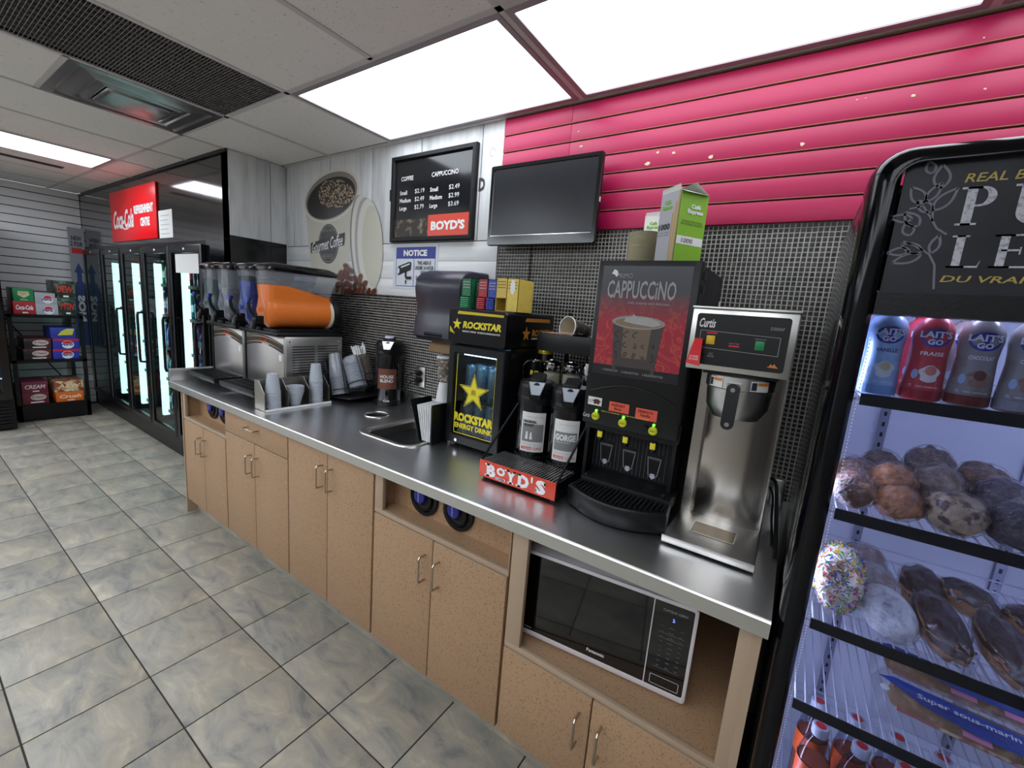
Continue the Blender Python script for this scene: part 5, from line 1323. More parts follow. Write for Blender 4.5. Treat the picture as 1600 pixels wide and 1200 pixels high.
# big printed cup, lid and beans
cp_ = thing('cup_picture', 'large printed takeaway coffee cup picture with a Gourmet Coffee badge on the plank print', 'wall print', (-1.9, -.008, 1.9))
m_pc = M('print_cup_cream', '#c9c5b8', .5); m_pc2 = M('print_cup_rim', '#d6d3c9', .5)
mpw = FY(-.0075)
obj('cup_body', G().flat([(-2.195, 2.16), (-1.615, 2.16), (-1.62, 2.08), (-1.71, 1.60), (-1.73, 1.53), (-2.08, 1.53), (-2.15, 1.85)], mpw, .0008), m_pc, cp_, smooth=0)
def ell_rot(cx, cz, a, b, th, n=36): return [(cx + a * math.cos(q) * math.cos(th) - b * math.sin(q) * math.sin(th), cz + a * math.cos(q) * math.sin(th) + b * math.sin(q) * math.cos(th)) for q in [2 * PI * k / n for k in range(n)]]
CE = (-1.895, 2.175)
obj('cup_rim', G().flat(ell_rot(*CE, .315, .168, .12), mpw, .0014), m_pc2, cp_, smooth=0)
obj('cup_inside', G().flat(ell_rot(*CE, .295, .148, .12), mpw, .002), M('print_inside', '#8a8078', .5), cp_, smooth=0)
pts = [p for p in ell_rot(CE[0], CE[1] - .012, .275, .128, .12)]
obj('coffee_print', G().flat(pts, mpw, .0026), M('print_coffee', '#17120f', .35), cp_, smooth=0)
g = G(); random.seed(9)
m_bub = M('print_bubbles', '#b09c82', .5)
for k in range(420):
    q, rr = random.uniform(0, 2 * PI), math.sqrt(random.random())
    x = -1.82 + .21 * rr * math.cos(q); z_ = 2.195 + .1 * rr * math.sin(q)
    if ((x - CE[0]) / .26) ** 2 + ((z_ - CE[1] + .012) / .115) ** 2 > 1: continue
    r = random.uniform(.004, .009)
    g.flat(circ(x, z_, r, r * .7, 7), mpw, .003 + k * 2e-6)
obj('bubble_print', g, m_bub, cp_, smooth=0, kind='stuff')
bd = (-1.912, 1.865)
obj('round_badge', G().flat(circ(*bd, .118, .132, 36), mpw, .002), M('print_badge', '#4c4c4a', .5), cp_, smooth=0)
obj('badge_ring', outline(circ(*bd, .107, .12, 36), .005, mpw, .0026), M('print_grey', '#8b8b87', .5), cp_, smooth=0)
bn = obj('badge_band', G().flat([(-2.12, 1.805), (-1.73, 1.855), (-1.725, 1.935), (-2.125, 1.875)], mpw, .0032), M('print_band', '#37373a', .5), cp_, smooth=0)
text('Gourmet Coffee', (-2.105, -1.745, 1.828, 1.905), lambda u, v, d: (u, -.0075 - d, v + (u + 1.92) * .14), m_txw, bn, d=.004, shear=.25, bold=.01)
text('DRINK FRESH', (-1.985, -1.845, 1.945, 1.965), mpw, M('print_grey'), cp_, d=.003)
text('BREWED', (-1.98, -1.85, 1.765, 1.797), mpw, M('print_grey'), cp_, d=.003)
ld = thing('lid_picture', 'large printed white cup lid leaning against the printed cup', 'wall print', (-1.5, -.008, 1.8))
obj('shadow_print', G().flat(ell_rot(-1.547, 1.857, .305, .115, math.radians(97)), mpw, .0046), M('print_shadow', '#8e8f8f', .6), ld, smooth=0)
obj('lid_rim', G().flat(ell_rot(-1.53, 1.86, .30, .115, math.radians(97)), mpw, .0052), m_pc2, ld, smooth=0)
obj('lid_side', G().flat(ell_rot(-1.495, 1.85, .29, .115, math.radians(96)), mpw, .0058), M('print_lid_shade', '#a4a6a8', .5), ld, smooth=0)
obj('lid_step', G().flat(ell_rot(-1.465, 1.845, .285, .118, math.radians(96)), mpw, .0064), m_pc2, ld, smooth=0)
obj('lid_top', G().flat(ell_rot(-1.435, 1.84, .25, .10, math.radians(95)), mpw, .007), M('print_lid_top', '#c4c2b2', .5), ld, smooth=0)
bp_ = thing('bean_picture', 'printed heap of brown coffee beans at the foot of the printed cup', 'wall print', (-1.6, -.008, 1.6))
m_bn = M('print_bean', '#5a2e22', .4, island='#7d4a36'); m_bd = M('print_bean_dark', '#2c1410', .5)
g = G(); g2 = G()
k = 0
for (x, z_) in [(-1.79 + .048 * i + random.uniform(-.008, .008), 1.56 + .04 * j + random.uniform(-.008, .008)) for j in range(5) for i in range(10)]:
    if z_ > 1.545 + .19 * max(0, 1 - abs(x + 1.70) / .34) or x > -1.40: continue
    th = random.uniform(-1, 1); g.flat(ell_rot(x, z_, .03, .019, th, 14), mpw, .0075 + k * .00025)
    g2.flat(ell_rot(x, z_, .025, .0028, th + .15, 8), mpw, .0076 + k * .00025); k += 1
obj('beans', g, m_bn, bp_, smooth=0, kind='stuff'); obj('bean_creases', g2, m_bd, bp_, smooth=0, kind='stuff')

# ================================================================ TALL MERCHANDISER (right)
mf = thing('glass_door_merchandiser', 'tall black rounded glass-door merchandiser with tea sign header at the right edge', 'fridge', (1.26, -.45, 0))
ux0, ux1, uf, ub, uz0, uz1 = .938, 1.582, -.80, -.10, .0, 1.842
m_liner = M('liner_white', '#d2d5e0', .45)
g = G(); g.box(ux0 + .004, ux0 + .03, uf + .07, ub, .06, 1.775).box(ux1 - .03, ux1 - .004, uf + .07, ub, .06, 1.775).box(ux0 + .03, ux1 - .03, -.2, ub, .06, 1.775).box(ux0 + .004, ux1 - .004, uf + .07, ub, 1.775, 1.79).box(ux0 + .004, ux1 - .004, uf + .07, ub, .02, .16)
obj('cabinet', g, M('merch_black', '#0a0b10', .25, coat=.4), mf, bev=.003)
g = G(); g.box(ux0 + .03, ux0 + .034, uf + .075, -.2, .17, 1.6).box(ux1 - .034, ux1 - .03, uf + .075, -.2, .17, 1.6).box(ux0 + .034, ux1 - .034, -.234, -.2, .17, 1.6).box(ux0 + .03, ux1 - .03, uf + .075, -.2, .16, .17).box(ux0 + .03, ux1 - .03, uf + .075, -.2, 1.596, 1.6)
obj('inner_liner', g, m_liner, mf)
for x_ in (1.115, 1.405):
    obj('shelf_standard', G().box(x_ - .010, x_ + .010, -.246, -.234, .2, 1.58), M('standard_steel', '#8f93a8', .4, .6), mf)
    obj('standard_holes', (lambda q: [q.box(x_ - .003, x_ + .003, -.2468, -.246, .25 + k * .03, .262 + k * .03) for k in range(43)] and q)(G()), m_dark, mf, kind='stuff', smooth=0)
for x_ in (1.20, 1.33): obj('rear_screw', G().cyl((x_, -.234, .985), (x_, -.24, .985), .007, n=10), m_dark, mf)
obj('toe_grille', (lambda q: [q.box(ux0 + .05, ux1 - .05, uf + .02, uf + .04, .02 + k * .018, .03 + k * .018) for k in range(6)] and q)(G()), m_blk, mf)
# rounded door frame
def rl(d, y_, r=.055): return [(u, y_, v) for u, v in rrect(ux0 + d, ux1 - d, .16 + d, uz1 - d, max(r - d * .6, .01), 6)]
def ol(a, b, c, e, y_, r): return [(u, y_, v) for u, v in rrect(a, b, c, e, r, 6)]
L_ = [rl(0, uf + .085), rl(0, uf + .045), rl(.002, uf + .03), rl(.008, uf + .014), rl(.017, uf + .004), rl(.027, uf), rl(.036, uf + .001)]
L_ += [ol(.981, 1.539, .205, 1.815, uf + .010, .022), ol(.983, 1.537, .207, 1.813, uf + .022, .022), ol(.983, 1.537, .207, 1.813, uf + .085, .022)]
df_ = obj('door_frame', G().loops(L_, close=True), M('merch_gloss', '#05060a', .1, spec=.22, bump=(9, .02)), mf, label='glossy black rounded door frame')
obj('mid_rail', G().box(.983, 1.537, uf + .012, uf + .06, 1.553, 1.592), m_blk, df_)
sg = obj('sign_panel', G().box(.986, 1.534, uf + .016, uf + .024, 1.588, 1.812), M('sign_charcoal', '#1d1d24', .4, spec=.3, spots=(9, '#2b2b32', .4, .7)), mf, label='charcoal sign panel with leaf drawing')
mpf = FY(uf + .0155)
m_chalk = M('chalk_print', '#b9b9c2', .6, spots=(180, '#8d8d98', .5, .65)); m_leaf = M('leaf_print', '#6d6c78', .6); m_gl = M('gold_letters', '#a8964a', .5)
def serif(glyphs, u0, v0, h, w, mat, parent, gap):
    """serif capitals from strokes: thick stem, thin bars, bracketed feet"""
    g = G(); t = h * .2; b = h * .055
    def R(a, c, d, e): g.patch(a, c, d, e, mpf, 1, .0006)
    u = u0
    for ch in glyphs:
        R(u + w * .13, u + w * .13 + t, v0, v0 + h)
        if ch != 'U': R(u, u + w * .13 + t + w * .13, v0, v0 + b)
        R(u, u + w * .13 + t + w * .1, v0 + h - b, v0 + h)
        if ch in 'PR':
            c0, c1, r = u + w * .13 + t, v0 + h * .74, h * .26
            o = [(c0 + w * .1 + r * 1.15 * math.cos(q), c1 + r * math.sin(q)) for q in [-PI / 2 + PI * k / 12 for k in range(13)]]
            i = [(c0 + w * .1 + (r * 1.15 - t * .85) * math.cos(q), c1 + (r - b) * math.sin(q)) for q in [-PI / 2 + PI * k / 12 for k in range(13)]]
            for k in range(12): g.add([mpf(*o[k], .0006), mpf(*o[k + 1], .0006), mpf(*i[k + 1], .0006), mpf(*i[k], .0006)], [(0, 1, 2, 3)])
            R(c0, c0 + w * .1, c1 - r, c1 - r + b); R(c0, c0 + w * .1, c1 + r - b, c1 + r)
            if ch == 'R': g.flat([(c0 + w * .15, v0 + h * .5), (c0 + w * .35, v0 + h * .5), (u + w * 1.05, v0), (u + w * .8, v0)], mpf)
        if ch == 'U':
            o = [(u + w * .13 + (w * .72) * (1 - math.cos(q)) / 2, v0 + h * .3 - h * .32 * math.sin(q)) for q in [PI * k / 12 for k in range(13)]]
            i = [(u + w * .13 + t * .9 + (w * .72 - t * 1.25) * (1 - math.cos(q)) / 2, v0 + h * .3 - h * .24 * math.sin(q)) for q in [PI * k / 12 for k in range(13)]]
            g.patch(u + w * .13, u + w * .13 + t, v0, v0 + h * .3, mpf, 1, .0006)
            for k in range(12): g.add([mpf(*o[k], .0006), mpf(*o[k + 1], .0006), mpf(*i[k + 1], .0006), mpf(*i[k], .0006)], [(0, 1, 2, 3)])
            R(u + w * .80, u + w * .85, v0 + h * .3, v0 + h); R(u + w * .68, u + w * .97, v0 + h - b, v0 + h)
        if ch in 'LEF':
            if ch != 'F':
                R(u, u + w * .85, v0, v0 + b); g.flat([(u + w * .85, v0), (u + w * .9, v0 + h * .24), (u + w * .82, v0 + b)], mpf)
            if ch != 'L':
                R(u, u + w * .8, v0 + h - b, v0 + h); g.flat([(u + w * .78, v0 + h - b), (u + w * .84, v0 + h * .8), (u + w * .84, v0 + h)], mpf)
                R(u + w * .2, u + w * .62, v0 + h * .5, v0 + h * .5 + b); R(u + w * .6, u + w * .64, v0 + h * .4, v0 + h * .62)
        if ch == 'A': pass
        u += gap
    return obj('lettering', g, mat, parent, smooth=0)
def serif_u(u0, v0, h, w, mat, parent):
    t = h * .2; b = h * .055; g = G()
    n = 14
    o = [(u0 + w * .12, v0 + h), (u0 + w * .12, v0 + h * .3)] + [(u0 + w * .5 - w * .38 * math.cos(q), v0 + h * .3 - h * .32 * math.sin(q)) for q in [PI * k / n for k in range(1, n)]] + [(u0 + w * .88, v0 + h * .3), (u0 + w * .88, v0 + h)]
    i = [(u0 + w * .12 + t, v0 + h), (u0 + w * .12 + t, v0 + h * .3)] + [(u0 + w * .5 + t * .4 - (w * .38 - t * .6) * math.cos(q), v0 + h * .3 - h * .25 * math.sin(q)) for q in [PI * k / n for k in range(1, n)]] + [(u0 + w * .84, v0 + h * .3), (u0 + w * .84, v0 + h)]
    for k in range(len(o) - 1): g.add([mpf(*o[k], .0006), mpf(*o[k + 1], .0006), mpf(*i[k + 1], .0006), mpf(*i[k], .0006)], [(0, 1, 2, 3)])
    g.patch(u0, u0 + w * .12 + t + w * .1, v0 + h - b, v0 + h, mpf).patch(u0 + w * .7, u0 + w, v0 + h - b, v0 + h, mpf)
    return obj('lettering', g, mat, parent, smooth=0)
serif('P', 1.062, 1.704, .060, .052, m_chalk, sg, 0); serif_u(1.122, 1.704, .060, .056, m_chalk, sg)
serif('R', 1.184, 1.704, .060, .052, m_chalk, sg, 0); serif('E', 1.250, 1.704, .060, .052, m_chalk, sg, 0)
serif('L', 1.064, 1.636, .052, .044, m_chalk, sg, 0); serif('E', 1.114, 1.636, .052, .05, m_chalk, sg, 0)
g = G().flat([(1.172, 1.636), (1.18, 1.636), (1.2, 1.688), (1.194, 1.688)], mpf).flat([(1.215, 1.636), (1.227, 1.636), (1.205, 1.688), (1.194, 1.688)], mpf).patch(1.183, 1.215, 1.652, 1.655, mpf)
obj('lettering', g, m_chalk, sg, smooth=0); serif('F', 1.24, 1.636, .052, .05, m_chalk, sg, 0)
text('REAL BREWED TEA', (1.062, 1.25, 1.771, 1.785), mpf, m_gl, sg, shear=.18, bold=.012)
text('DU VRAI THÉ INFUSÉ', (1.061, 1.30, 1.612, 1.6255), mpf, m_gl, sg, shear=.18, bold=.012)
def leaf(cu, cv, L, w, th):
    p = [(cu + L * s * math.cos(th) - k * w * math.sin(PI * s ** .8) * math.sin(th), cv + L * s * math.sin(th) + k * w * math.sin(PI * s ** .8) * math.cos(th)) for k, ss in ((1, [j / 8 for j in range(8)]), (-1, [1 - j / 8 for j in range(8)])) for s in ss]
    return outline(p, .0036, mpf, .0006)
def branch(pts): 
    g = G()
    for p, q in zip(pts, pts[1:]):
        dx, dy = q[0] - p[0], q[1] - p[1]; l_ = math.hypot(dx, dy); nx, ny_ = -dy / l_ * .0015, dx / l_ * .0015
        g.add([mpf(p[0] + nx, p[1] + ny_, .0006), mpf(p[0] - nx, p[1] - ny_, .0006), mpf(q[0] - nx, q[1] - ny_, .0006), mpf(q[0] + nx, q[1] + ny_, .0006)], [(0, 1, 2, 3)])
    return g
sc_ = (.04, .0)
lf = G()
for a in ((1.018, 1.742, .03, .007, 2.2), (1.021, 1.745, .028, .005, 1.1), (1.030, 1.728, .024, .006, 2.4), (1.032, 1.73, .036, .007, .95), (1.008, 1.717, .026, .005, 3.0),
          (1.02, 1.79, .018, .005, 1.9), (1.036, 1.765, .033, .008, 1.7), (1.018, 1.705, .028, .007, 2.3), (1.014, 1.665, .026, .005, 3.3), (1.03, 1.657, .034, .006, 3.5), (1.03, 1.662, .028, .006, 2.7),
          (1.042, 1.66, .026, .005, 1.4), (1.01, 1.69, .02, .006, 2.0)):
    q = leaf(a[0], a[1], a[2] * 1.15, a[3] * 1.25, a[4]); lf.add(q.v, q.f)
for pts in ([(1.001, 1.734), (1.018, 1.738), (1.03, 1.72), (1.042, 1.70), (1.056, 1.69)], [(1.003, 1.68), (1.02, 1.672), (1.04, 1.658), (1.05, 1.64), (1.056, 1.60)], [(1.032, 1.73), (1.034, 1.712)]):
    q = branch(pts); lf.add(q.v, q.f)
lf2 = G(); lf2.add([(2.36 - x, y, z_) for x, y, z_ in lf.v], [tuple(reversed(f)) for f in lf.f])
obj('leaf_drawing', lf, m_leaf, sg, smooth=0); obj('leaf_drawing', lf2, m_leaf, sg, smooth=0)
# pane with a dotted edge line
pn = obj('glass_pane', G().box(.984, 1.536, uf + .022, uf + .026, .208, 1.556), MG('merch_glass', '#e2e6f2', .12), mf)
g = G()
for k in range(0, 190): g.add([FY(uf + .0215)(u, v, 0) for u, v in circ(.9885, .215 + k * .0069, .0012, .002, 5)], [(0, 1, 2, 3, 4)])
obj('edge_dots', g, m_txw, pn, kind='stuff', smooth=0)
# LED strips inside the front corners
for x_ in (.976, 1.544): obj('led_strip', G().box(x_ - .003, x_ + .005, uf + .09, uf + .10, .25, 1.5), M('led_cool', '#dfe4ff', .5, emit=('#dde2ff', FRIDGE_LED * 2.2)), mf, label='cool white lamp strip')
obj('led_tube', G().cyl((1.0, uf + .10, 1.585), (1.52, uf + .10, 1.585), .009, n=12), M('led_cool'), mf, label='cool white lamp under the top')
SHZ = (1.400, 1.160, .908, .708, .40)
m_wh_wire = M('white_coated_wire', '#c2c5d2', .35)
for z_ in SHZ:
    sh = obj('shelf', (lambda q: [q.cyl((.982 + k * .0192, uf + .066, z_ - .006), (.982 + k * .0192, -.28, z_ - .006), .0017, n=6) for k in range(30)] and q.cyl((.972, -.28, z_ - .009), (1.548, -.28, z_ - .009), .003, n=8).cyl((.972, -.42, z_ - .010), (1.548, -.42, z_ - .010), .003, n=8).cyl((.972, uf + .07, z_ - .010), (1.548, uf + .07, z_ - .010), .003, n=8).cyl((.982, -.28, z_ + .02), (1.54, -.28, z_ + .02), .0025, n=6))(G()), m_wh_wire, mf, label='white coated wire shelf')
    obj('price_rail', G().box(.996, 1.53, uf + .052, uf + .056, z_ - .020, z_ + .003), m_blk, sh, label='black price rail')

# milk drink bottles on the top shelf
def bottle(x, y, cap, body, foot, word, label):
    t = thing('milk_drink_bottle', label, 'bottle')
    ctr = (0, 0, 0); k = 1.0
    prof = [(.0255, 0), (.029, .003), (.0295, .02), (.0275, .06), (.0262, .085), (.0275, .105), (.0290, .118), (.0285, .133), (.024, .146), (.0165, .155), (.0165, .158)]
    b_ = obj('body', G().lathe(prof, ctr, 28), body, t)
    obj('cap', G().lathe([(.018, .157), (.0185, .159), (.0185, .176), (.017, .178), (.001, .178)], ctr, 24), cap, t)
    mp = lambda u, v, d=0: ((ip(v, [(h, r) for r, h in prof]) + .0006 + d) * math.sin(u / .028), -(ip(v, [(h, r) for r, h in prof]) + .0006 + d) * math.cos(u / .028), v)
    obj('blue_oval', G().add([mp(0, .120, .0003)] + [mp(.021 * math.cos(q), .118 + .0165 * math.sin(q), .0003) for q in [2 * PI * k / 24 for k in range(24)]], [(0, k + 1, (k + 1) % 24 + 1) for k in range(24)]), M('milk_blue', '#25309a', .35), b_, smooth=0)
    text("LAIT'S", (-.0215, .0215, .118, .1305), mp, m_txw, b_, bold=.03, d=.0012)
    text('GO', (-.010, .010, .1055, .1155), mp, m_txw, b_, bold=.04, d=.0012)
    text(word, (-.017, .017, .0855, .0925), mp, m_txw if word != 'VANILLE' else M('navy_print', '#1f2c66', .5), b_, bold=.02, d=.0008)
    obj('foot_band', G().loops([[mp(.088 * j / 14 - .088 + .088, h, .0003) for j in range(-14, 15)] for h in (.004, .021)], False, False), foot, b_, smooth=0)
    cc = {'VANILLE': ('#c9bb90', '#dfe2e0'), 'FRAISE': ('#cf7f6c', '#e6dcd6'), 'CHOCOLAT': ('#5f3a2c', '#8d6a57')}[word]
    obj('splash_print', G().add([mp(.002, .055, .0004)] + [mp(.002 + (.014 + .0025 * math.sin(5 * q)) * math.cos(q), .052 + .016 * math.sin(q), .0004) for q in [2 * PI * k / 24 for k in range(24)]], [(0, k + 1, (k + 1) % 24 + 1) for k in range(24)]), M('splash_' + word, cc[1], .4), b_, smooth=0)
    obj('fruit_print', G().add([mp(.003, .058, .0008)] + [mp(.003 + .008 * math.cos(q), .058 + .009 * math.sin(q), .0008) for q in [2 * PI * k / 12 for k in range(12)]], [(0, k + 1, (k + 1) % 12 + 1) for k in range(12)]), M('fruit_' + word, cc[0], .4), b_, smooth=0)
    obj('seal_print', G().add([mp(-.018 + .005 * math.cos(q), .050 + .009 * math.sin(q), .001) for q in [2 * PI * k / 14 for k in range(14)]], [tuple(range(14))]), M('seal_blue', '#9fb4d6', .5), b_, smooth=0)
    text('1%', (-.023, -.018, .026, .031), mp, m_txw, b_, d=.0008)
    text('PARTLY SKIMMED MILK', (-.012, .018, .026, .029), mp, m_txw, b_, d=.0008)
    t.location = (x, y, 1.4005)
    return t
vm = M('vanilla_blue', '#8fb4de', .3, spots=(40, '#a9c8e8', .45, .65), coat=.4); sm_ = M('strawberry_red', '#c4353f', .3, coat=.4); cmx = M('chocolate_grey', '#8f8a86', .3, coat=.4, spots=(12, '#6f5a50', .45, .6))
bottle(1.022, -.700, M('cap_blue', '#5f8fd0', .3), vm, M('foot_paleblue', '#7aa2d4', .35), 'VANILLE', 'pale blue vanilla milk drink bottle on the top shelf of the merchandiser')
bottle(1.086, -.700, M('cap_red', '#b8303a', .3), sm_, M('foot_red', '#a01f2c', .35), 'FRAISE', 'red strawberry milk drink bottle on the top shelf of the merchandiser')
bottle(1.150, -.698, M('cap_white', '#c9c9cc', .3), cmx, M('foot_brown', '#6b241c', .35), 'CHOCOLAT', 'brown chocolate milk drink bottle, second from right edge on the top shelf')
bottle(1.213, -.698, M('cap_white'), cmx, M('foot_grey', '#8c8b90', .35), 'CHOCOLAT', 'greyish milk drink bottle cut by the right edge of the picture on the top shelf')
bottle(1.276, -.698, M('cap_white'), cmx, M('foot_grey'), 'CHOCOLAT', 'milk drink bottle just outside the right edge on the top shelf')
for k, (x_, c1, c2, w_2, l_2) in enumerate(((1.022, 'cap_blue', vm, 'VANILLE', 'pale blue'), (1.086, 'cap_red', sm_, 'FRAISE', 'red'), (1.15, 'cap_white', cmx, 'CHOCOLAT', 'brown'))):
    bottle(x_, -.62, M(c1), c2, M({'cap_blue': 'foot_paleblue', 'cap_red': 'foot_red', 'cap_white': 'foot_brown'}[c1]), w_2, l_2 + ' milk drink bottle in the second row of the top shelf')

# wrapped baking
m_wrap = MG('cling_wrap', '#ffffff', .6, .12, bump=(120, .4))
def lump(f, sc, seed):
    def fn(p):
        s = .0
        q = Vector((p.x * f + seed, p.y * f - seed, p.z * f + 2 * seed))
        from mathutils import noise
        return p * (1 + sc * noise.noise(q)) 
    return fn
def pastry(name, label, c, rx, ry, rz, col, rot=(0, 0, 0), spots=None, group=None, hole=False, top=None, bump=(90, .4), cat='pastry'):
    t = thing(name, label, cat, group=group)
    sd = random.uniform(0, 50)
    m = M('crust_' + col[1:], col, .45, spots=spots, bump=(110, .9), coat=.15)
    if hole:
        Ls = []
        for k in range(28):
            a = 2 * PI * k / 28
            Ls.append([((.6 + .4 * math.cos(b)) * math.cos(a) * rx, (.6 + .4 * math.cos(b)) * math.sin(a) * ry, math.sin(b) * rz) for b in [2 * PI * j / 12 for j in range(12)]])
        body = G().loops(Ls, close=True)
    else:
        body = G().ell((0, 0, 0), rx, ry, rz, 34, 22, lump(2.6, .2, sd))
    b_ = obj('bun' if cat == 'pastry' else 'loaf', body, m, t, smooth=80)
    if top:
        tp2 = G().ell((0, 0, rz * .12), rx * .99, ry * .99, rz * .93, 34, 22, lambda p: lump(2.6, .2, sd)(Vector((p.x, p.y, max(p.z, -.12)))))
        if hole:
            Ls = [[((.6 + .41 * math.cos(b)) * math.cos(2 * PI * k / 28) * rx, (.6 + .41 * math.cos(b)) * math.sin(2 * PI * k / 28) * ry, max(math.sin(b), .1) * rz * 1.06) for b in [2 * PI * j / 12 for j in range(12)]] for k in range(28)]
            tp2 = G().loops(Ls, close=True)
        obj('icing', tp2, M('icing_' + top[1:], top, .3, coat=.4, bump=(40, .15)), b_, smooth=80)
    if name == 'sprinkle_donut':
        g = G(); cols = []
        for kk, cc in enumerate(('#c8332e', '#2f56b8', '#e0b52c', '#3d9a4a', '#e8e4da')):
            g = G()
            for k in range(95):
                a, b = random.uniform(0, 2 * PI), random.uniform(-.1, PI + .1)
                p = Vector(((.6 + .43 * math.cos(b)) * math.cos(a) * rx, (.6 + .43 * math.cos(b)) * math.sin(a) * ry, math.sin(b) * rz * 1.08))
                d = Vector((random.uniform(-1, 1), random.uniform(-1, 1), random.uniform(-.3, .3))).normalized() * .0048
                g.cyl(p - d, p + d, .0012, n=4)
            obj('sprinkles', g, M('sprinkle_' + cc[1:], cc, .4), b_, kind='stuff', smooth=0)
    w = G().ell((0, 0, 0), rx * 1.07, ry * 1.08, rz * 1.12, 44, 26, lump(9, .10, sd + 3))
    obj('plastic_wrap', w, m_wrap, t, smooth=0)
    t.location = c; t.rotation_euler = rot
    return t
zs = 1.163
G1 = 'wrapped buns on the second shelf'
pastry('wrapped_bun', 'brown cinnamon bun in plastic wrap at the left end of the second shelf', (1.025, -.700, zs + .036), .036, .04, .036, '#7c4a2a', spots=(40, '#c09466', .5, .65), group=G1)
pastry('wrapped_bun', 'brown bun behind the first cinnamon bun on the second shelf', (1.03, -.62, zs + .04), .038, .04, .042, '#5f3f2c', spots=(40, '#927055', .5, .65), group=G1)
pastry('wrapped_muffin', 'golden brown muffin, front one, second from the left on the second shelf', (1.094, -.705, zs + .030), .038, .038, .032, '#c07a3a', spots=(30, '#7a4522', .5, .7), group=G1)
pastry('wrapped_muffin', 'golden muffin behind the front golden one on the second shelf', (1.09, -.63, zs + .042), .042, .042, .046, '#b07038', spots=(30, '#6a3c1c', .5, .7), group=G1)
pastry('wrapped_muffin', 'dark topped muffin at the back of the second shelf', (1.085, -.53, zs + .045), .04, .04, .048, '#54392a', spots=(30, '#7d5a40', .5, .7), group=G1)
pastry('wrapped_bun', 'pale sugared bun in the middle front of the second shelf', (1.176, -.70, zs + .034), .045, .045, .038, '#b89c74', spots=(50, '#54382a', .48, .6), group=G1)
pastry('wrapped_bun', 'grey-brown bun behind the pale sugared bun on the second shelf', (1.165, -.60, zs + .046), .045, .042, .05, '#6a5140', spots=(40, '#9b8670', .5, .65), group=G1)
pastry('wrapped_muffin', 'dark chocolate bun at the very back behind the sugared buns', (1.17, -.50, zs + .06), .045, .04, .055, '#4c3429', spots=(40, '#7d6450', .5, .65), group=G1)
pastry('wrapped_muffin', 'dark purple berry muffin, front right of the second shelf', (1.254, -.70, zs + .036), .040, .042, .042, '#35222c', spots=(40, '#53343c', .5, .65), group=G1)
pastry('wrapped_muffin', 'dark berry muffin behind the front purple one on the second shelf', (1.262, -.60, zs + .048), .046, .042, .046, '#3c2831', spots=(30, '#80603f', .55, .65), group=G1)
pastry('wrapped_muffin', 'brown topped muffin at the back right of the second shelf', (1.26, -.48, zs + .05), .05, .045, .045, '#664630', spots=(30, '#8f6d4a', .5, .65), group=G1)
pastry('wrapped_bun', 'brown bun at the right edge of the second shelf', (1.335, -.62, zs + .036), .042, .045, .036, '#5f4230', spots=(40, '#927055', .5, .65), group=G1)
pastry('wrapped_muffin', 'dark muffin at the right edge front of the second shelf', (1.335, -.71, zs + .03), .038, .04, .034, '#38262a', spots=(40, '#5f4034', .5, .65), group=G1)
zs = .911
G2 = 'wrapped doughnuts on the third shelf'
pastry('sprinkle_donut', 'white doughnut with coloured sprinkles at the left end of the third shelf', (1.036, -.668, zs + .074), .045, .072, .03, '#b98d5c', rot=(math.radians(62), 0, math.radians(4)), hole=True, top='#d8cdb8', group=G2)
pastry('powdered_donut', 'white powdered doughnut lying at the front of the third shelf', (1.125, -.672, zs + .034), .048, .062, .024, '#e6e6e8', rot=(math.radians(24), 0, math.radians(18)), hole=True, spots=(60, '#b4b4b8', .5, .7), group=G2)
pastry('powdered_donut', 'pale doughnut behind the white powdered one on the third shelf', (1.105, -.57, zs + .042), .048, .05, .026, '#a58f80', rot=(math.radians(40), 0, 0), spots=(30, '#c7bfc0', .45, .6), group=G2)
pastry('powdered_donut', 'pink-beige doughnut at the back left of the third shelf', (1.10, -.48, zs + .05), .045, .045, .028, '#9f8478', rot=(math.radians(40), 0, 0), spots=(30, '#c2b2ae', .45, .6), group=G2)
def bar_(label, c, rot, l=.075): return pastry('chocolate_bar_donut', label, c, .037, l, .031, '#a87444', rot=rot, top='#3a1c12', spots=(30, '#c08a52', .5, .7), group=G2)
bar_('long chocolate-topped doughnut bar, leftmost front one on the third shelf', (1.208, -.655, zs + .036), (math.radians(16), 0, math.radians(10)), .08)
bar_('chocolate doughnut bar propped behind the leftmost front bar', (1.20, -.53, zs + .046), (math.radians(25), 0, math.radians(5)), .06)
bar_('long chocolate-topped doughnut bar, right front one on the third shelf', (1.300, -.66, zs + .034), (math.radians(16), 0, math.radians(14)), .08)
bar_('short chocolate-topped bun with bare golden front on the third shelf', (1.275, -.53, zs + .055), (math.radians(12), 0, math.radians(60)), .05)
bar_('chocolate-topped bun at the right edge of the third shelf', (1.37, -.55, zs + .045), (math.radians(12), 0, math.radians(60)), .05)
bar_('chocolate doughnut bar cut by the right edge of the third shelf', (1.385, -.66, zs + .034), (math.radians(16), 0, math.radians(10)), .08)
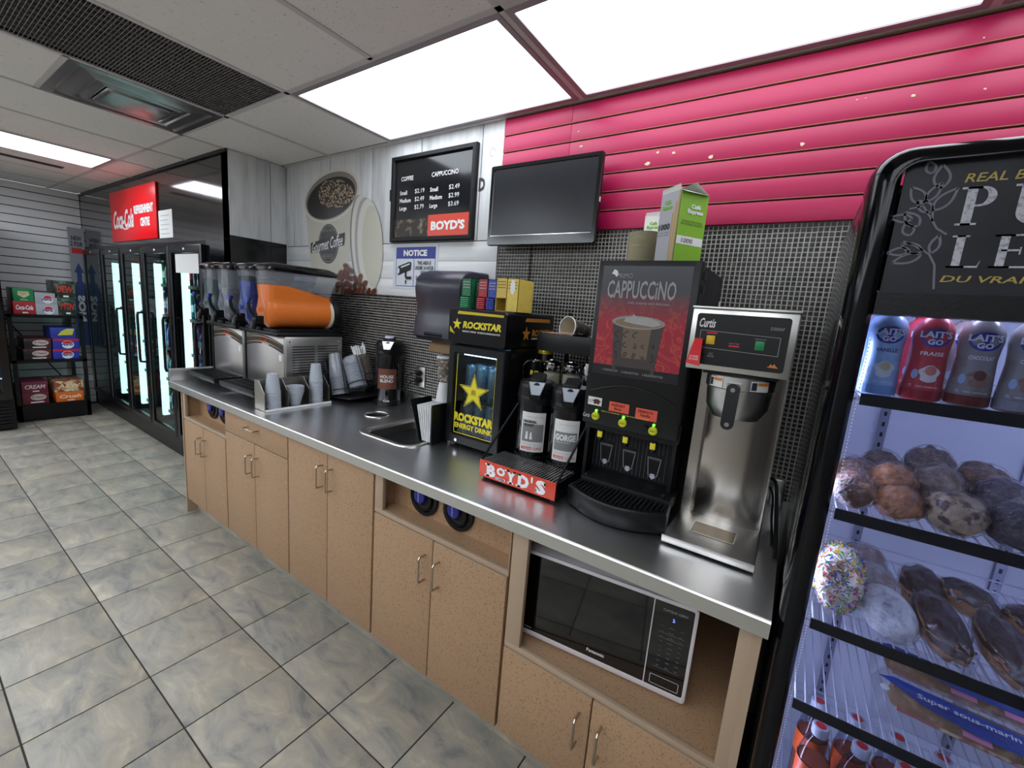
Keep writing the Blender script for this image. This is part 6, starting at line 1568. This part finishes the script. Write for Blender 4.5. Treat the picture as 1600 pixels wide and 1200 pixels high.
# submarine sandwich pack on the fourth shelf
zs = .711
sp_ = thing('sandwich_pack', 'clear packed submarine sandwich with a blue label on the fourth shelf', 'sandwich', (0, 0, 0))
obj('bread', G().loops([[(x_, .036 * math.cos(q) * k, .028 + .026 * math.sin(q) * k) for q in [2 * PI * j / 14 for j in range(14)]] for x_, k in ((-.125, .3), (-.118, .7), (-.1, .95), (-.05, 1), (0, 1.02), (.05, 1), (.1, .95), (.118, .7), (.125, .3))]), M('bread_crust', '#8c6a44', .6, spots=(35, '#b48f62', .5, .65), bump=(120, .6)), sp_)
obj('filling', G().loops([[(x_, -.004 + .037 * math.cos(q), .026 + .006 * math.sin(q)) for q in [2 * PI * j / 12 for j in range(12)]] for x_ in (-.112, -.05, .0, .06, .112)]), M('ham_filling', '#b06a62', .5, spots=(40, '#d9c9a0', .5, .6)), sp_)
obj('tray_film', G().loops([[(u, v, z_) for u, v in rrect(-.15 + d, .15 - d, -.058 + d, .055 - d, .01)] for d, z_ in ((0, .001), (0, .006), (.012, .05), (.03, .058))]), m_wrap, sp_)
lb = obj('label', G().add([(-.145, -.045 + .055 - .0, .052), (-.12, .012, .06), (.0, .0, .0625), (.08, .0, .061), (.15, -.02, .05), (.12, -.038, .052), (.0, -.045, .058), (-.08, -.03, .058), (-.12, -.005, .056)], [tuple(range(9))]), M('label_blue', '#23459c', .4), sp_, smooth=0)
text('Super sous-marin', (-.085, .06, -.025, -.009), FT(.0625), m_txw, lb, bold=.02, d=.0012)
obj('price_sticker', G().patch(-.02, .02, -.054, -.04, FT(.052)).patch(.06, .09, -.054, -.04, FT(.052)), M('pink_sticker', '#d58aa6', .5), sp_, smooth=0)
obj('maple_badge', G().flat(circ(-.135, -.02, .008, .008, 16), FT(.052)), m_txw, sp_, smooth=0)
sp_.location = (1.290, -.640, zs + .011); sp_.rotation_euler = (math.radians(10), 0, math.radians(-4))
sp2 = dup(sp_, (1.30, -.515, zs + .013), label='second submarine sandwich pack behind the first on the fourth shelf')
# drink bottles on the bottom shelves
def soda(x, y, z, label, first=[None], g_='red-capped bottles on the lowest visible shelf'):
    if first[0] is None:
        t = thing('juice_bottle', label, 'bottle', group=g_)
        obj('bottle_body', G().lathe([(.028, 0), (.032, .006), (.032, .07), (.029, .09), (.032, .11), (.031, .15), (.024, .185), (.0135, .205), (.013, .212)], (0, 0, 0), 24), MG('bottle_clear', '#dadde8', .3), t)
        obj('drink', G().lathe([(.026, .002), (.030, .008), (.030, .07), (.027, .09), (.030, .11), (.0285, .14), (.001, .141)], (0, 0, 0), 24), M('red_drink', '#a8482c', .2), t, label='red drink')
        obj('cap', G().lathe([(.0155, .208), (.0165, .211), (.0165, .228), (.0145, .231), (.001, .231)], (0, 0, 0), 24), M('cap_pale', '#a9abb8', .3), t)
        obj('cap_print', G().lathe([(.0105, .2312), (.001, .2316)], (0, 0, 0), 16, c0=False), m_red, t)
        l_ = obj('label', G().patch(-.09, .09, .085, .14, CY(0, 0, .0325), 24, .0004), M('label_orange', '#d1541f', .4), t)
        text('BAI', (-.012, .012, .10, .118), CY(0, 0, .0325), m_txw, l_, bold=.04, d=.0012)
        t.location = (x, y, z); first[0] = t; return t
    return dup(first[0], (x, y, z), rz=random.uniform(-.6, .6), label=label)
zb = .403
soda(1.062, -.69, zb, 'red drink bottle with pale cap at the left of the lowest visible shelf')
soda(1.135, -.69, zb, 'red drink bottle with pale cap, second from left on the lowest visible shelf')
soda(1.208, -.69, zb, 'red drink bottle with pale cap, third from left on the lowest visible shelf')
soda(1.062, -.61, zb, 'red drink bottle in the second row behind the leftmost bottle')
soda(1.135, -.61, zb, 'red drink bottle in the second row behind the second bottle')
soda(1.208, -.61, zb, 'red drink bottle in the second row behind the third bottle')
soda(1.281, -.69, zb, 'red drink bottle in the bottom right corner of the picture')
soda(1.281, -.61, zb, 'red drink bottle in the second row behind the bottom right corner bottle')

# ================================================================ BLACK WALL WITH FIVE GLASS COOLER DOORS
wall_cooler = obj('wall_cooler', G().box(-6.1, -2.452, -.397, -.36, 1.845, H), M('cooler_fascia', '#0b0b0d', .1, coat=.5, bump=(5, .06)), kind='structure')
obj('column_panel', G().box(-2.84, -2.452, -.397, -.36, 0, 1.8445), M('cooler_fascia'), wall_cooler)
cb = thing('reach_in_cooler', 'black five-door reach-in beverage cooler beneath the red sign', 'cooler', (-4.43, -.2, 0))
obj('kick_base', G().box(-6.06, -2.842, -.395, -.30, 0, .145), m_dark, cb)
g = G().box(-6.06, -2.842, -.396, -.35, 1.815, 1.844).box(-6.06, -2.842, -.396, -.33, .145, .172)
DX = [-2.846, -3.487, -4.105, -4.70, -5.335, -6.02]
for x_ in DX: g.box(x_ - .018 - (.02 if x_ == DX[-1] else 0), x_ + .018 if x_ != DX[0] else x_ + .003, -.396, -.35, .172, 1.815)
obj('frame', g, m_dark, cb)
g = G().box(-6.06, -2.842, .55, .6, .1, 1.9).box(-6.06, -6.04, -.35, .55, .1, 1.9).box(-2.862, -2.842, -.35, .55, .1, 1.9).box(-6.04, -2.862, -.33, .55, .13, .15).box(-6.04, -2.862, -.33, .55, 1.85, 1.87)
obj('interior', g, M('cooler_inside', '#565c64', .5), cb)
m_led = M('bank_led', '#e6fff8', .5, emit=('#d2fff2', BANK_LED))
for k, x_ in enumerate(DX[1:5]):
    obj('led_strip', G().box(x_ - .022, x_ + .022, -.338, -.292, .25, 1.68), m_led, cb, label='upright white lamp strip')
m_dg = MG('cooler_glass', '#c4ced2', .4, .03)
for k in range(5):
    x1_, x0_ = DX[k] - .006, DX[k + 1] + .006
    d = obj('glass_door', G().loops([[(u, y_, v) for u, v in rrect(a, b, c, e, .004, 1)] for a, b, c, e, y_ in
        ((x0_, x1_, .178, 1.812, -.399), (x0_, x1_, .178, 1.812, -.425), (x0_ + .004, x1_ - .004, .182, 1.808, -.428), (x0_ + .045, x1_ - .045, .225, 1.755, -.428), (x0_ + .047, x1_ - .047, .227, 1.753, -.42), (x0_ + .047, x1_ - .047, .227, 1.753, -.399))], close=True), m_dark, cb)
    obj('pane', G().box(x0_ + .047, x1_ - .047, -.418, -.414, .227, 1.753), m_dg, d)
    obj('silver_edge', G().box(x0_ + .045, x0_ + .053, -.4285, -.426, .227, 1.753), M('edge_trim_grey', '#77797c', .3, .7), d, smooth=0)
    hx = x1_ - .028
    obj('handle', G().tube([(hx, -.426, 1.23), (hx, -.47, 1.225), (hx, -.475, 1.2), (hx, -.475, .80), (hx, -.47, .775), (hx, -.426, .77)], .011, 8), m_blk, d)
    obj('hinge_light', G().box(x0_ + .3, x0_ + .33, -.4285, -.427, 1.775, 1.79), m_txw, d, smooth=0)
    if k == 0:
        obj('paper_notice', G().patch(x0_ + .12, x1_ - .05, 1.60, 1.745, FY(-.4186)), m_paper, d, smooth=0)
    for z_ in (.30, .62, .92, 1.22, 1.5):
        sh = obj('shelf', G().box(x0_ + .01, x1_ - .01, -.30, .2, z_ - .008, z_), M('shelf_grey_wire', '#4b4e52', .5), cb)
        obj('price_strip', G().box(x0_ + .01, x1_ - .01, -.305, -.30, z_ - .025, z_ + .004), M('price_strip_red', '#7c1f2a', .5) if (k + int(z_ * 10)) % 3 == 0 else m_blk2, sh, smooth=0)
bcols = [('dark_cola', '#1f1413'), ('green', '#1f6a38'), ('red', '#a3202a'), ('blue', '#20489a'), ('orange', '#c0641c'), ('purple', '#4c2470'), ('silver', '#8d939a'), ('teal', '#1a6f7c')]
protos = {}
def bank_bottle(c):
    nm, hx = bcols[c]
    if nm not in protos:
        t = thing('beverage_bottle', 'x', 'bottle')
        obj('body', G().lathe([(.030, 0), (.033, .008), (.033, .13), (.028, .16), (.013, .20), (.012, .205)], (0, 0, 0), 10), M('bottle_' + nm, hx, .15, coat=.5), t)
        obj('cap', G().lathe([(.0145, .203), (.0145, .22), (.001, .221)], (0, 0, 0), 10), m_txw if c % 2 else m_red, t)
        obj('label', G().lathe([(.0335, .06), (.0335, .12)], (0, 0, 0), 10, c0=False, c1=False), M('label_' + nm, ['#c8102e', '#e4e0c8', '#e8e8e8', '#dfe6f0', '#f0c040', '#d8d0e8', '#30508c', '#e0f0f0'][c], .4), t)
        protos[nm] = t; return t, True
    return protos[nm], False
dn = ('first cooler door, nearest the counter', 'second cooler door from the counter', 'third cooler door', 'fourth cooler door', 'fifth cooler door, farthest')
sn = ('bottom', 'second', 'middle', 'fourth', 'top')
random.seed(21)
for k in range(5):
    x1_, x0_ = DX[k] - .006, DX[k + 1] + .006
    for s, z_ in enumerate((.30, .62, .92, 1.22, 1.5)):
        for half in range(2):
            c = random.randrange(8); nm = bcols[c][0].replace('_', ' ')
            for j in range(3):
                x_ = x0_ + .07 + (half * 3 + j) * (x1_ - x0_ - .14) / 5
                p, new = bank_bottle(c)
                lab = '%s bottle, %s shelf, %s side, behind the %s' % (nm, sn[s], 'left right'.split()[half], dn[k])
                grp = 'bottles on the %s shelf, %s side, %s' % (sn[s], 'left right'.split()[half], dn[k])
                loc = (x_ + random.uniform(-.006, .006), -.255 + random.uniform(-.006, .006), z_ + .0005)
                if new: p.location = loc; p['label'] = lab; p['group'] = grp
                else: dup(p, loc, label=lab, group=grp)
# sign and paper over the doors
cs_ = thing('drink_sign', 'red Coca-Cola Refreshment Centre sign over the cooler doors', 'sign', (-4.36, -.4, 2.1))
cs_['label'] = 'red sign with white script and REFRESHMENT CENTRE over the cooler doors'
obj('board', G().prism([(-4.955, 1.872), (-3.755, 1.882), (-3.735, 2.335), (-4.955, 2.335)], lambda u, v, d: (u, -.398 - d, v), 0, .012), M('sign_red', '#ea0a1a', .3), cs_, bev=.002)
mpq = FY(-.4105)
text('Coca-Cola', (-4.87, -4.30, 1.99, 2.16), mpq, m_txw, cs_, shear=.35, bold=.03)
g = G(); 
for k in range(14):
    u = -4.86 + k * .034
    g.patch(u, u + .036, 1.995 + .018 * math.sin(k * .5) , 2.006 + .018 * math.sin(k * .5), mpq, 1, .002)
obj('script_swash', g, m_txw, cs_, smooth=0)
text('REFRESHMENT', (-4.28, -3.80, 2.10, 2.175), mpq, m_txw, cs_, bold=.06)
text('CENTRE', (-4.13, -3.90, 1.99, 2.065), mpq, m_txw, cs_, bold=.06)
pp = tag(obj('paper_sheet', G().box(-3.73, -3.44, -.3995, -.3975, 1.88, 2.10), m_paper), 'white typed paper sheet taped beside the red drink sign', 'paper')
for k in range(5):
    obj('typed_line', G().patch(-3.70, -3.50 - .03 * (k % 2), 2.055 - k * .036, 2.06 - k * .036, FY(-.3996)), m_txg, pp, smooth=0)

# ================================================================ FAR LEFT: RACK OF SODA CASES, BANNER, DARK FRIDGE
sr = thing('display_rack', 'black metal display rack of soda cases against the white slat wall', 'rack', (-5.8, -.84, 0))
ry0, ry1, rx0, rx1 = -1.10, -.568, -6.05, -5.50
for (a, b) in ((rx1 - .03, ry0), (rx1 - .03, ry1 - .03), (rx0, ry0), (rx0, ry1 - .03)):
    obj('post', G().box(a, a + .03, b, b + .03, 0, 1.12 if a > -5.9 else 1.12), m_dark, sr)
for z_ in (1.095, .635, .175):
    obj('shelf', G().box(rx0, rx1, ry0, ry1, z_ - .03, z_), m_dark, sr)
obj('skirt', G().box(rx1 - .02, rx1, ry0, ry1, .01, .145), m_dark, sr)
obj('cross_brace', G().tube([(rx0 + .01, ry0 + .02, 1.06), (rx0 + .01, ry1 - .02, .2)], .006, 6), m_dark, sr)
def case(y0, y1, z0, z1, col, label, word=None, wcol=None, band=None, tex=None):
    t = thing('soda_case', label, 'soda case', (-5.7, (y0 + y1) / 2, z0), 'soda cases on the black rack')
    b = obj('carton', G().box(-5.86, -5.515, y0, y1, z0, z1), M('case_' + col[1:], col, .35, spots=tex), t, bev=.003)
    mp = FX(-5.5145)
    if band: obj('band', G().patch(y0 + .002, y1 - .002, z1 - (z1 - z0) * .22, z1 - .002, mp, 1, .0008), M('case_band_' + band[1:], band, .4), b, smooth=0)
    if word:
        w = y1 - y0; h = z1 - z0
        if word == 'Dr Pepper':
            obj('oval_print', G().flat(circ((y0 + y1) / 2 + .02, z0 + h * .6, w * .3, h * .27, 20), mp, .001), M('case_oval', '#c8b8b4', .4), b, smooth=0)
            text(word, ((y0 + y1) / 2 + .02 - w * .25, (y0 + y1) / 2 + .02 + w * .25, z0 + h * .5, z0 + h * .7), mp, M('wine_lettering'), b, shear=.2, bold=.02, d=.002)
            obj('foot_print', G().patch(y0 + w * .3, y0 + w * .8, z0 + h * .12, z0 + h * .22, mp, 1, .001), m_txw, b, smooth=0)
        elif word == 'PEPSI':
            obj('globe_print', G().flat(circ((y0 + y1) / 2 + .01, z0 + h * .42, w * .24, h * .38, 20), mp, .001), m_txw, b, smooth=0)
            obj('globe_red', G().flat([((y0 + y1) / 2 + .01 + w * .2 * math.cos(q), z0 + h * .5 + h * .27 * math.sin(q)) for q in [PI * k / 10 for k in range(11)]], mp, .0016), m_red, b, smooth=0)
            text(word, ((y0 + y1) / 2 - w * .2, (y0 + y1) / 2 + w * .24, z0 + h * .3, z0 + h * .48), mp, m_blue, b, bold=.05, d=.0022)
        else:
            text(word, (y0 + w * .12, y0 + w * .9, z0 + h * .35, z0 + h * .72), mp, M('case_word_' + (wcol or '#eeeeee')[1:], wcol or '#eeeeee', .4), b, bold=.03, shear=.2)
            obj('foot_print', G().patch(y0 + w * .4, y0 + w * .65, z0 + h * .08, z0 + h * .18, mp, 1, .001), m_txw, b, smooth=0)
    return t
case(-1.052, -.905, 1.0955, 1.222, '#b31f2c', 'red case with white script, under the green case on the top shelf', 'Coca-Cola')
c_ = case(-1.045, -.908, 1.223, 1.348, '#1c8a4e', 'green case on top of the red case at the left of the top shelf')
b_ = c_.children[0]
obj('shield_print', G().flat([(-1.01, 1.32), (-.94, 1.32), (-.935, 1.285), (-.975, 1.255), (-1.015, 1.285)], FX(-5.5145), .001), M('case_cream', '#d9cfa6', .4), b_, smooth=0)
text('CANADA\nDRY', (-1.0, -.95, 1.285, 1.31), FX(-5.5145), m_green, b_, d=.002); obj('foot_print', G().patch(-1.0, -.95, 1.235, 1.242, FX(-5.5145), 1, .001), M('case_cream'), b_, smooth=0)
case(-.902, -.745, 1.0955, 1.205, '#a9abb4', 'silver soda case, lower one of the pair on the top shelf', 'PEPSI')
case(-.902, -.745, 1.206, 1.315, '#a9abb4', 'silver soda case, upper one of the pair on the top shelf', 'PEPSI')
case(-.742, -.612, 1.0955, 1.268, '#1f2a22', 'black and green soda case, lower one at the right of the top shelf', 'MTN', '#c83028', tex=(30, '#5c6e5c', .5, .6))
case(-.762, -.606, 1.269, 1.448, '#1f2a22', 'black and green soda case, upper one at the right of the top shelf', 'DEW', '#c83028', tex=(30, '#5c6e5c', .5, .6))
case(-1.02, -.826, .6355, .745, '#5c1822', 'dark red soda case, lower left on the middle shelf', 'Dr Pepper', tex=(6, '#1c0f10', .45, .6))
case(-1.01, -.82, .746, .853, '#5c1822', 'dark red soda case, upper left on the middle shelf', 'Dr Pepper', tex=(6, '#1c0f10', .45, .6))
case(-.816, -.622, .6355, .742, '#2b2fa0', 'blue soda case, bottom of the right pile on the middle shelf', 'PEPSI', band='#b8202e')
case(-.81, -.612, .743, .852, '#2b2fa0', 'blue soda case, middle of the right pile on the middle shelf', 'PEPSI', band='#b8202e')
c_ = case(-.82, -.632, .853, .965, '#24389a', 'blue case with a yellow splash, topmost of its pile on the middle shelf')
obj('splash_print', G().flat([(-.77, .885), (-.66, .89), (-.642, .955), (-.70, .955), (-.74, .93)], FX(-5.5145), .001), M('case_lemon', '#c9c24a', .4), c_.children[0], smooth=0)
case(-1.062, -.878, .1755, .296, '#6d1a2c', 'maroon soda case, lower left on the bottom shelf', 'Dr Pepper')
case(-1.06, -.876, .297, .41, '#74203a', 'plum soda case, upper left on the bottom shelf', 'CREAM', '#d8c8cc')
case(-.826, -.615, .1755, .28, '#d8681c', 'orange soda case, lower right on the bottom shelf', 'Crush', '#f0d8c0')
case(-.832, -.612, .281, .40, '#8c4a28', 'brown and cream root beer case, upper right on the bottom shelf', 'A&W', '#e8d0a8', tex=(18, '#d8b890', .5, .58))
bn_ = thing('tall_banner', 'tall blue and grey cardboard banner standing in the far corner by the cooler', 'banner', (-6.0, -.46, 0))
obj('card', G().box(-6.004, -6.0, -.535, -.405, .70, 2.04), M('banner_grey', '#8f9198', .4), bn_)
mpn = FX(-6.0)
obj('blue_field', G().flat([(-.53, .72), (-.41, .72), (-.41, 1.36), (-.44, 1.45), (-.50, 1.45), (-.53, 1.36)], mpn), M('banner_blue', '#1f3070', .4), bn_, smooth=0)
obj('arrow_print', G().flat([(-.49, 1.45), (-.45, 1.45), (-.45, 1.55), (-.43, 1.55), (-.47, 1.66), (-.51, 1.55), (-.49, 1.55)], mpn), M('banner_blue'), bn_, smooth=0)
text('NOS', (-.37, -.37 + .30, -.5, -.44), lambda u, v, d: (-6.0 + d, v, 1.0 + (u + .37)), m_txw, bn_, bold=.05)
text('NEW\n2 FOR', (-.52, -.42, 1.84, 1.95), mpn, m_txk, bn_, bold=.03); obj('red_print', G().patch(-.515, -.43, 1.76, 1.82, mpn, 1, .001), m_red, bn_, smooth=0)

dfz = thing('dark_merchandiser', 'dark upright display fridge cut by the left edge of the picture', 'fridge', (-5.6, -1.6, 0))
qx = -5.20; qy = -1.145
def ql(d, x): return [(x, u, v) for u, v in rrect(-2.0 + d, qy - d, .30 + d, 1.98 - d, .03)]
g = G().box(-6.08, qx - .05, qy - .02, qy, .02, 1.98).box(-6.08, qx - .05, -2.0, -1.98, .02, 1.98).box(-6.08, -6.05, -2.0, qy, .02, 1.98).box(-6.08, qx - .05, -2.0, qy, 1.95, 1.98).box(-6.08, qx - .05, -2.0, qy, .02, .3)
obj('cabinet', g, m_dark, dfz, bev=.003)
obj('door_frame', G().loops([ql(0, qx - .05), ql(0, qx - .01), ql(.008, qx)] + [[(x, u, v) for u, v in rrect(-1.94, qy - .06, .36, 1.92, .02)] for x in (qx, qx - .05)], close=True), m_gloss, dfz)
obj('pane', G().box(qx - .02, qx - .016, -1.945, qy - .055, .355, 1.925), m_dg, dfz)
obj('inner_light', G().box(qx - .07, qx - .06, qy - .055, qy - .04, .4, 1.9), M('led_cool'), dfz, label='cool white lamp strip')
obj('louvre_grille', (lambda q: [q.box(qx - .03, qx - .006, -1.97, qy - .03, .05 + k * .033, .07 + k * .033) for k in range(7)] and q)(G()), m_blk, dfz)
obj('lower_panel', G().box(qx - .05, qx - .03, -2.0, qy, .02, .3), m_dark, dfz)
for z_ in (.50, .80, 1.1, 1.4):
    obj('shelf', (lambda q: [q.cyl((-5.95, -1.96 + k * .04, z_), (qx - .08, -1.96 + k * .04, z_), .003, n=5) for k in range(20)] and q.cyl((qx - .08, -1.97, z_), (qx - .08, qy - .03, z_), .004, n=6))(G()), m_wh_wire, dfz, label='white wire shelf')
o = None
for z_, nm in ((.504, 'lower'), (.804, 'upper')):
    o = None
    for k in range(4):
        loc = (qx - .13, qy - .11 - k * .085, z_)
        if o is None:
            o = obj('water_bottle', G().lathe([(.03, 0), (.033, .01), (.033, .12), (.014, .19), (.014, .21), (.001, .212)], (0, 0, 0), 14), M('bottle_violet', '#5a6cc8', .2, coat=.5)); o.location = loc
            tag(o, 'blue-violet bottle on the %s shelf of the dark fridge at the left edge' % nm, 'bottle', 'bottles on the %s shelf of the dark fridge' % nm)
        else: dup(o, loc)
